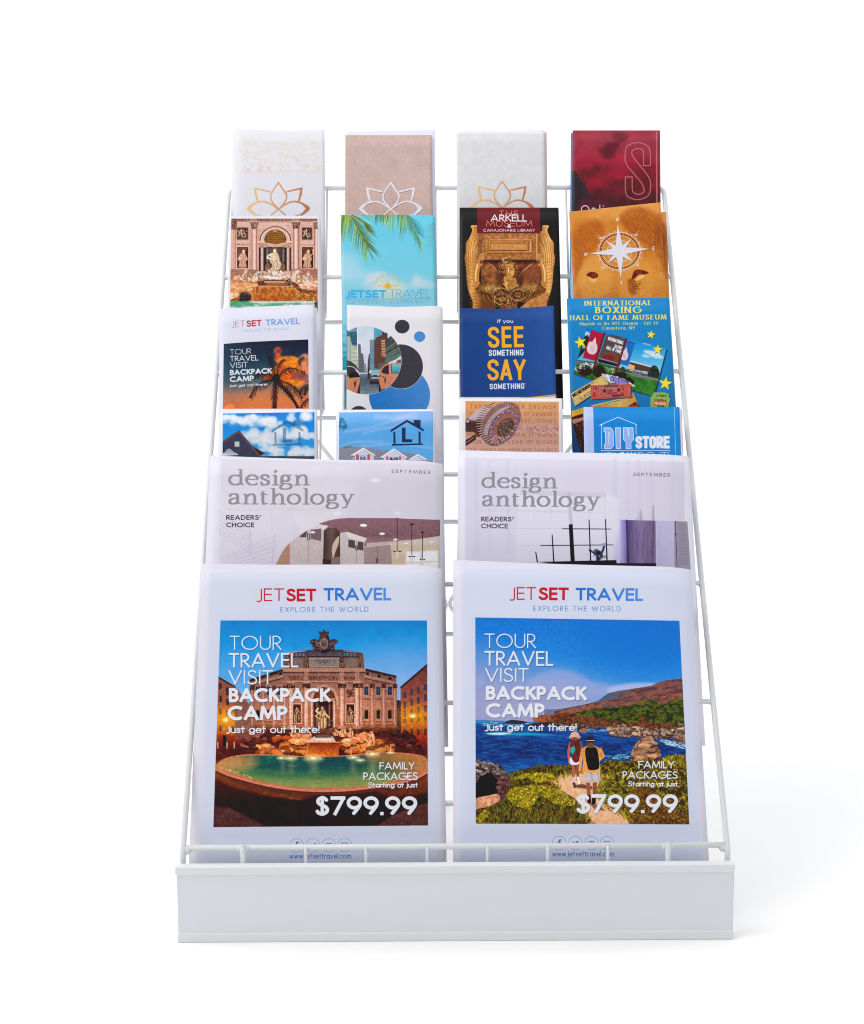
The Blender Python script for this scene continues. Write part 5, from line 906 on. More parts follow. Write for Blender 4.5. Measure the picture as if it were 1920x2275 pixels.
def p_museum(c):
    c.at(1015, 455, 7.35); c.rect(0, 0, 1800, 5200, tex((22, 18, 20), 4, 30, 2))
    br = two(hg((128, (168, 106, 48)), (240, (232, 168, 88)), (360, (176, 108, 50)), (420, (120, 68, 32)), (1310, (120, 68, 32)), (1380, (190, 122, 58)), (1500, (240, 182, 104)), (1604, (196, 128, 62))), hg((128, (140, 82, 36)), (240, (206, 140, 66)), (400, (110, 62, 28)), (1310, (110, 62, 28)), (1500, (214, 152, 80)), (1604, (160, 96, 44))), 70, 3, .1, .9)
    def wing(m):
        X = lambda x: 866+m*(x-866)
        P = [(X(232), 340), (X(330), 340), (X(345), 430), (X(400), 480), (X(420), 800), (X(340), 1000), (X(300), 1250), (X(330), 1420), (X(560), 1500), (X(640), 1700), (X(640), 1780), (X(290), 1780), (X(262), 1580), (X(205), 1440), (X(172), 1300), (X(160), 1160), (X(150), 1040), (X(128), 880), (X(145), 760), (X(150), 620), (X(205), 540), (X(250), 430), (X(250), 400)]
        c.blob(P, br, 1, 4, n=4); return X
    for m in (1, -1):
        X = wing(m)
        for i in range(9):
            c.curve([(X(330+i*4), 430), (X(250-i*6+i*i*3), 520+i*10), (X(178+i*16), 760), (X(170+i*16), 980)], 6, (110, 60, 26) if i % 2 else (240, 186, 110), .65)
        for i in range(15):
            y = 900+i*56; x0 = 150+max(0, i-6)*11
            c.curve([(X(x0), y), (X(x0+60), y+34), (X(x0+150), y+44)], 6, (112, 62, 26), .7); c.curve([(X(x0+4), y+14), (X(x0+60), y+46), (X(x0+120), y+56)], 8, (238, 186, 108), .5)
        c.rect(min(X(232), X(330)), 336, max(X(232), X(330)), 352, (236, 172, 96)); c.line([(X(262), 356), (X(268), 430)], 10, (236, 180, 104), .8)
    # framed tablet
    c.rect(345, 462, 1330, 902, two((184, 118, 58), (142, 84, 44), 40, 5, .15, .85)); c.rect(345, 462, 410, 880, two((160, 98, 60), (120, 70, 44), 24, 6, .15, .85)); c.rect(1300, 470, 1345, 880, hg((1300, (226, 164, 96)), (1345, (120, 66, 34))))
    c.dabs([(420, 500), (1290, 500), (1290, 570), (420, 570)], 90, 26, 12, [(214, 158, 104), (120, 70, 40), (226, 176, 124)], 7, 70, 70, .6, soft=5); c.dabs([(420, 810), (1290, 810), (1290, 890), (420, 890)], 90, 24, 12, [(214, 150, 84), (120, 68, 34)], 8, 70, 70, .6, soft=5); c.dabs([(416, 560), (470, 560), (470, 820), (416, 820)], 40, 24, 12, [(214, 158, 104), (120, 70, 40)], 9, 10, 70, .6, soft=5)
    for q, (a, b) in enumerate((((226, 160, 84), (120, 70, 34)), ((150, 92, 44), (226, 166, 90)), ((216, 152, 76), (110, 64, 30)), ((150, 92, 44), (222, 158, 84)))):
        d = q*22; c.line([(492+d, 790-d), (492+d, 572+d*.8), (1240-d*1.6, 572+d*.8)], 9, a); c.line([(1240-d*1.6, 572+d*.8), (1240-d*1.6, 790-d), (492+d, 790-d)], 9, b)
    c.rect(560, 640, 1130, 724, two((206, 146, 76), (180, 120, 60), 20, 10, .15, .85)); c.dabs([(600, 660), (1100, 660), (1100, 700), (600, 700)], 90, 16, 5, [(150, 96, 50), (230, 176, 110)], 11, 60, 70, .6)
    for i in range(4): c.line([(1160+i*22, 600), (1160+i*22, 770)], 7, (230, 176, 110), .7)
    # shield ground behind the figure
    c.poly([(390, 905), (1340, 905), (1380, 1280), (1000, 1330), (640, 1310), (400, 1260)], two((150, 88, 44), (98, 50, 28), 70, 12, .15, .85)); c.line([(440, 904), (1300, 904)], 14, (70, 36, 20))
    c.blob([(470, 1000), (530, 960), (640, 1060), (720, 1180), (700, 1260), (520, 1240), (440, 1140)], two((176, 110, 56), (120, 66, 34), 40, 13, .15, .85), .9, 12); c.curve([(490, 930), (600, 1010), (680, 1100)], 9, (226, 160, 100)); c.curve([(1020, 1180), (1080, 1080), (1250, 950)], 10, (232, 166, 106)); c.poly([(1000, 1230), (1080, 1090), (1260, 950), (1370, 960), (1370, 1250), (1100, 1290)], two((160, 88, 54), (128, 66, 42), 60, 14, .15, .85), .8, 10)
    # arms
    for m in (1, -1):
        X = lambda x: 866+m*(x-866)*(1 if m > 0 else 1.03)
        c.curve([(X(360), 960), (X(330), 1090), (X(318), 1230), (X(345), 1330)], 84, (190, 122, 56), 1, w1=96); c.curve([(X(340), 980), (X(312), 1100), (X(308), 1240)], 22, (246, 200, 124), .9, soft=10); c.curve([(X(392), 1000), (X(372), 1120), (X(376), 1240)], 20, (110, 60, 26), .7, soft=10)
        for i in range(4): c.curve([(X(352+i*8), 912-i*28), (X(390+i*4), 880-i*24), (X(438-i*4), 900-i*26)], 22, (214, 148, 80)); c.curve([(X(352+i*8), 922-i*28), (X(390+i*4), 892-i*24), (X(438-i*4), 912-i*26)], 6, (100, 54, 26))
        c.blob([(X(352), 980), (X(366), 900), (X(420), 890), (X(440), 930), (X(400), 1000)], (196, 130, 66)); c.line([(X(362), 960), (X(372), 900)], 9, (250, 214, 150), .8)
    # drapery
    D = [(290, 1360), (330, 1350), (420, 1240), (500, 1260), (700, 1300), (860, 1400), (1000, 1330), (1180, 1260), (1340, 1240), (1400, 1330), (1460, 1370), (1440, 1430), (1300, 1470), (1260, 1560), (1120, 1600), (1010, 1590), (960, 1640), (760, 1640), (680, 1640), (580, 1560), (480, 1480), (340, 1440)]
    c.blob(D, two((150, 96, 44), (88, 48, 22), 34, 15, .15, .85), 1, 4, n=4)
    for i in range(46):
        r = random.Random(i); x = 400+r.random()*960; y = 1270+r.random()*260+60*math.sin((x-400)/180)
        m = 1 if x < 866 else -1; c.curve([(x, y), (x+m*r.uniform(0, 50), y+60), (x+m*r.uniform(20, 110), y+r.uniform(90, 150))], r.uniform(7, 16), [(242, 196, 124), (70, 38, 20), (214, 156, 82), (190, 130, 66)][i % 4], .75, w1=4)
    for cx, cy in ((720, 1450), (1000, 1470), (740, 1540)):
        for R in (30, 60, 92): c.line(arc(cx, cy, R*1.4, R, 30, 330, 20), 12, (232, 180, 100) if R != 60 else (80, 44, 22), .7)
    c.poly([(720, 1620), (980, 1600), (1010, 1800), (690, 1800)], two((180, 116, 60), (90, 50, 26), 14, 16, .15, .85)); c.blob([(1000, 1780), (1100, 1620), (1300, 1500), (1500, 1440), (1470, 1600), (1400, 1780)], two((214, 146, 84), (184, 110, 50), 40, 17, .15, .85), 1, 6)
    for i in range(7): c.curve([(1180+i*44, 1740), (1230+i*40, 1640), (1300+i*32, 1540)], 6, (120, 66, 32), .6)
    c.ell(866, 1450, 480, 60, (60, 32, 16), .35, soft=90); c.ell(560, 1360, 130, 60, (240, 190, 112), .4, soft=80); c.ell(1180, 1350, 130, 60, (236, 184, 108), .4, soft=80)
    c.rect(372, 905, 1360, 960, (40, 20, 12), .55, soft=40); c.ell(700, 1150, 60, 130, (50, 26, 14), .5, soft=60); c.ell(1030, 1180, 60, 130, (50, 26, 14), .5, soft=60)
    # head and neck
    c.blob([(770, 1180), (800, 1360), (860, 1370), (930, 1350), (980, 1290), (940, 1180)], two((206, 146, 68), (160, 102, 44), 40, 18, .15, .85)); c.blob([(660, 1100), (690, 980), (740, 910), (820, 880), (920, 910), (980, 980), (1010, 1060), (960, 1110), (940, 1190), (740, 1130)], two((130, 80, 40), (72, 40, 22), 22, 19, .15, .85))
    c.blob([(775, 1060), (790, 990), (850, 960), (930, 1000), (945, 1080), (925, 1160), (880, 1196), (820, 1180), (780, 1120)], two((208, 148, 72), (176, 116, 52), 60, 20, .15, .85))
    c.blob([(780, 1120), (776, 1040), (800, 1000), (812, 1100), (830, 1180)], (110, 62, 30), .6, 16); c.line([(838, 1030), (850, 1110)], 16, (246, 206, 136), .9, soft=8); c.line([(850, 1110), (866, 1112)], 8, (90, 48, 26)); c.line([(800, 1052), (832, 1046)], 9, (74, 38, 20)); c.line([(872, 1048), (908, 1056)], 9, (74, 38, 20)); c.line([(838, 1142), (882, 1144)], 8, (96, 48, 26)); c.ell(905, 1100, 22, 30, (232, 176, 96), .6, soft=20)
    c.dabs([(680, 1100), (700, 970), (780, 900), (920, 900), (1000, 1020), (960, 1100), (940, 1010), (850, 950), (780, 1000), (770, 1120)], 70, 40, 11, [(222, 166, 92), (60, 34, 20), (180, 120, 62)], 21, 50, 80, .8); c.dabs([(740, 880), (820, 860), (880, 900), (780, 950)], 26, 28, 12, [(236, 190, 120), (90, 52, 26)], 22, 60, 80, .9)
    c.line([(800, 1240), (820, 1340)], 16, (242, 194, 112), .6, soft=12); c.line([(760, 1290), (850, 1400), (1000, 1310)], 12, (244, 198, 120), .8)
    c.grain([(128, 340), (1604, 340), (1604, 1780), (128, 1780)], .09, 12, 95); c.tone([(128, 340), (1604, 340), (1604, 1780), (128, 1780)], 1.15, 110, lambda x, y: 1.06-.25*np.abs((x-866)/740)**2*0-.0*y, 0, .86)
    # title block
    c.poly([(332, 46), (1360, 46), (1366, 456), (332, 462)], tex((112, 20, 38), 5, 60, 23))
    sal = (232, 140, 112)
    c.text('THE', 686, 192, 1006, 192, 98, .1, sal, track=.22); c.text('MUSEUM', 476, 354, 1238, 354, 102, .1, sal, track=.1); c.text('ARKELL', 550, 272, 1148, 272, 116, .15, (238, 234, 240), track=.04)
    c.text('&', 824, 376, 886, 376, 62, .2, (238, 234, 240)); c.text('CANAJOHARIE LIBRARY', 430, 438, 1278, 438, 46, .16, (238, 234, 240), track=.12)

def p_lion(c):
    c.at(1260, 440, 7.67)
    c.rect(-200, 0, 1900, 2400, tex(vg((60, (212, 158, 96)), (400, (198, 138, 72)), (900, (200, 138, 70)), (1300, (206, 148, 80)), (1764, (196, 134, 76))), 12, 160, 3))
    c.blob([(900, 330), (1040, 190), (1240, 160), (1420, 210), (1600, 340), (1640, 640), (1560, 800), (1480, 900), (1300, 780), (1100, 620), (960, 480)], (168, 98, 44), .75, 90); c.blob([(80, 640), (200, 480), (420, 380), (560, 400), (640, 560), (540, 800), (380, 960), (200, 1160), (120, 1200), (80, 900)], (176, 104, 52), .7, 110)
    c.blob([(1500, 500), (1650, 500), (1690, 1300), (1600, 1100), (1530, 900)], (150, 90, 44), .5, 80)
    h = [(150, 82, 34), (220, 160, 90), (176, 108, 52), (204, 140, 76), (128, 66, 28)]
    c.dabs([(880, 300), (1240, 140), (1620, 300), (1640, 800), (1440, 860), (1100, 560)], 420, 90, 7, h, 4, 70, 28, .4, soft=7); c.dabs([(80, 560), (480, 330), (640, 500), (560, 760), (120, 1160)], 360, 80, 7, h, 5, 40, 30, .35, soft=7)
    c.dabs([(1200, 800), (1620, 700), (1690, 1300), (1500, 1300)], 200, 70, 7, h, 6, 50, 30, .3, soft=7)
    c.blob([(280, 1100), (540, 960), (700, 1150), (760, 1500), (560, 1700), (300, 1700), (200, 1400)], (216, 164, 96), .6, 120); c.blob([(980, 1080), (1180, 1000), (1400, 1120), (1500, 1400), (1400, 1700), (1100, 1764), (900, 1600), (900, 1200)], (214, 158, 88), .55, 120)
    c.blob([(1040, 1400), (1140, 1380), (1200, 1500), (1150, 1640), (1060, 1600)], (136, 78, 42), .6, 60); c.blob([(100, 1400), (140, 1200), (240, 1060), (260, 1140), (180, 1300), (150, 1460)], (176, 104, 54), .6, 50)
    # eyes
    c.blob([(330, 1310), (390, 1262), (470, 1262), (525, 1300), (524, 1340), (450, 1372), (400, 1350)], (110, 52, 34), .95, 14); c.ell(462, 1308, 42, 28, (164, 84, 50), 1, soft=10); c.ell(458, 1304, 16, 15, (70, 30, 24), 1, soft=6); c.blob([(370, 1350), (430, 1372), (500, 1376), (480, 1440), (420, 1420)], (232, 192, 124), .7, 30)
    c.blob([(1120, 1300), (1150, 1240), (1220, 1218), (1330, 1240), (1390, 1270), (1330, 1300), (1230, 1300), (1160, 1360), (1120, 1380), (1096, 1400)], (112, 52, 34), .95, 16); c.ell(1220, 1262, 46, 22, (160, 84, 52), 1, soft=10); c.ell(1222, 1262, 16, 13, (66, 28, 24), 1, soft=6); c.blob([(1170, 1390), (1220, 1340), (1320, 1310), (1300, 1350), (1200, 1400)], (236, 200, 128), .8, 16)
    c.dabs([(300, 1420), (1500, 1420), (1560, 1720), (260, 1720)], 520, 18, 5, [(110, 62, 30), (150, 92, 46), (226, 176, 110)], 7, 50, 60, .5); c.dabs([(1040, 1380), (1280, 1400), (1240, 1640), (1060, 1640)], 60, 12, 8, [(84, 44, 28)], 8, 50, 60, .7)
    c.tone([(-100, 20), (1800, 20), (1800, 1800), (-100, 1800)], 1.28, 150, None, 0, 1.0)
    cx, cy = 895, 905; pk = (240, 204, 196); wt = (228, 226, 236)
    def ring(R, w, col): c.line([(cx+R*1.02*math.cos(t), cy+R*.92*math.sin(t)) for t in np.linspace(0, 2*math.pi, 60)], w, col)
    for i in range(72):
        t = i*math.pi/36; c.line([(cx+300*1.02*math.cos(t), cy+300*.92*math.sin(t)), (cx+328*1.02*math.cos(t), cy+328*.92*math.sin(t))], 14, (78, 34, 24), .95)
    ring(348, 14, pk); ring(292, 9, pk); ring(205, 10, pk)
    for i in range(24):
        t = i*math.pi/12+.06; c.ell(cx+376*1.02*math.cos(t), cy+372*.92*math.sin(t), 9, 9, wt)
        t = i*math.pi/12+.13; c.line([(cx+110*math.cos(t), cy+110*math.sin(t)), (cx+196*math.cos(t), cy+186*math.sin(t))], 11, pk, w1=4)
    def spike(x, y, w):
        t = math.atan2(y-cy, x-cx); c.poly([(cx+w*math.sin(t), cy-w*math.cos(t)), (x, y), (cx-w*math.sin(t), cy+w*math.cos(t))], wt)
    def star(dx, dy, shade=None):
        for (x, y, w) in ((655, 722, 60), (1105, 685, 60), (690, 1112, 60), (1130, 1090, 60), (865, 440, 82), (1400, 862, 78), (920, 1370, 82), (385, 950, 78)):
            t = math.atan2(y-cy, x-cx); k = 62 if w == 60 else 90
            c.poly([(cx+k*1.0*math.cos(t-.78)+dx, cy+k*1.0*math.sin(t-.78)+dy), (x+dx, y+dy), (cx+k*math.cos(t+.78)+dx, cy+k*math.sin(t+.78)+dy), (cx+dx, cy+dy)], shade or wt, .4 if shade else 1)
    star(7, 9, (90, 46, 24)); star(0, 0)
    for ch, x0, y0, x1, y1, h in (('N', 838, 394, 884, 388, 56), ('W', 284, 990, 350, 980, 56), ('S', 906, 1472, 942, 1468, 56)): c.text(ch, x0, y0, x1, y1, h, .2, wt, skew=.2)
    c.curve([(1492, 826), (1462, 830), (1466, 850), (1482, 856), (1456, 862), (1458, 884), (1490, 880)], 11, wt)
    for ch, x0, y0, x1, y1 in (('NW', 538, 702, 628, 694), ('NE', 1136, 652, 1202, 642), ('SW', 572, 1210, 650, 1200), ('SE', 1172, 1160, 1226, 1154)): c.text(ch, x0, y0, x1, y1, 40, .2, (240, 224, 224), skew=.2)
    for a in ((535, 622, 560, 650), (1212, 562, 1190, 592), (572, 1240, 596, 1216), (1228, 1168, 1250, 1192)): c.line([(a[0], a[1]), (a[2], a[3])], 6, pk)

def p_tour_small(c):
    c.img[:] = (226, 226, 240); c.at(480, 670, 7.35)
    c.rect(0, 1748, 2000, 4000, (222, 222, 238)); c.rect(60, 200, 1580, 700, (222, 224, 240), .6, soft=60)
    c.text('JET', 262, 422, 478, 408, 102, .07, (196, 70, 84)); c.text('SET', 496, 412, 750, 396, 102, .2, (200, 40, 56)); c.text('TRAVEL', 812, 394, 1372, 366, 100, .17, hg((812, (84, 150, 224)), (1372, (120, 160, 236))))
    c.text('EXPLORE THE WORLD', 452, 500, 1182, 466, 44, .11, (150, 176, 228), track=.3, space=.6)
    c.setclip([(127, 690), (600, 655), (1506, 618), (1516, 1746), (112, 1750)])
    sl, m = c.pmask([(127, 690), (600, 655), (1506, 618), (1516, 1746), (112, 1750)], 0, True)
    c.rect(60, 600, 1600, 1800, tex(vg((620, (34, 42, 60)), (900, (40, 58, 74)), (1150, (62, 86, 98)), (1350, (104, 108, 110)), (1500, (156, 120, 104)), (1750, (190, 116, 84))), 8, 60, 2)); c.rect(60, 600, 500, 1400, (44, 70, 82), .5, soft=260)
    c.ell(1100, 1700, 700, 260, (214, 134, 84), .55, soft=300)
    for x, y, rx, ry, cc in ((1010, 800, 70, 66, (176, 96, 84)), (1010, 920, 60, 80, (206, 104, 72)), (1150, 1000, 160, 110, (232, 140, 60)), (1240, 980, 150, 90, (236, 148, 64)), (1100, 1150, 200, 120, (224, 122, 50)), (1330, 1080, 190, 140, (238, 148, 70)), (1460, 960, 110, 110, (224, 150, 120)), (1480, 1100, 120, 130, (214, 140, 110)), (1200, 1260, 260, 110, (222, 116, 56)), (1420, 1280, 200, 90, (170, 104, 100)), (1250, 1330, 200, 60, (244, 150, 70)), (880, 1230, 120, 60, (196, 96, 50))): c.ell(x, y, rx, ry, two(cc, tuple(v*.78 for v in cc), 60, int(x)), .85, soft=40)
    c.blob([(1340, 960), (1400, 900), (1440, 920), (1390, 1000), (1360, 1050)], (40, 44, 60), .7, 20); c.ell(1360, 1200, 120, 40, (120, 80, 90), .7, soft=40); c.blob([(140, 1760), (150, 1710), (240, 1670), (290, 1690), (300, 1730), (360, 1750), (340, 1764)], (232, 136, 80), .9, 16)
    dk = (42, 24, 28)
    def leafy(st, L, w, n=34, seed=1, down=1):
        q = spline(st, n//(len(st)-1)); c.line(q, w, dk, w1=3); r = random.Random(seed)
        for i, (x, y) in enumerate(q):
            t = i/len(q); dx = q[min(i+1, len(q)-1)][0]-q[max(i-1, 0)][0]; dy = q[min(i+1, len(q)-1)][1]-q[max(i-1, 0)][1]; g = math.atan2(dy, dx)
            for sd in (1, -1):
                a = g+sd*r.uniform(.7, 1.3); l = L*(.5+.5*math.sin(math.pi*min(1, t+.15)))*r.uniform(.6, 1.1)*(1 if sd*down > 0 or down == 0 else .55)
                c.line([(x, y), (x+l*math.cos(a), y+l*math.sin(a)+l*.25)], 7, dk, .9, w1=2)
    leafy([(985, 1290), (820, 1300), (650, 1400), (560, 1560)], 120, 18, 54, 1, -1); leafy([(1000, 1290), (1180, 1340), (1320, 1440), (1410, 1570)], 130, 18, 50, 2, 1); leafy([(1000, 1270), (1120, 1120), (1250, 1090), (1450, 1160)], 110, 16, 50, 3, 1); leafy([(980, 1250), (860, 1190), (740, 1180), (640, 1220)], 110, 16, 40, 4, -1)
    leafy([(975, 1240), (930, 1100), (900, 980), (870, 900)], 90, 18, 40, 5, 0); leafy([(1000, 1240), (1010, 1100), (1050, 1000), (1120, 950)], 80, 16, 36, 6, 0); leafy([(985, 1300), (960, 1450), (950, 1600), (940, 1760)], 90, 40, 50, 7, 0); leafy([(1000, 1290), (1120, 1400), (1220, 1500), (1270, 1600)], 100, 14, 40, 8, 1)
    leafy([(1540, 1360), (1460, 1390), (1390, 1440), (1370, 1500)], 70, 12, 24, 9, 0); leafy([(1540, 1590), (1470, 1620), (1410, 1690), (1390, 1750)], 80, 12, 26, 10, 0); leafy([(1530, 1400), (1470, 1450), (1440, 1520)], 60, 12, 20, 12, 0)
    c.ell(985, 1255, 60, 70, dk, 1, soft=20); c.curve([(1000, 1320), (1120, 1440), (1260, 1600), (1350, 1764)], 46, (60, 34, 34)); c.line([(965, 1340), (960, 1764)], 60, (60, 34, 34), .8)
    c.dabs([(930, 1400), (1000, 1400), (1010, 1750), (920, 1750)], 60, 36, 6, [(150, 84, 70), (30, 18, 24)], 13, 60, 40, .7)
    c.tone([(127, 690), (600, 655), (1506, 618), (1516, 1746), (112, 1750)], 1.22, 105, None, 0, 1.2)
    advert_text(c, [('TOUR', 230, 868, 578, 850, 88, .09), ('TRAVEL', 230, 978, 692, 960, 90, .13), ('VISIT', 228, 1088, 520, 1074, 92, .11), ('BACKPACK', 228, 1204, 915, 1172, 90, .23), ('CAMP', 226, 1316, 622, 1298, 92, .23), ('Just get out there!', 218, 1400, 842, 1372, 48, .17)])
    c.setclip(None)

def p_circles(c):
    c.img[:] = (228, 225, 232); c.at(760, 670, 7.35)
    def disc(x, y, rx, ry, col): c.ell(x, y, rx+5, ry+5, (238, 237, 242)); c.ell(x, y, rx, ry, col)
    disc(983, 408, 120, 112, tex((58, 56, 64), 4, 30, 1)); disc(1268, 572, 92, 87, tex((76, 140, 210), 4, 30, 2)); disc(940, 1530, 500, 480, tex(hg((450, (34, 118, 194)), (1440, (74, 136, 208))), 5, 80, 3)); disc(960, 1060, 362, 362, tex((60, 57, 66), 4, 30, 4)); disc(275, 1860, 160, 155, tex((58, 56, 64), 4, 30, 5))
    D = [(78, 440)]+[(398+572*math.cos(math.radians(t)), 958+558*math.sin(math.radians(t))) for t in range(-122, 125, 4)]+[(78, 1440)]
    c.line(D[1:-1], 6, (236, 236, 242)); c.setclip(D)
    c.rect(0, 300, 1000, 1200, tex(vg((400, (196, 212, 224)), (700, (214, 218, 230)), (1100, (206, 210, 226))), 8, 90, 6))
    c.rect(60, 380, 248, 1100, two((44, 86, 106), (62, 116, 136), 50, 7, sy=3)); c.rect(246, 390, 262, 900, (232, 236, 240)); c.rect(100, 440, 246, 490, (150, 176, 186), .7)
    def tower(P, c1, c2, sx, sy, ang=0):
        c.poly(P, c1); xs = [p[0] for p in P]; ys = [p[1] for p in P]; y = min(ys)
        sl, m = c.pmask(P, 0, True); kp = c.clip; c.clip = m*kp
        while y < max(ys):
            c.line([(min(xs), y+ang*0), (max(xs), y+ang)], sy*.45, c2, .8); y += sy
        x = min(xs)
        while x < max(xs): c.line([(x, min(ys)), (x, max(ys))], sx*.28, c1, .9); x += sx
        c.clip = kp
    tower([(70, 560), (130, 570), (160, 700), (240, 730), (250, 1100), (70, 1000)], (196, 206, 196), (84, 96, 100), 40, 22, 110); tower([(156, 740), (244, 760), (270, 1120), (150, 1080)], (206, 214, 196), (100, 108, 100), 24, 22, 0)
    tower([(262, 690), (304, 700), (310, 840), (345, 850), (360, 1000), (395, 1160), (270, 1160)], (112, 110, 118), (66, 68, 78), 16, 30, 0); c.poly([(70, 950), (150, 980), (230, 1040), (280, 1130), (70, 1080)], tex((60, 66, 74), 20, 16, 8))
    c.poly([(360, 1000), (390, 1020), (412, 1170), (370, 1170)], (140, 146, 156)); c.poly([(440, 850), (460, 850), (460, 1120), (416, 1160), (420, 990)], (70, 74, 86))
    tower([(456, 624), (528, 620), (530, 1100), (456, 1120)], (128, 156, 176), (56, 84, 108), 24, 18, 0); tower([(512, 420), (650, 470), (640, 560), (528, 640), (512, 620)], (88, 170, 196), (56, 130, 160), 300, 16, -10); c.rect(506, 415, 516, 620, (226, 232, 238))
    tower([(528, 640), (560, 590), (650, 545), (740, 500), (760, 900), (740, 1100), (528, 1090)], (104, 66, 60), (70, 44, 44), 34, 28, 10); tower([(645, 620), (705, 620), (710, 900), (650, 900)], (214, 160, 116), (92, 56, 50), 60, 44, 0); c.poly([(650, 480), (720, 520), (740, 600), (650, 560)], (84, 56, 58))
    c.poly([(700, 640), (800, 560), (1000, 700), (1000, 900), (720, 1000)], tex((72, 74, 76), 20, 24, 9))
    for i in range(9): c.line([(700, 760+i*30), (880+i*16, 620+i*32)], 11, [(60, 66, 66), (150, 152, 140), (90, 130, 120)][i % 3], .9)
    for i in range(8): c.line([(712, 930+i*12), (980, 760+i*18)], 9, [(124, 160, 140), (56, 66, 66)][i % 2], .8)
    c.poly([(820, 990), (960, 880), (975, 1000), (820, 1010)], (206, 214, 222)); c.poly([(900, 960), (960, 940), (970, 1000), (880, 1005)], (120, 84, 80)); c.rect(590, 1000, 740, 1080, tex((100, 90, 84), 24, 16, 10))
    c.poly([(200, 1180), (640, 1180), (660, 1560), (180, 1560)], tex(vg((1180, (104, 116, 130)), (1300, (70, 84, 98)), (1500, (120, 138, 148))), 22, 30, 11, sy=3))
    c.dabs([(300, 1200), (600, 1200), (620, 1500), (290, 1500)], 60, 60, 6, [(160, 172, 180), (60, 72, 84)], 12, 0, 6, .5)
    c.poly([(80, 1060), (150, 1070), (250, 1150), (290, 1210), (290, 1260), (80, 1220)], (52, 44, 48)); c.curve([(80, 1055), (180, 1070), (260, 1130), (290, 1200)], 12, (196, 200, 206)); c.blob([(110, 1200), (150, 1165), (230, 1170), (290, 1230), (130, 1250)], (24, 22, 28)); c.poly([(78, 1180), (110, 1250), (290, 1230), (294, 1300), (240, 1500), (70, 1460)], tex((200, 128, 96), 12, 40, 13)); c.poly([(190, 1330), (235, 1280), (215, 1430)], (70, 44, 40)); c.poly([(250, 1470), (292, 1330), (292, 1520), (240, 1520)], (50, 40, 42))
    c.blob([(440, 1180), (480, 1170), (500, 1104), (620, 1100), (660, 1160), (660, 1300), (560, 1350), (450, 1300)], (70, 72, 80), n=4); c.poly([(492, 1110), (616, 1108), (640, 1160), (484, 1166)], (120, 186, 206)); c.rect(484, 1172, 600, 1210, (206, 214, 220)); c.rect(500, 1192, 580, 1232, (60, 62, 70)); c.rect(478, 1236, 600, 1256, (186, 192, 198)); c.poly([(450, 1300), (600, 1290), (600, 1350), (460, 1350)], (50, 40, 44)); c.poly([(418, 1080), (446, 1090), (440, 1260), (420, 1260)], (44, 44, 52))
    c.blob([(600, 1190), (640, 1100), (700, 1030), (800, 1010), (980, 1015), (990, 1200), (860, 1330), (760, 1400), (640, 1440), (606, 1300)], tex((204, 130, 98), 12, 40, 14), n=5); c.poly([(640, 1140), (690, 1060), (765, 1030), (765, 1190), (660, 1170)], (50, 44, 50)); c.poly([(806, 1026), (968, 1026), (930, 1160), (812, 1166)], vg((1020, (100, 196, 220)), (1160, (66, 140, 170)))); c.line([(785, 1030), (780, 1190)], 14, (226, 160, 128)); c.line([(806, 1026), (812, 1168), (930, 1166)], 8, (44, 40, 46)); c.blob([(700, 1220), (712, 1240), (716, 1300), (700, 1340), (692, 1280)], (80, 46, 42)); c.ell(618, 1215, 14, 12, (90, 50, 44)); c.ell(672, 1228, 14, 12, (90, 50, 44)); c.poly([(604, 1300), (640, 1440), (720, 1420), (640, 1480), (600, 1480)], (40, 34, 38))
    c.setclip(None)

def p_see_say(c):
    c.at(980, 660, 3.15); c.rect(0, 0, 1000, 710, tex(hg((130, (28, 66, 132)), (500, (32, 72, 142)), (800, (44, 86, 160))), 3, 60, 2)); c.rect(0, 700, 1000, 3000, (230, 230, 240))
    c.curve([(500, 712), (640, 702), (720, 694), (820, 682)], 9, (240, 176, 48)); c.poly([(100, 708), (560, 708), (720, 700), (830, 688), (830, 900), (100, 900)], (230, 230, 240))
    w = (232, 234, 244); o = (246, 176, 42)
    c.text('if', 393, 181, 418, 181, 26, .17, w); c.text('you', 432, 181, 506, 181, 26, .17, w)
    c.text('SEE', 330, 356, 580, 350, 148, .155, o, font='K', track=.1); c.text('SOMETHING', 334, 412, 578, 408, 42, .19, w, font='K', track=.1); c.text('SAY', 326, 584, 594, 582, 148, .155, o, font='K', track=.06); c.text('SOMETHING', 340, 646, 584, 642, 40, .19, w, font='K', track=.1)
    c.line(arc(590, 606, 4, 4, 0, 360), 1.5, w)

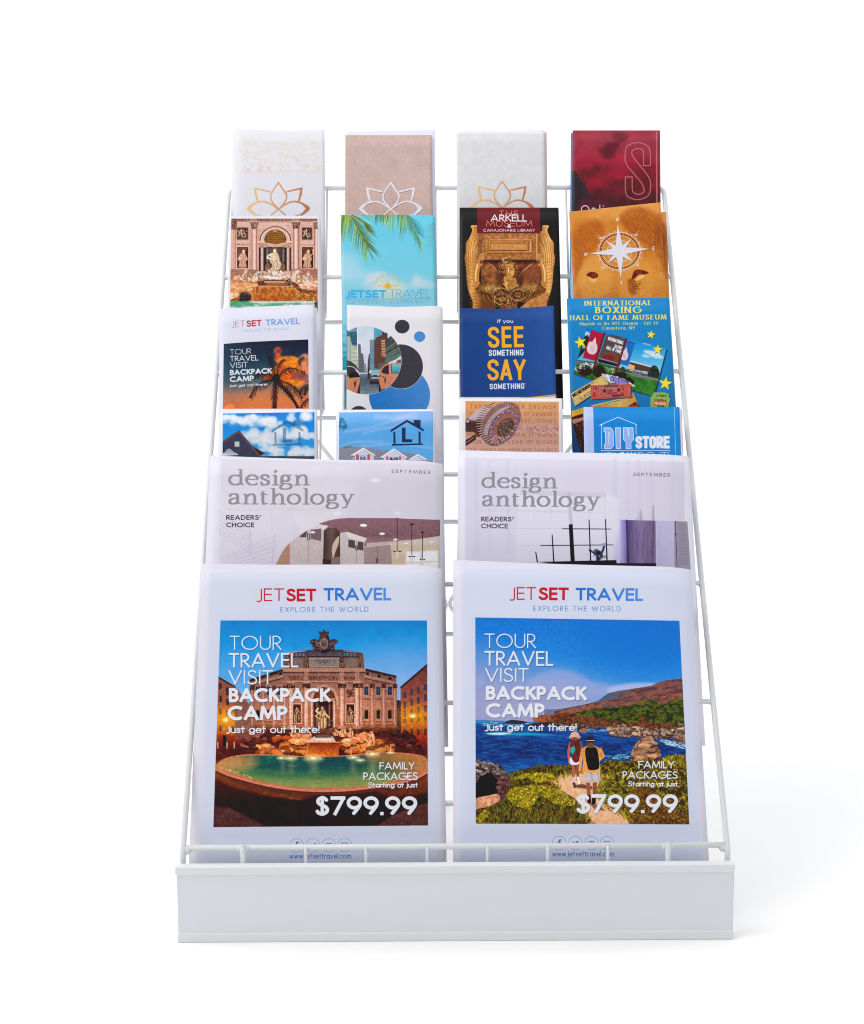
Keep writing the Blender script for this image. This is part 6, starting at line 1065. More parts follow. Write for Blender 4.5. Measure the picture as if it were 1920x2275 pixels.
def star5(c, x, y, R, rot, col=(250, 228, 56)):
    P = [(x+(R if i % 2 == 0 else R*.4)*math.sin(math.radians(rot+i*36)), y-(R if i % 2 == 0 else R*.4)*math.cos(math.radians(rot+i*36))) for i in range(10)]
    c.poly([(a+7, b+5) for a, b in P], (16, 30, 50), .9); c.poly(P, col)
def p_boxing(c):
    c.at(1255, 655, 5.888); c.rect(-100, 0, 1700, 4000, tex(vg((40, (0, 138, 206)), (1000, (0, 130, 196)), (1500, (0, 120, 184)), (2090, (0, 88, 146))), 4, 60, 2))
    y = (240, 222, 98)
    c.text('INTERNATIONAL', 256, 140, 1132, 134, 62, .26, y, wh=.1, serif=.1, track=.22); c.text('BOXING', 398, 240, 1000, 236, 84, .26, y, wh=.1, serif=.1, track=.2); c.text('HALL OF FAME MUSEUM', 68, 332, 1334, 320, 64, .25, y, wh=.1, serif=.1, track=.2)
    y2 = (226, 214, 120); c.text('Ringside to the NYS Thruway - Exit 34', 196, 396, 1218, 386, 38, .2, y2, wh=.1, serif=.06, track=.2, space=.7); c.text('Canastota, NY', 486, 452, 920, 452, 40, .2, y2, wh=.1, serif=.06, track=.2, space=.6)
    # tilted photo
    Q = [(290, 432), (1332, 706), (1166, 1326), (560, 1170), (110, 1034)]
    c.poly([(a+14, b+12) for a, b in Q], (10, 24, 44), .8, 8); c.setclip(Q)
    c.rect(0, 380, 1500, 1400, (20, 110, 190)); c.poly(Q, vg((430, (20, 110, 196)), (700, (40, 160, 226)), (950, (120, 200, 236))))
    for x, yy, rx, ry in ((1140, 760, 110, 30), (1200, 800, 90, 30), (1060, 800, 50, 18), (290, 510, 40, 30), (1080, 640, 60, 12)): c.ell(x, yy, rx, ry, (226, 236, 246), .8, soft=26, rot=12)
    c.poly([(240, 560), (300, 520), (330, 640), (240, 760), (150, 860), (180, 760)], two((40, 60, 30), (24, 34, 22), 16, 3)); c.ell(250, 680, 24, 22, (190, 206, 190), .8, soft=10)
    c.poly([(130, 980), (160, 850), (420, 880), (900, 1000), (1250, 1080), (1190, 1340), (560, 1200), (100, 1060)], two((54, 112, 44), (34, 84, 34), 40, 4)); c.poly([(160, 860), (400, 890), (400, 925), (150, 900)], (110, 110, 110))
    c.poly([(850, 870), (1140, 944), (1130, 1010), (980, 990), (840, 960)], (92, 60, 56)); c.line([(850, 866), (1140, 944)], 14, (226, 226, 232)); c.poly([(840, 900), (920, 930), (900, 1000), (820, 980)], (220, 186, 130)); c.dabs([(800, 960), (1100, 1020), (1130, 1080), (900, 1040)], 60, 34, 9, [(226, 228, 236), (60, 66, 90), (150, 60, 60)], 5, 14, 14, .9)
    c.poly([(760, 1000), (1240, 1100), (1230, 1130), (900, 1070)], (120, 124, 130)); c.blob([(1090, 1050), (1120, 960), (1170, 920), (1220, 960), (1240, 1040), (1200, 1090)], two((26, 34, 30), (50, 66, 44), 16, 6)); c.blob([(720, 980), (760, 940), (800, 980), (780, 1010)], (60, 60, 50))
    c.poly([(860, 1060), (1240, 1130), (1180, 1330), (880, 1240)], two((62, 140, 48), (44, 110, 40), 50, 7))
    for P, s in (([(170, 1020), (190, 950), (260, 930), (350, 970), (340, 1040), (250, 1060)], 8), ([(360, 1020), (400, 940), (470, 920), (530, 970), (520, 1050), (430, 1080)], 9), ([(640, 1050), (690, 1010), (780, 1020), (810, 1080), (740, 1100)], 10), ([(800, 1090), (860, 1080), (910, 1140), (880, 1180), (820, 1150)], 11)): c.blob(P, two((30, 18, 20), (60, 34, 34), 16, s))
    c.dabs([(480, 1030), (700, 1070), (900, 1170), (940, 1200), (600, 1150), (520, 1080)], 260, 14, 12, [(238, 238, 246), (226, 220, 240)], 12, 20, 60, .95); c.dabs([(590, 1060), (760, 1100), (840, 1150), (720, 1170), (600, 1130)], 200, 12, 11, [(110, 90, 190), (80, 66, 150), (150, 130, 214)], 13, 20, 60, .95); c.dabs([(120, 930), (240, 880), (420, 910), (380, 950), (160, 1020)], 50, 14, 12, [(240, 236, 246)], 14, 10, 60, .9); c.dabs([(520, 940), (660, 960), (640, 1020), (520, 1000)], 60, 16, 8, [(90, 130, 50), (230, 226, 236), (60, 90, 40)], 15, 40, 60, .9)
    # sign with banners
    c.poly([(540, 540), (640, 520), (720, 540), (800, 600), (720, 930), (430, 850)], tex((88, 74, 72), 8, 30, 16)); c.curve([(540, 530), (640, 524), (730, 545), (795, 590)], 10, (60, 90, 130)); c.poly([(480, 830), (500, 790), (560, 750), (650, 760), (720, 830), (700, 900)], (120, 70, 50)); c.blob([(490, 810), (560, 780), (640, 800), (640, 850), (520, 840)], (140, 20, 50)); c.line([(440, 826), (690, 896)], 9, (130, 170, 206)); c.line([(430, 880), (680, 940)], 9, (130, 170, 206)); c.poly([(440, 840), (690, 905), (680, 935), (432, 878)], (30, 26, 26))
    wt = (236, 236, 242); c.text('INTERNATIONAL', 562, 590, 762, 652, 46, .16, wt, font='K', track=.08); c.text('BOXING', 648, 690, 748, 716, 42, .16, wt, font='K', track=.08); c.text('HALL OF FAME', 540, 708, 730, 768, 46, .16, wt, font='K', track=.08)
    c.poly([(348, 458), (506, 508), (400, 866), (236, 822)], tex((176, 28, 58), 8, 40, 17)); c.poly([(800, 590), (916, 636), (832, 930), (726, 904)], tex((30, 110, 190), 6, 40, 18)); c.line([(800, 598), (920, 640)], 6, (20, 30, 60))
    for dx, dy, k in ((0, 0, 1), (454, 112, .78)):
        f = lambda x, y_: (405+dx+(x-405)*k-(0 if dx == 0 else 46), 620+dy+(y_-620)*k)
        c.blob([f(300, 660), f(330, 610), f(420, 650), f(418, 740), f(370, 780), f(310, 760), f(290, 710)], (226, 206, 214)); c.poly([f(404, 552), f(412, 640), f(352, 622)], (226, 206, 214)); c.line([f(340, 660), f(360, 740)], 5, (196, 130, 150)); c.line([f(380, 670), f(360, 740)], 5, (196, 130, 150))
    c.line([(524, 490), (380, 960)], 26, (110, 26, 40)); c.line([(808, 562), (672, 1012)], 26, (110, 26, 40))
    c.setclip(None)
    for a in ((205, 622, 86, -14), (1130, 520, 62, 12), (1216, 716, 72, 4), (1318, 1160, 96, 8)): star5(c, *a)
    # ticket stubs, programme and old photographs
    def card(P, col, sh=10): c.poly([(a+sh, b+sh) for a, b in P], (8, 30, 60), .7, 6); c.poly(P, col)
    card([(340, 1450), (700, 1390), (900, 1280), (980, 1480), (340, 1500)], tex(hg((340, (196, 120, 60)), (700, (230, 190, 90)), (960, (206, 140, 80))), 16, 40, 20)); c.line([(360, 1450), (740, 1360)], 14, (250, 216, 60), .9); c.poly([(820, 1464), (930, 1390), (975, 1464)], two((50, 24, 20), (170, 84, 40), 12, 21))
    card([(80, 1290), (500, 1048), (574, 1160), (134, 1456)], tex((226, 196, 120), 10, 30, 22), 14); c.line([(100, 1300), (490, 1072), (550, 1160), (140, 1432), (100, 1300)], 4, (120, 90, 50)); c.line([(410, 1110), (440, 1170)], 5, (170, 140, 80)); c.text('WILLARD', 112, 1342, 236, 1270, 40, .25, (60, 36, 34), wh=.14, serif=.05); c.text('DEMPSEY', 244, 1262, 350, 1200, 40, .25, (60, 36, 34), wh=.14, serif=.05)
    c.dabs([(150, 1360), (340, 1250), (340, 1290), (180, 1400)], 40, 26, 5, [(170, 50, 40), (90, 66, 44)], 23, -30, 6, .8); c.dabs([(120, 1280), (380, 1130), (390, 1150), (130, 1300)], 30, 22, 5, [(100, 76, 44)], 24, -30, 6, .8)
    card([(340, 1182), (860, 1164), (876, 1340), (346, 1368)], tex((206, 100, 90), 14, 30, 25), 12); c.line([(352, 1196), (850, 1176), (862, 1330), (358, 1354), (352, 1196)], 4, (120, 50, 56)); c.text('6', 368, 1340, 416, 1338, 76, .2, (190, 30, 46)); c.dabs([(366, 1206), (424, 1204), (420, 1236), (368, 1236)], 24, 16, 8, [(150, 40, 60)], 26, 80, 10)
    for x in (440, 478, 800): c.line([(x, 1186), (x+6, 1350)], 3, (130, 60, 66))
    c.poly([(520, 1190), (700, 1184), (704, 1200), (512, 1206)], (80, 56, 100)); c.ell(520, 1256, 20, 26, (70, 50, 84)); c.ell(706, 1244, 20, 26, (70, 50, 84)); c.text('LOUIS', 552, 1270, 628, 1266, 30, .2, (96, 50, 100)); c.text('WALCOTT', 552, 1304, 684, 1298, 28, .2, (96, 50, 100)); c.poly([(600, 1306), (730, 1298), (734, 1330), (630, 1340)], (150, 40, 60)); c.dabs([(740, 1190), (770, 1190), (772, 1330), (742, 1330)], 30, 24, 9, [(150, 50, 66)], 27, 0, 10)
    card([(1140, 1320), (1170, 1276), (1300, 1276), (1364, 1300), (1360, 1340), (1380, 1360), (1350, 1500), (1120, 1500), (1124, 1340)], tex((150, 182, 90), 10, 30, 28), 8)
    for a, b, yy in ((1200, 1330, 1318), (1180, 1334, 1372), (1210, 1300, 1455)): c.dabs([(a, yy-6), (b, yy), (b, yy+12), (a, yy+6)], 36, 12, 6, [(30, 40, 24)], yy, 60, 60)
    c.poly([(1156, 1420), (1180, 1380), (1330, 1390), (1340, 1450), (1160, 1450)], (206, 96, 70)); c.text('PROGRAM', 1176, 1436, 1326, 1440, 34, .2, (244, 214, 150))
    card([(90, 1520), (240, 1476), (700, 1476), (700, 1640), (90, 1640)], tex((226, 176, 60), 14, 40, 29)); c.poly([(90, 1600), (240, 1550), (260, 2200), (100, 1690)], two((92, 48, 26), (44, 22, 20), 18, 30)); c.poly([(90, 1640), (150, 1620), (240, 1600), (240, 1640), (120, 1690)], (200, 140, 110)); c.dabs([(130, 1700), (250, 1650), (260, 2080), (230, 2080)], 120, 22, 8, [(180, 100, 60), (30, 16, 18), (110, 60, 36)], 31, 60, 50, .8)
    c.poly([(90, 1680), (240, 2120), (240, 4000), (90, 4000)], (0, 80, 134))

def house_logo(c, X, Y, col, a=1):
    P = lambda *v: [(X(v[i]), Y(v[i+1])) for i in range(0, len(v), 2)]
    c.poly(P(1368, 194, 1498, 114, 1550, 142, 1550, 116, 1604, 116, 1604, 174, 1629, 190, 1626, 206, 1498, 134, 1370, 212), col, a)
    c.poly(P(1390, 214, 1406, 206, 1408, 302, 1392, 302), col, a); c.poly(P(1588, 204, 1604, 212, 1604, 300, 1588, 300), col, a); c.poly(P(1378, 304, 1620, 300, 1620, 312, 1378, 318), col, a)
    c.poly(P(1458, 176, 1486, 176, 1486, 268, 1538, 268, 1538, 290, 1458, 292), col, a)
def cloud(c, x, y, s, n, seed, col=(226, 228, 236), a=.6):
    r = random.Random(seed)
    for i in range(n): c.ell(x+r.uniform(-1, 1)*s*1.6, y+r.uniform(-.6, .6)*s, s*r.uniform(.4, .9), s*r.uniform(.3, .6), tex(col, 10, 20, i), a, soft=s*.35)
def p_home_dark(c):
    c.img[:] = (228, 227, 236); c.at(480, 900, 3.528)
    c.setclip([(54, 66), (772, 54), (772, 1400), (48, 1400)])
    c.rect(0, 0, 900, 1600, tex(vg((60, (8, 116, 206)), (200, (30, 140, 222)), (400, (60, 160, 226))), 6, 60, 2))
    for x, y, s, n in ((120, 110, 44, 12), (230, 120, 50, 14), (380, 120, 50, 16), (440, 150, 40, 10), (660, 90, 50, 12), (260, 240, 60, 14), (380, 250, 60, 18), (470, 220, 50, 14), (600, 220, 60, 14), (720, 250, 40, 10), (420, 340, 50, 14), (700, 370, 50, 14), (640, 380, 40, 10), (480, 380, 30, 8)): cloud(c, x, y, s, n, int(x))
    for x, y, s in ((380, 205, 50), (470, 260, 44), (300, 260, 40), (600, 280, 40), (130, 150, 30)): c.ell(x, y, s*1.3, s*.5, (176, 186, 206), .4, soft=s)
    c.ell(355, 185, 22, 14, (20, 124, 212), .9, soft=14); c.ell(150, 160, 30, 12, (60, 140, 220), .6, soft=14)
    c.poly([(46, 300), (180, 204), (350, 400), (46, 400)], tex((56, 60, 84), 6, 30, 3)); c.poly([(280, 320), (384, 376), (350, 396), (340, 400)], (50, 36, 44)); c.line([(46, 298), (180, 206)], 13, (110, 70, 70)); c.line([(180, 206), (340, 396)], 12, (116, 76, 76)); c.line([(46, 290), (180, 198), (346, 392)], 3, (40, 26, 34)); c.line([(290, 326), (384, 380)], 8, (96, 58, 60)); c.poly([(46, 300), (60, 292), (60, 400), (46, 400)], (40, 38, 54))
    c.poly([(144, 282), (186, 284), (186, 330), (144, 328)], (170, 120, 104)); c.poly([(150, 288), (180, 290), (180, 324), (150, 322)], (176, 206, 220)); c.poly([(46, 376), (130, 366), (180, 390), (46, 400)], (196, 200, 208)); c.poly([(80, 350), (106, 338), (160, 390), (60, 380)], (140, 142, 156)); 
    for i in range(5): c.line([(90-i*8, 352+i*9), (124+i*12, 352+i*9)], 3, (210, 214, 220))
    c.rect(40, 400, 900, 1600, tex((60, 70, 80), 20, 40, 4))
    k = 248/260.0; house_logo(c, lambda x: 437+(x-1368)*k, lambda y: 118+(y-114)*(200/204.0), (34, 78, 120), .5); c.rect(622, 116, 676, 180, (150, 170, 180), .35)
    c.setclip(None)
def p_home_blue(c):
    c.img[:] = (228, 227, 236); c.at(480, 900, 3.528)
    c.setclip([(965, 58), (1702, 48), (1704, 1400), (962, 1400)])
    c.rect(900, 0, 1800, 1500, tex(vg((50, (116, 176, 234)), (200, (88, 166, 230)), (400, (96, 172, 230))), 4, 60, 5)); c.rect(1400, 40, 1720, 140, (170, 180, 230), .4, soft=60)
    for P, w in ((((1000, 210), (1200, 180), (1360, 130), (1560, 60)), 16), (((1160, 220), (1280, 190), (1440, 160), (1500, 120)), 14), (((1100, 330), (1300, 310), (1500, 310), (1700, 340)), 12), (((980, 330), (1080, 290), (1300, 290)), 12), (((1250, 90), (1400, 100), (1560, 90)), 22)): c.curve(list(P), w, (196, 206, 240), .45, soft=w*1.6)
    c.dabs([(960, 60), (985, 90), (1030, 160), (1000, 200), (962, 190)], 60, 22, 5, [(20, 84, 110), (40, 110, 120)], 6, 40, 40, .8)
    c.poly([(972, 330), (1120, 326), (1300, 350), (1590, 385), (1640, 430), (960, 430)], tex((140, 140, 154), 10, 12, 7)); c.dabs([(1000, 326), (1060, 318), (1060, 332), (1000, 334)], 20, 8, 8, [(90, 130, 90)], 8, 60, 60)
    def gable(x, y, w, h):
        c.poly([(x, y), (x+w, y+h), (x+w, y+h+60), (x-w, y+h+60), (x-w, y+h)], (206, 214, 230)); c.line([(x-w-8, y+h+3), (x, y), (x+w+8, y+h+3)], 9, (240, 240, 246)); c.line([(x-w-6, y+h+10), (x-w+10, y+h+10), (x-w+10, y+h+60)], 6, (40, 44, 60)); c.line([(x, y+10), (x+w-4, y+h+6)], 3, (120, 126, 146))
    gable(1154, 338, 82, 52); gable(1394, 344, 94, 64); gable(1582, 388, 56, 34)
    for x in (1098, 1186): c.rect(x, 386, x+22, 440, (206, 84, 92))
    for x in (1334, 1434): c.rect(x, 402, x+17, 440, (206, 84, 92))
    c.rect(1128, 396, 1174, 440, (110, 120, 160)); c.line([(1128, 404), (1174, 404)], 3, (226, 230, 240)); c.line([(1150, 396), (1150, 440)], 3, (226, 230, 240)); c.rect(1358, 410, 1428, 440, (60, 60, 80)); c.dabs([(1360, 410), (1426, 410), (1426, 424), (1360, 424)], 12, 8, 6, [(230, 230, 236)], 9, 90, 10)
    c.rect(900, 432, 1800, 1500, tex((150, 156, 160), 10, 30, 10)); house_logo(c, lambda x: x, lambda y: y, (24, 48, 84)); c.setclip(None)

def p_shower(c):
    c.img[:] = (229, 226, 230); c.at(1010, 880, 7.056)
    c.setclip([(172, 78), (1636, 88), (1652, 2600), (170, 2600)])
    c.rect(100, 0, 1800, 2700, tex(vg((78, (208, 146, 88)), (330, (204, 148, 112)), (520, (196, 144, 126)), (860, (208, 162, 146))), 6, 120, 2)); c.rect(170, 80, 420, 400, (214, 140, 70), .45, soft=200)
    tx = (132, 82, 70)
    for t, y, x0, x1, h in (('TAKE A SHORTER SHOWER', 200, 246, 1592, 72), ('RUN A LARGE LOAD OF LAUNDRY', 308, 250, 1592, 56), ('SCRUB POTS, RINSE, DISHES', 416, 250, 1594, 58), ('FIX LEAKS, TAKS AND DRIPS', 528, 250, 1596, 52), ('DONT RUN WHEN IT RAINS', 640, 250, 1598, 58), ('RUN A FULL LOAD OF DISHES', 752, 250, 1598, 62), ('USE TOWELS AND LINENS MORE THAN ONCE', 862, 250, 1600, 44)):
        c.text(t, x0, y-6, x1, y+3, h, .12, tx, font='K', track=.3, space=.5, a=.75)
    # spray
    c.dabs([(920, 560), (980, 440), (1636, 470), (1644, 570), (1300, 600)], 260, 46, 6, [(176, 122, 124), (226, 184, 176), (150, 98, 104)], 3, 32, 12, .7, soft=5); c.dabs([(1200, 450), (1640, 450), (1644, 580), (1260, 590)], 240, 12, 9, [(236, 200, 192), (140, 90, 96), (206, 160, 156)], 4, 30, 70, .8); c.dabs([(900, 220), (1200, 250), (1640, 500), (1500, 620), (900, 800)], 120, 8, 5, [(232, 196, 184), (176, 126, 120)], 5, 30, 60, .5)
    # head of the shower
    c.blob([(172, 380), (260, 300), (380, 210), (500, 140), (640, 100), (560, 180), (420, 400), (420, 560), (380, 640), (172, 560)], tex(vg((100, (120, 72, 56)), (200, (176, 150, 156)), (330, (170, 140, 146)), (420, (70, 44, 40)), (560, (90, 58, 48))), 14, 30, 6)); c.poly([(172, 410), (400, 400), (420, 600), (172, 540)], tex((74, 46, 40), 10, 40, 7), .9, 16); c.poly([(172, 560), (300, 560), (340, 600), (172, 640)], (196, 136, 108), .9, 10)
    c.poly([(172, 690), (300, 620), (340, 640), (335, 680), (190, 776), (172, 776)], (64, 42, 42)); c.line([(180, 736), (298, 650)], 6, (220, 190, 184)); c.ell(206, 396, 22, 16, (214, 196, 196)); c.blob([(220, 350), (330, 240), (440, 190), (480, 180), (400, 300), (330, 380)], (196, 176, 186), .8, 20)
    c.blob([(400, 620), (392, 540), (430, 400), (520, 260), (640, 150), (780, 96), (900, 100), (990, 150), (1040, 280), (1020, 420), (920, 620), (800, 720), (680, 776), (560, 776), (460, 700)], tex((130, 94, 92), 20, 30, 8))
    for i in range(56):
        t = math.radians(118+i*3.6); ct, st_ = math.cos(t), math.sin(t); cx, cy = 730, 430
        x0, y0 = cx+345*ct*1.02-40, cy+st_*332; x1, y1 = cx+290*ct-16, cy+st_*300-6
        c.line([(x0, y0), (x1, y1)], 8, (216, 196, 196) if i % 2 else (60, 36, 36), .9)
    c.blob([(470, 600), (470, 500), (540, 360), (640, 250), (760, 180), (860, 160), (800, 220), (660, 330), (560, 470), (530, 600)], tex((176, 150, 152), 26, 14, 9), .9, 8)
    c.blob([(540, 640), (545, 540), (600, 400), (700, 290), (820, 216), (930, 190), (1000, 230), (1010, 340), (960, 520), (860, 650), (740, 730), (620, 750)], tex((150, 96, 76), 16, 30, 10)); c.curve([(530, 620), (545, 520), (610, 380), (710, 280), (830, 206), (940, 184)], 9, (74, 44, 40))
    for i in range(64):
        r = random.Random(i); t = math.radians(i*5.6+r.uniform(-2, 2)); R = 1+r.uniform(-.07, .07)
        u, v = 250*R*math.cos(t), 165*R*math.sin(t); g = math.radians(-52); x, y = 775+u*math.cos(g)-v*math.sin(g), 470+u*math.sin(g)+v*math.cos(g)
        c.ell(x, y, 16, 13, [(78, 58, 130), (110, 86, 176), (60, 40, 84), (170, 150, 220)][i % 4], .9, soft=5); c.ell(x+5, y-4, 5, 4, (226, 214, 240), .8)
    c.ell(800, 488, 165, 108, tex((84, 60, 50), 14, 20, 11), 1, soft=10, rot=-52); c.dabs([(700, 420), (900, 340), (920, 560), (760, 640), (690, 560)], 110, 34, 6, [(150, 120, 110), (50, 34, 32), (214, 190, 180)], 12, 36, 20, .7)
    c.dabs([(560, 600), (760, 640), (880, 620), (700, 770), (580, 760)], 160, 26, 7, [(60, 36, 50), (214, 180, 176), (120, 84, 120), (230, 200, 196)], 13, 40, 50, .8)
    c.setclip(None)

def p_diy(c):
    c.at(1255, 655, 5.888); c.rect(0, 1400, 1700, 5000, tex((0, 134, 212), 3, 60, 2)); c.poly([(200, 1460), (372, 1460), (386, 2100), (400, 5000), (200, 5000)], tex((184, 198, 240), 3, 40, 3))
    c.line([(1430, 1460), (1454, 2100)], 5, (200, 224, 246))
    w = (232, 234, 246); b = (150, 184, 244)
    c.line([(482, 1690), (482, 1940), (484, 2016)], 7, w); c.line([(455, 1706), (468, 1700), (697, 1600), (945, 1700)], 8, w); c.line([(932, 1700), (934, 1826)], 8, w); c.line([(470, 1706), (500, 1700)], 8, w)
    def blk(P, hole=None): 
        c.line(P+[P[0]], 16, w); c.poly(P, b)
        if hole: c.poly(hole, (0, 134, 212)); c.line(hole+[hole[0]], 8, w)
    blk([(516, 1742), (600, 1742), (630, 1780), (634, 1968), (606, 2006), (524, 2008), (524, 1960), (540, 1955), (536, 1790), (516, 1786)], [(572, 1796), (588, 1800), (590, 1950), (574, 1954)]); blk([(668, 1742), (726, 1742), (728, 2008), (676, 2008)]); blk([(768, 1742), (822, 1742), (832, 1856), (842, 1856), (838, 1742), (890, 1742), (896, 1890), (862, 1920), (864, 2008), (806, 2008), (804, 1920), (772, 1890)])
    c.text('STORE', 928, 2012, 1370, 2010, 166, .24, w, font='K', track=.05)
    c.line([(478, 2036), (1376, 2036)], 7, w); c.text('YOU ', 484, 2130, 694, 2130, 72, .09, w); c.text('CAN', 706, 2130, 926, 2130, 72, .2, w); c.text('DO IT!', 960, 2130, 1362, 2130, 72, .09, w)

def mast(c, x, rd, sep, ex):
    for t, x0, y0, x1, y1, h in x: c.text(t, x0, y0, x1, y1, h, .175, (146, 144, 152), font='S', wh=.07, track=-.02)
    c.text('AN EXCLUSIVE LOOK AT MODERN DESIGN', *ex, 18, .1, (196, 192, 204), track=.3, space=.6, a=.8)
    for t, x0, y0, x1, y1, h in rd: c.text(t, x0, y0, x1, y1, h, .18, (52, 46, 56), track=.1)
    c.text('SEPTEMBER', *sep, .12, (70, 66, 76), track=.36)
def p_design_kitchen(c):
    c.img[:] = (226, 224, 236); c.at(440, 980, 3.041)
    c.poly([(155, 122), (1630, 160), (1640, 2600), (110, 2600)], tex(vg((122, (216, 212, 224)), (500, (220, 216, 228)), (830, (220, 214, 228))), 3, 90, 2), soft=8)
    c.poly([(1100, 150), (1630, 160), (1640, 540), (1000, 520)], (206, 201, 214), .6, 120)
    for x, y, s in ((1200, 265, 36), (940, 490, 30), (1345, 488, 20)): c.ell(x, y, s, s*.4, (232, 230, 240), .9, soft=14)
    ln = (200, 196, 212)
    for i in range(6): c.line([(140, 470+i*30), (370, 640+i*26)], 5, ln, .8); c.line([(150, 800+i*20), (520, 640+i*34)], 5, ln, .8)
    c.line([(350, 560), (352, 770)], 8, ln, .8); c.line([(520, 630), (500, 830)], 8, ln, .8); c.poly([(640, 480), (860, 520), (860, 600), (700, 640)], (226, 222, 232), .6, 20); c.line([(650, 560), (650, 640)], 5, ln, .7); c.line([(500, 470), (500, 620)], 5, ln, .5)
    A = [(525, 830), (580, 730), (640, 668), (720, 608), (800, 564), (880, 536), (950, 522), (1020, 517), (1300, 518), (1636, 530)]
    A = spline(A[:8], 6)+A[8:]+[(1640, 2700), (400, 2700)]
    c.setclip(A)
    c.rect(400, 500, 1700, 2700, tex(vg((517, (150, 112, 122)), (640, (140, 104, 112)), (690, (160, 126, 130))), 10, 16, 3))
    c.poly([(1140, 690), (1640, 650), (1640, 2700), (1100, 2700)], tex((196, 178, 172), 8, 30, 4)); c.poly([(1300, 690), (1640, 640), (1640, 720), (1300, 720)], (206, 190, 184)); c.poly([(1310, 700), (1640, 700), (1640, 2700), (1310, 2700)], tex((206, 188, 164), 8, 30, 5))
    for q in ((1410, 752, 1500, 830), (1518, 746, 1618, 824)): c.rect(q[0]-8, q[1]-8, q[2]+8, q[3]+200, (226, 208, 196)); c.rect(q[0], q[1], q[2], q[3]+190, (226, 230, 240)); c.line([(q[0], q[3]-8), (q[2], q[3]-8)], 4, (176, 160, 150))
    c.poly([(1128, 712), (1300, 692), (1310, 830), (1128, 830)], tex((170, 146, 146), 8, 20, 6)); c.line([(1128, 716), (1300, 696)], 6, (206, 188, 186)); c.line([(1210, 706), (1214, 830)], 3, (120, 96, 100))
    c.poly([(500, 700), (620, 640), (626, 2000), (460, 2000)], tex((184, 142, 122), 8, 20, 7))
    c.poly([(620, 600), (760, 548), (880, 580), (850, 600), (846, 2000), (626, 2000)], tex((200, 186, 186), 6, 30, 8)); c.poly([(700, 580), (770, 552), (880, 572), (850, 600), (700, 600)], (216, 204, 204)); c.poly([(690, 640), (736, 604), (732, 650), (690, 650)], (110, 90, 100)); c.poly([(762, 598), (834, 590), (832, 676), (762, 660)], (130, 110, 120)); c.ell(776, 616, 16, 7, (226, 220, 226)); c.line([(745, 660), (742, 2000)], 3, (150, 132, 134)); c.line([(742, 622), (742, 666)], 6, (50, 40, 48)); c.line([(756, 626), (756, 668)], 6, (50, 40, 48))
    c.poly([(850, 610), (880, 588), (930, 588), (958, 612), (958, 700), (962, 790), (846, 800)], tex(hg((850, (90, 70, 70)), (900, (120, 96, 94)), (958, (96, 70, 66))), 8, 20, 9)); c.blob([(905, 760), (910, 700), (950, 640), (950, 690), (925, 760), (915, 800)], (206, 186, 166)); c.poly([(842, 798), (990, 800), (990, 2000), (842, 2000)], (86, 62, 62)); c.poly([(900, 790), (960, 780), (1000, 830), (900, 830)], (150, 122, 114))
    c.poly([(960, 620), (1010, 612), (1140, 656), (1124, 690), (1122, 2000), (964, 2000)], tex((202, 190, 190), 6, 30, 10)); c.poly([(1000, 614), (1142, 656), (1124, 682), (1010, 650)], (218, 208, 208)); c.poly([(1016, 664), (1060, 672), (1060, 726), (1016, 716)], (106, 84, 92)); c.poly([(1080, 678), (1118, 684), (1118, 740), (1080, 732)], (106, 84, 92)); c.line([(1066, 706), (1066, 736)], 5, (50, 40, 48)); c.line([(1076, 708), (1076, 738)], 5, (50, 40, 48)); c.line([(1070, 680), (1070, 2000)], 3, (150, 132, 134))
    for x in (1206, 1216): c.line([(x, 796), (x, 822)], 4, (60, 46, 50))
    for x, y, s in ((1118, 569, 20), (1244, 626, 16), (1336, 665, 14), (1406, 691, 9), (1578, 681, 9)): c.ell(x, y, s*1.2, s*.5, (244, 236, 236), 1, soft=5)
    for x, y0, y1, w in ((1346, 520, 745, 24), (1445, 562, 780, 20), (1517, 616, 800, 16)):
        c.line([(x, y0), (x, y1)], 4, (60, 40, 46)); c.ell(x, y0, w*.8, 5, (70, 46, 52)); c.line([(x-w, y1), (x+w, y1)], 6, (50, 34, 38)); c.rect(x-w*.5, y1, x+w*.5, y1+50, (226, 190, 176), .7); c.line([(x, y1), (x, y1+40)], 6, (240, 220, 200))
    c.grain(A, .05, 9, 96); c.tone([(400, 500), (1700, 500), (1700, 900), (400, 900)], 1.2, 170, None, 0, .85); c.setclip(None); c.line(A[:-2], 4, (230, 226, 236), .8)
    mast(c, [('design', 200, 300, 758, 300, 112), ('anthology', 196, 428, 1062, 430, 112)], [('READERS', 190, 532, 412, 532, 32), ('CHOICE', 190, 582, 380, 582, 32)], (1306, 213, 1572, 222, 22), (190, 470, 858, 470)); c.line([(424, 502), (418, 514)], 5, (52, 46, 56))
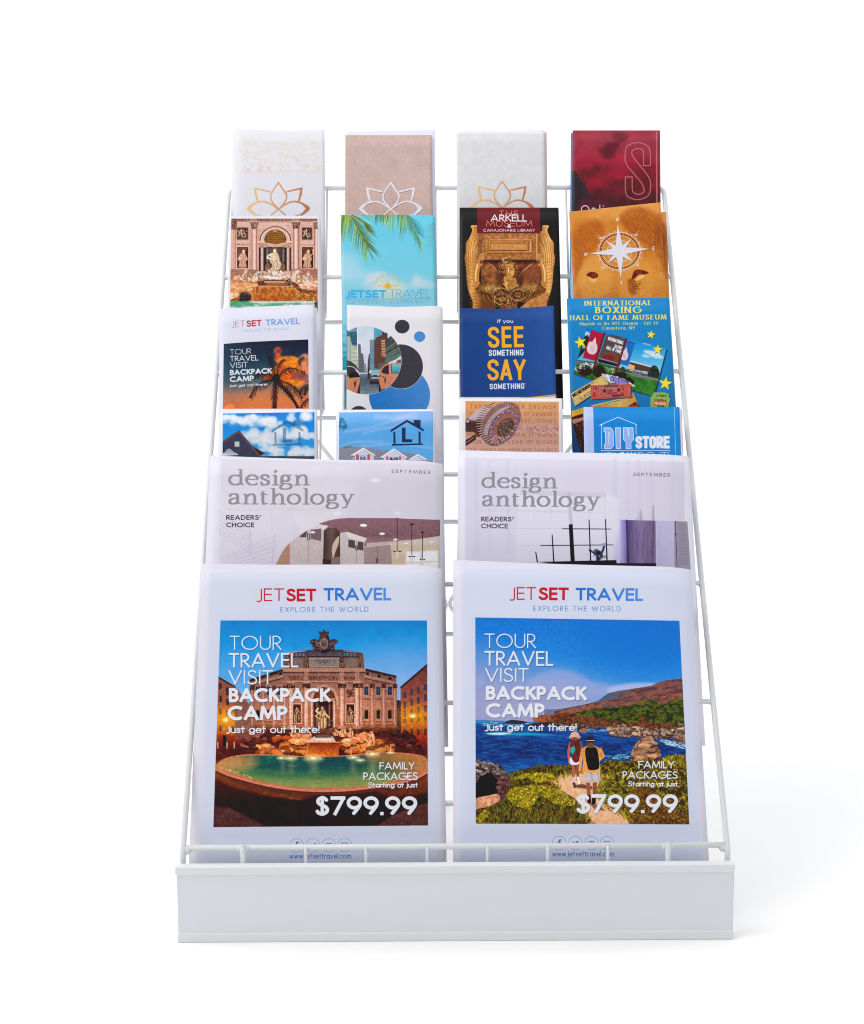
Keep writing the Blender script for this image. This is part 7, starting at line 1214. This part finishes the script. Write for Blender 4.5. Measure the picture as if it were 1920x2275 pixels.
def p_design_window(c):
    c.img[:] = (226, 224, 238); c.at(980, 980, 2.845)
    c.poly([(150, 105), (1538, 130), (1560, 2600), (160, 2600)], tex(hg((150, (216, 212, 230)), (480, (218, 214, 232)), (1100, (216, 212, 230)), (1560, (208, 203, 220))), 3, 70, 2, sy=.1), soft=10)
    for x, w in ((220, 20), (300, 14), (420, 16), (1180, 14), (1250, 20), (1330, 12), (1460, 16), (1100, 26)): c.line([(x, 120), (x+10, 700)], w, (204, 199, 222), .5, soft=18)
    c.poly([(490, 318), (1044, 328), (1120, 360), (1130, 760), (470, 760)], (224, 222, 236), .9, 14); c.poly([(500, 310), (1044, 328), (1044, 356), (500, 340)], (206, 202, 218), .9, 4)
    for x in (592, 700, 812, 936, 1038): c.line([(x, 360), (x, 500)], 3, (200, 196, 214), .6)
    c.line([(810, 330), (822, 530)], 22, (190, 186, 204), .7); c.line([(480, 552), (770, 554)], 3, (196, 192, 210), .7); c.line([(500, 660), (640, 660)], 3, (196, 192, 210), .7); c.line([(480, 440), (1060, 456)], 3, (206, 202, 218), .7)
    dk = (30, 26, 36)
    c.poly([(1134, 498), (1360, 503), (1366, 2600), (1110, 2600)], tex(hg((1110, (160, 150, 212)), (1170, (146, 132, 196)), (1176, (84, 72, 116)), (1250, (132, 116, 156)), (1366, (112, 92, 124))), 12, 30, 3, sy=.15)); c.poly([(1100, 660), (1140, 500), (1150, 760), (1090, 780)], (200, 194, 232), .8, 30); c.line([(1172, 500), (1184, 770)], 9, (60, 46, 84), .9); c.dabs([(1200, 505), (1350, 505), (1350, 780), (1200, 780)], 40, 160, 8, [(150, 128, 180), (90, 70, 116)], 4, 90, 3, .4, soft=8)
    c.poly([(1356, 503), (1475, 505), (1492, 2600), (1366, 2600)], tex((190, 184, 216), 5, 40, 5)); c.line([(1378, 520), (1386, 780)], 3, (166, 158, 196)); c.poly([(1474, 505), (1558, 508), (1578, 795), (1600, 2600), (1490, 2600)], tex((152, 144, 164), 6, 30, 6)); c.poly([(1500, 520), (1545, 522), (1560, 780), (1508, 780)], (140, 132, 152))
    for i in range(16): c.line([(1503, 540+i*15), (1550, 541+i*15)], 3, (166, 158, 178))
    c.line([(1482, 506), (1492, 790)], 4, (76, 66, 90)); c.ell(1482, 590, 4, 6, (20, 16, 24))
    c.poly([(808, 528), (832, 524), (846, 764), (820, 764)], dk)
    for x, y0, y1 in ((936, 498, 762), (1040, 496, 762), (703, 594, 762), (599, 702, 762)): c.line([(x, y0), (x+10, y1)], 6, dk, w1=8)
    c.line([(768, 554), (1072, 556)], 5, dk); c.line([(632, 660), (1088, 656)], 5, dk); c.poly([(600, 764), (1108, 752), (1112, 776), (1200, 772), (1200, 784), (800, 780)], dk); c.rect(500, 772, 1360, 2600, (40, 34, 48))
    c.blob([(976, 706), (1000, 690), (1016, 706), (1022, 736), (1000, 752), (980, 730)], dk); c.line([(1000, 740), (1024, 690), (1034, 652)], 14, (60, 60, 90)); c.line([(940, 690), (980, 714), (1000, 740)], 12, dk); c.ell(1030, 654, 14, 10, (150, 156, 210)); c.dabs([(950, 690), (1000, 680), (1050, 740), (990, 756)], 26, 16, 8, [(40, 40, 66), (20, 18, 28), (150, 156, 200)], 7, 40, 70)
    mast(c, [('design', 252, 297, 738, 300, 104), ('anthology', 252, 412, 1010, 418, 104)], [('READERS', 254, 508, 446, 508, 30), ('CHOICE', 254, 551, 422, 552, 30)], (1215, 220, 1448, 225, 21), (250, 448, 830, 452)); c.line([(459, 480), (453, 492)], 5, (52, 46, 56))

# how strongly the softboxes reach each cover, so that the inks come out right under this light
LIGHT = {'lotus_floral': 1.105, 'lotus_rose': 1.082, 'lotus_grey': 1.052, 'burgundy': 1.08, 'fountain_card': 1.12, 'palm_beach': 1.115, 'museum': 1.06, 'lion': 1.065, 'tour_small': 1.071, 'circles': 1.034, 'see_say': 1.04, 'boxing': 1.05, 'home_dark': .991, 'home_blue': .969, 'shower': .954, 'diy': .955, 'design_kitchen': .986, 'design_window': .953, 'tour_fountain': 1.007, 'tour_coast': .979}

# ---------------------------------------------------------------- materials
def mat(name, col, rough=.5, spec=.4, bump=None, mottle=0, coat=0):
    m = bpy.data.materials.new(name); m.use_nodes = True; nt = m.node_tree; p = nt.nodes['Principled BSDF']
    p.inputs['Base Color'].default_value = (*col, 1); p.inputs['Roughness'].default_value = rough
    p.inputs['Specular IOR Level'].default_value = spec; p.inputs['Coat Weight'].default_value = coat
    if bump or mottle:
        tc = nt.nodes.new('ShaderNodeTexCoord'); no = nt.nodes.new('ShaderNodeTexNoise'); no.inputs['Scale'].default_value = bump[0] if bump else 60
        no.inputs['Detail'].default_value = 4; nt.links.new(tc.outputs['Object'], no.inputs['Vector'])
        if bump:
            b = nt.nodes.new('ShaderNodeBump'); b.inputs['Strength'].default_value = bump[1]; b.inputs['Distance'].default_value = .0004
            nt.links.new(no.outputs['Fac'], b.inputs['Height']); nt.links.new(b.outputs['Normal'], p.inputs['Normal'])
        if mottle:
            r = nt.nodes.new('ShaderNodeValToRGB'); r.color_ramp.elements[0].position = .3; r.color_ramp.elements[1].position = .7
            r.color_ramp.elements[0].color = (*[v*(1-mottle) for v in col], 1); r.color_ramp.elements[1].color = (*[min(1, v*(1+mottle)) for v in col], 1)
            nt.links.new(no.outputs['Fac'], r.inputs['Fac']); nt.links.new(r.outputs['Color'], p.inputs['Base Color'])
    return m
M_wire = mat('white_powder_coat', (.67, .69, .71), .38, .45, bump=(900, .12))
M_plate = mat('white_enamelled_sheet', (.70, .72, .76), .42, .4, bump=(500, .08))
M_lip = mat('white_enamelled_lip', (.72, .745, .76), .40, .4, bump=(500, .08))
M_paper = mat('white_paper', (.80, .80, .87), .6, .25, bump=(300, .1), mottle=.015)
M_sweep = mat('white_seamless_paper', (.93, .93, .93), .8, .1, bump=(40, .02))
def s2l(v): v = np.asarray(v)/255.0; return np.where(v <= .04045, v/12.92, ((v+.055)/1.055)**2.4)
def l2s(v): return np.where(v <= .0031308, v*12.92, 1.055*np.clip(v, 1e-9, None)**(1/2.4)-.055)
PAPER_LIGHT = .93             # how brightly the studio light shows white print, used to get ink colours back from the photograph
def print_mat(name, sheet, painter, wpx, rough=.42, light=None):
    X, Y = sheet.canvas_xy(wpx); c = Canvas(X, Y); painter(c)
    a = l2s(np.clip(s2l(c.rgb())/(light or PAPER_LIGHT) - .010, .002, .93))
    h, w = a.shape[:2]; px = np.ones((h, w, 4), np.float32); px[..., :3] = a
    im = bpy.data.images.new('print_'+name, w, h); im.pixels.foreach_set(px.ravel()); im.update(); im.pack()
    m = mat('printed_'+name, (.8, .8, .8), rough, .22); nt = m.node_tree
    t = nt.nodes.new('ShaderNodeTexImage'); t.image = im; t.interpolation = 'Linear'; t.extension = 'EXTEND'
    uv = nt.nodes.new('ShaderNodeUVMap'); nt.links.new(uv.outputs['UV'], t.inputs['Vector']); nt.links.new(t.outputs['Color'], nt.nodes['Principled BSDF'].inputs['Base Color'])
    return m
def plain(name, rgb, rough=.5): return mat(name, tuple(float(v) for v in np.clip(s2l(rgb)/PAPER_LIGHT, .004, .93)), rough, .3, mottle=.02)

# ---------------------------------------------------------------- mesh helpers
def link(name, verts, faces, m, parent=None, smooth=True, uvs=None, mats=None, fm=None):
    me = bpy.data.meshes.new(name); me.from_pydata([tuple(map(float, v)) for v in verts], [], faces)
    for k in (mats or [m]): me.materials.append(k)
    me.polygons.foreach_set('use_smooth', [smooth]*len(me.polygons))
    if fm: me.polygons.foreach_set('material_index', fm)
    if uvs is not None:
        l = me.uv_layers.new(name='UVMap'); idx = np.empty(len(me.loops), np.int32); me.loops.foreach_get('vertex_index', idx)
        l.data.foreach_set('uv', np.asarray(uvs, np.float32)[idx].ravel())
    me.update(); o = bpy.data.objects.new(name, me); scene.collection.objects.link(o)
    if parent: o.parent = parent; o.matrix_parent_inverse = Matrix.Translation(parent.location).inverted()
    return o
def tag(o, label=None, cat=None, group=None, kind=None):
    if label: o['label'] = label
    if cat: o['category'] = cat
    if group: o['group'] = group
    if kind: o['kind'] = kind
    return o
def empty(name, loc=(0, 0, 0)):
    o = bpy.data.objects.new(name, None); o.empty_display_size = .02; scene.collection.objects.link(o); o.location = loc; return o
def fillet(P, r, n=6):
    P = [Vector(p) for p in P]; out = [P[0]]
    for i in range(1, len(P)-1):
        a = (P[i-1]-P[i]); b = (P[i+1]-P[i]); la, lb = a.length, b.length; a.normalize(); b.normalize()
        ang = a.angle(b)
        if ang > 3.10: out.append(P[i]); continue
        d = min(r/math.tan(ang/2), la*.48, lb*.48); A = P[i]+a*d; B = P[i]+b*d
        for k in range(n+1):
            t = k/n; out.append(A*(1-t)**2+P[i]*2*t*(1-t)+B*t*t)
    out.append(P[-1]); return out
def tube(name, P, r, parent, m=None, fr=.006, seg=12, closed_caps=True):
    Q = fillet(P, fr) if fr else [Vector(p) for p in P]; V = []; F = []; n = len(Q)
    T = [(Q[min(i+1, n-1)]-Q[max(i-1, 0)]).normalized() for i in range(n)]
    ref = Vector((0, 0, 1)) if abs(T[0].z) < .9 else Vector((1, 0, 0)); N = (ref-T[0]*ref.dot(T[0])).normalized()
    for i in range(n):
        N = (N-T[i]*N.dot(T[i])).normalized(); B = T[i].cross(N)
        for k in range(seg):
            a = 2*math.pi*k/seg; V.append(Q[i]+(N*math.cos(a)+B*math.sin(a))*r)
    for i in range(n-1):
        for k in range(seg):
            k2 = (k+1) % seg; F.append((i*seg+k, i*seg+k2, (i+1)*seg+k2, (i+1)*seg+k))
    for end, rev in ((0, 1), (n-1, -1)):      # rounded cut ends
        c = len(V); V.append(Q[end]-T[end]*rev*r*.35)
        for k in range(seg):
            k2 = (k+1) % seg; a, b = end*seg+k, end*seg+k2; F.append((c, b, a) if rev == 1 else (c, a, b))
    return link(name, V, F, m or M_wire, parent)
BEAD = None
def bead(p, parent, s=1.0):
    global BEAD
    if BEAD is None:
        V = []; F = []
        for i in range(7):
            t = math.pi*i/6
            for k in range(10): a = 2*math.pi*k/10; V.append((.0036*math.sin(t)*math.cos(a), .0032*math.sin(t)*math.sin(a), .0036*math.cos(t)))
        for i in range(6):
            for k in range(10): F.append((i*10+k, (i+1)*10+k, (i+1)*10+(k+1) % 10, i*10+(k+1) % 10))
        o = link('weld_bead', V, F, M_wire, parent); BEAD = o.data
    else:
        o = bpy.data.objects.new('weld_bead', BEAD); scene.collection.objects.link(o); o.parent = parent; o.matrix_parent_inverse = Matrix.Translation(parent.location).inverted()
    o.location = tuple(p); o.scale = (s, s, s); return o

# ---------------------------------------------------------------- the place: a white paper sweep
prof = [(-4.5, 0), (1.9, 0)] + [(1.9+.9*math.sin(t), .9-.9*math.cos(t)) for t in np.linspace(0, math.pi/2, 20)[1:]] + [(2.8, 5.0)]
V = [(x, y, z) for x in (-7.0, 7.0) for y, z in prof]; n = len(prof)
sweep = link('backdrop', V, [(i, i+1, n+i+1, n+i) for i in range(n-1)], M_sweep); tag(sweep, kind='structure')
sweep['label'] = 'seamless white studio floor curving up into a white backdrop'

# ---------------------------------------------------------------- the wire rack
rack = empty('brochure_rack')
tag(rack, 'tall white wire literature rack with stepped pockets and a plain header strip at its foot', 'brochure rack')
HW = .245; R1 = .0027; R2 = .0024; R3 = .0015
yb = .0092
tube('outer_frame', [(-HW, yb, .0030), (-HW, yb, .0790), (-HW, *TOP[1:]), (HW, *TOP[1:]), (HW, yb, .0790), (HW, yb, .0030)], R1, rack, fr=.012)
dfl = ray(1000, 1783); tt = (.0030-CAM[2])/dfl[2]; REAR = CAM[1]+dfl[1]*tt
tube('base_frame', [(-HW+.004, yb+.003, .0030), (-HW+.004, REAR, .0030), (HW-.004, REAR, .0030), (HW-.004, yb+.003, .0030)], R1, rack, fr=.02)
LEGX = .222
for s_ in (-1, 1): tube('rear_leg', [(s_*LEGX, TOP[1]+.002, TOP[2]-.002), (s_*LEGX, REAR, .0045)], R1, rack, fr=0)
def rear_pt(x, z, dy=0): t = (TOP[2]-z)/TOP[2]; return (x, TOP[1]+(REAR-TOP[1])*t+dy, z)
def rear_hit(px, py):          # where a sight line meets the plane of the rear legs
    d = ray(px, py); lo = (REAR-TOP[1])/TOP[2]; t = (TOP[1]+(TOP[2]-CAM[2])*lo-CAM[1])/(d[1]+lo*d[2]); return np.array(CAM)+d*t
vx = rear_hit(995, 1342); up = rear_hit(1262, 1003); slope = (up[2]-vx[2])/(up[0]-vx[0])
for s_ in (1, -1):
    x0 = vx[0]*s_; dz = slope*(LEGX-vx[0]); dy = .003*s_
    tube('cross_brace', [rear_pt(s_*LEGX, vx[2]+dz, dy), rear_pt(x0, vx[2], dy), rear_pt(s_*LEGX, vx[2]-dz, dy)], R2, rack, fr=.010)
for k in range(1, 7):
    r = rail(k)
    if k < 6:
        tube('cross_rail', [(-HW, r[1], r[2]), (HW, r[1], r[2])], R2, rack, fr=0)
        for s_ in (-1, 1): bead((s_*(HW-.0005), r[1], r[2]-.0006), rack, 1.0)
    else:
        tube('front_rail', [(-HW, r[1], r[2]), (HW, r[1], r[2])], R1, rack, fr=0)
        for s_ in (-1, 1): bead((s_*(HW-.0035), r[1], r[2]-.0022), rack, 1.15)
for k in range(1, 7):
    u, n_, B = pocket(k); r0, r1 = rail(k-1), rail(k)
    d1 = (r1-B) @ n_; s1 = (r1-B) @ u; s0 = (r0-B) @ u
    if k < 6: tube('shelf_bar', [(-.226, *(B-u*.0052-n_*.0006)[1:]), (.226, *(B-u*.0052-n_*.0006)[1:])], R2, rack, fr=0)
    xs = (-.222, -.1345, -.111, -.0125, .0125, .111, .1345, .222) if k < 5 else (-.222, -.118, -.0165, .0165, .118, .222)
    for x in xs:
        P = [r0+n_*0+u*.0, B+n_*.0005-u*.0012, B+n_*(d1 if k < 6 else .012)-u*.0012] + ([r1-u*.001] if k < 6 else [])
        P = [(x, q[1], q[2]) for q in P]
        tube('pocket_wire', P, .0012, rack, fr=.003, seg=8)
# posts of the front rail, two of them heavy and standing proud of the rail
for i, px in enumerate((540, 679, 813, 949, 1083, 1217, 1351, 1484)):
    q = on_y(px, 1878, .009); x = q[0]; heavy = i in (0, 7); r6 = rail(6)
    tube('rail_post', [(x, r6[1]-(.0050 if heavy else .0030), r6[2]+(.0040 if heavy else .0005)), (x, r6[1]-(.0050 if heavy else .0030)+.002, .010)], .0024 if heavy else .0014, rack, fr=0, seg=10)
    if heavy:
        for s_ in (-1, 1): bead((x+s_*.0028, r6[1]-.0025, r6[2]), rack, .75)
for x in (-.118, -.006, .118): tube('floor_wire', [(x, rail(6)[1]+.006, .0470), (x, .0165, .0062), (x, REAR, .0062)], .0014, rack, fr=.006, seg=8)
# header strip: folded channel with a flat insert
PW = .2490
pr = [(-.0026, 0), (-.0034, .0010), (-.0034, .0072), (-.0028, .0084), (-.0010, .0092), (-.0010, .0616), (-.0028, .0628), (-.0038, .0644), (-.0042, .0685), (-.0042, .0702), (-.0026, .0710), (.0040, .0710), (.0048, .0702), (.0048, .0640), (.0040, .0640), (.0040, .0690), (.0014, .0690), (.0006, .0620), (.0006, .0002)]
XS = [-PW-.0012, -PW, PW, PW+.0002]; V = []; F = []
n = len(pr)
for j, x in enumerate(XS):
    e = 1 if j in (1, 2) else 0
    for (y, z) in pr: V.append((x if (z > .062 or e) else (-PW if x < 0 else PW), y+(0 if e else (.0008 if y < 0 else -.0004)), z))
for j in range(3):
    for i in range(n): i2 = (i+1) % n; F.append((j*n+i, j*n+i2, (j+1)*n+i2, (j+1)*n+i))
o = link('header_channel', V, F, M_lip, rack, smooth=False)
b = o.modifiers.new('soft_edges', 'BEVEL'); b.width = .0005; b.segments = 2; b.limit_method = 'ANGLE'
V = [(x, y, z) for x in (-PW+.0012, PW-.0012) for y, z in ((-.0022, .0082), (-.0022, .0636), (-.0012, .0636), (-.0012, .0082))]
o = link('header_insert', V, [(0, 1, 5, 4), (1, 2, 6, 5), (2, 3, 7, 6), (3, 0, 4, 7), (3, 2, 1, 0), (4, 5, 6, 7)], M_plate, rack, smooth=False)
for s_ in (-1, 1):       # plate hooks behind the channel, holding it to the frame
    tube('header_hook', [(s_*.12, .0045, .052), (s_*.12, .0140, .050)], .002, rack, fr=0)

# ---------------------------------------------------------------- leaves
def leaf_mesh(name, s, face, parent, th=.0003, inset=0, back=0, paper=None, nu=26, nv=14):
    us = np.linspace(0, 1, nu+1); us = np.where(us > .8, .8+(us-.8)*1.0, us); vs = np.linspace(0, 1, nv+1)
    iu = inset/s.W; iv = inset/s.H
    U, Vv = np.meshgrid(us*(1-2*iu)+iu, vs*(1-iv)); A = s.at(U, Vv, back).reshape(-1, 3); Bk = s.at(U, Vv, back+th).reshape(-1, 3)
    V = np.vstack([A, Bk]); N = (nu+1)*(nv+1); F = []; fm = []
    g = lambda i, j: j*(nu+1)+i
    for j in range(nv):
        for i in range(nu): F.append((g(i, j), g(i+1, j), g(i+1, j+1), g(i, j+1))); fm.append(0)
    for j in range(nv):
        for i in range(nu): F.append((N+g(i, j), N+g(i, j+1), N+g(i+1, j+1), N+g(i+1, j))); fm.append(1)
    for i in range(nu): F.append((g(i, nv), g(i+1, nv), N+g(i+1, nv), N+g(i, nv))); fm.append(1); F.append((g(i+1, 0), g(i, 0), N+g(i, 0), N+g(i+1, 0))); fm.append(1)
    for j in range(nv): F.append((g(nu, j), N+g(nu, j), N+g(nu, j+1), g(nu, j+1))); fm.append(1); F.append((g(0, j+1), N+g(0, j+1), N+g(0, j), g(0, j))); fm.append(1)
    uv = np.stack([U.ravel(), Vv.ravel()], -1); uv = np.vstack([uv, uv])
    o = link(name, V, F, None, parent, True, uv, [face, paper or M_paper], fm)
    o.data.polygons.foreach_set('use_smooth', [k == 0 or i < 2*nu*nv for i, k in enumerate(fm)]); return o
def booklet(name, s, face, label, cat, group=None, th=.0022, mag=False, paper=None):
    root = empty(name, tuple(s.at(.5, 0))); tag(root, label, cat, group)
    leaf_mesh('front_cover' if mag else 'front_panel', s, face, root, paper=paper)
    # the leaves inside, none of them cut or stacked quite alike
    r = random.Random(label); nl = 5 if mag else 3
    for i in range(nl):
        t = .00045+(th-.00045)*i/nl
        q = shifted(s, r.uniform(-.45, .45), r.uniform(-.9, .15), 0)
        leaf_mesh('page' if mag else 'folded_panel', q, paper or M_paper, root, th=(th-.00045)/nl*.62, inset=.0004, back=t, nu=14, nv=5, paper=paper)
    return root
def shifted(s, dx=0, dy=0, doff=-.003, **kw):
    import copy
    q = copy.copy(s); q.c = tuple((a+dx/1000, b+(dy/1000 if i < 2 else 0)) for i, (a, b) in enumerate(s.c)); q.O = s.O+s.n*doff; q.off = s.off+doff
    for k, v in kw.items(): setattr(q, k, v)
    return q
GB, GM = 'folded leaflets in the upper four tiers', 'magazines in the two lower tiers'
ITEMS = {   # name of the front leaf: (object name, label, category)
 'lotus_floral': ('brochure', 'white brochure with gold lotus below a pale leafy band, upper left pocket', 'brochure'),
 'lotus_rose': ('brochure', 'dusty rose brochure with a white lotus outline, second in the top row', 'brochure'),
 'lotus_grey': ('brochure', 'pale grey textured brochure with gold lotus, behind the museum brochure', 'brochure'),
 'burgundy': ('brochure', 'burgundy and black brochure with a large outlined letter S', 'brochure'),
 'fountain_card': ('leaflet', 'white bordered leaflet showing a marble fountain in daylight', 'leaflet'),
 'palm_beach': ('brochure', 'turquoise brochure with palm fronds, clouds and a small orange sun', 'brochure'),
 'museum': ('brochure', 'black museum brochure with a golden winged relief and dark red title', 'brochure'),
 'lion': ('brochure', 'tilted front brochure of a lion face with a white compass rose', 'brochure'),
 'tour_small': ('brochure', 'white travel brochure with a palm tree against an orange sunset', 'brochure'),
 'circles': ('brochure', 'white brochure with black and blue circles around a city street', 'brochure'),
 'see_say': ('brochure', 'dark blue brochure with large yellow SEE and SAY lettering', 'brochure'),
 'boxing': ('brochure', 'bright blue boxing museum brochure with yellow stars and old tickets', 'brochure'),
 'home_dark': ('leaflet', 'leaflet with a dark gabled house under white clouds and faded house logo', 'leaflet'),
 'home_blue': ('leaflet', 'leaflet with white dormers under blue sky and dark house logo', 'leaflet'),
 'shower': ('leaflet', 'tan leaflet showing a chrome shower head spraying over printed words', 'leaflet'),
 'diy': ('brochure', 'bright blue DIY store brochure with a pale strip down its left side', 'brochure'),
 'design_kitchen': ('magazine', 'front design magazine with a kitchen photograph in a curved frame', 'magazine'),
 'design_window': ('magazine', 'front design magazine with a black window grid and purple curtain', 'magazine'),
 'tour_fountain': ('magazine', 'front travel magazine with an evening fountain and palace on its cover', 'magazine'),
 'tour_coast': ('magazine', 'front travel magazine with two walkers above a rocky blue coast', 'magazine'),
}
FACE = {}
for key, s in FRONT.items():
    mag = s.k >= 5
    FACE[key] = print_mat(key, s, globals()['p_'+key], (1000 if s.k == 6 else 860) if mag else 440, light=LIGHT.get(key))
    nm, lab, cat = ITEMS[key]
    booklet(nm, s, FACE[key], lab, cat, th=.0026 if mag else .0020, mag=mag, group=GM if mag else GB)
M_lav = plain('pale_lavender_paper', (214, 214, 232)); M_pink = plain('rosy_beige_paper', (206, 186, 186)); M_blue = plain('mid_blue_paper', (70, 116, 184)); M_sky = plain('pale_blue_paper', (150, 196, 224))
def back(key, face, label, dx, dy, doff=-.003, name='brochure', cat='brochure', th=.0016, mag=False, paper=None, sheet=None, **kw):
    s = sheet or shifted(FRONT[key], dx, dy, doff, **kw)
    booklet(name, s, face if not isinstance(face, str) else FACE[face], label, cat, GM if mag else GB, th, mag, paper)
back('lotus_floral', M_paper, 'white brochure edge showing left of the floral lotus brochure', -1.3, .4, top=((0, 1.4), (.5, 0), (1, 1)), curl_l=.002)
back('lotus_rose', M_lav, 'white sheet standing proud above and right of the rose lotus brochure', 2.0, 0, sheet=Sheet(1, .007, (768, 292.5), (966, 288.5), (768, 477), (967.5, 477)))
back('lotus_grey', M_pink, 'beige edged copy peeping out right of the grey lotus brochure', 2.8, -1.2)
back('burgundy', M_blue, 'blue leaflet edge showing left of the burgundy brochure', -1.7, -1.6, paper=M_blue)
back('palm_beach', 'palm_beach', 'second palm frond brochure slipping out at the right of the front one', 1.3, -1.0, paper=M_pink)
back('fountain_card', M_paper, 'white sheet edge just right of the daylight fountain leaflet', .9, -.5, name='leaflet', cat='leaflet')
back('museum', 'museum', 'second black museum brochure directly behind the front one', .5, -.4, paper=plain('black_card', (40, 36, 40)))
back('lion', 'lion', 'second lion brochure standing upright, its brown edge right of the tilted one', 0, 0, sheet=Sheet(2, .0105, (1279, 474.5), (1480.5, 471), (1281, 661), (1487.5, 661)))
back('lion', M_sky, 'pale blue leaflet edge at the left of the tilted lion brochure', 0, 0, sheet=Sheet(2, .0075, (1267.5, 500), (1462, 502), (1268.5, 661), (1466, 661)), paper=M_sky)
back('tour_small', M_lav, 'pages fanned out at the right of the sunset palm tree brochure', 2.6, -2.2, curl=.003)
back('circles', M_paper, 'white copy directly behind the brochure of circles', .5, -.3)
back('see_say', 'see_say', 'second dark blue brochure directly behind the yellow lettered one', .3, -.6)
back('boxing', M_pink, 'thin rosy edge right of the blue boxing museum brochure', .9, -.6)
back('home_dark', M_paper, 'white sheet edge at the right of the dark house leaflet', 1.0, -.4, name='leaflet', cat='leaflet')
back('home_dark', M_sky, 'pale blue sheet edge at the left of the dark house leaflet', -.9, -1.6, -.0055, name='leaflet', cat='leaflet')
back('home_blue', M_paper, 'white sheet edge at the right of the white dormer leaflet', .9, -.6, name='leaflet', cat='leaflet')
back('shower', M_paper, 'white sheet directly behind the shower head leaflet', -.4, -.6, name='leaflet', cat='leaflet')
back('diy', M_paper, 'white sheet edge at the right of the blue store brochure', 2.0, -.2, name='leaflet', cat='leaflet')
back('diy', M_pink, 'rosy sheet edge farthest right behind the blue store brochure', 3.2, -.4, -.0055, name='leaflet', cat='leaflet')
for key, what, dx in (('design_kitchen', 'kitchen cover design magazine', -1.0), ('design_window', 'window cover design magazine', 1.6), ('tour_fountain', 'fountain cover travel magazine', -1.2), ('tour_coast', 'coast cover travel magazine', 1.2)):
    back(key, key, 'second magazine in the stack, directly behind the '+what, dx, -.6, -.0036, 'magazine', 'magazine', .0024, True)
    back(key, key, 'rearmost magazine in the stack behind the '+what, .4*dx+.8, -1.2, -.0070, 'magazine', 'magazine', .0018, True)
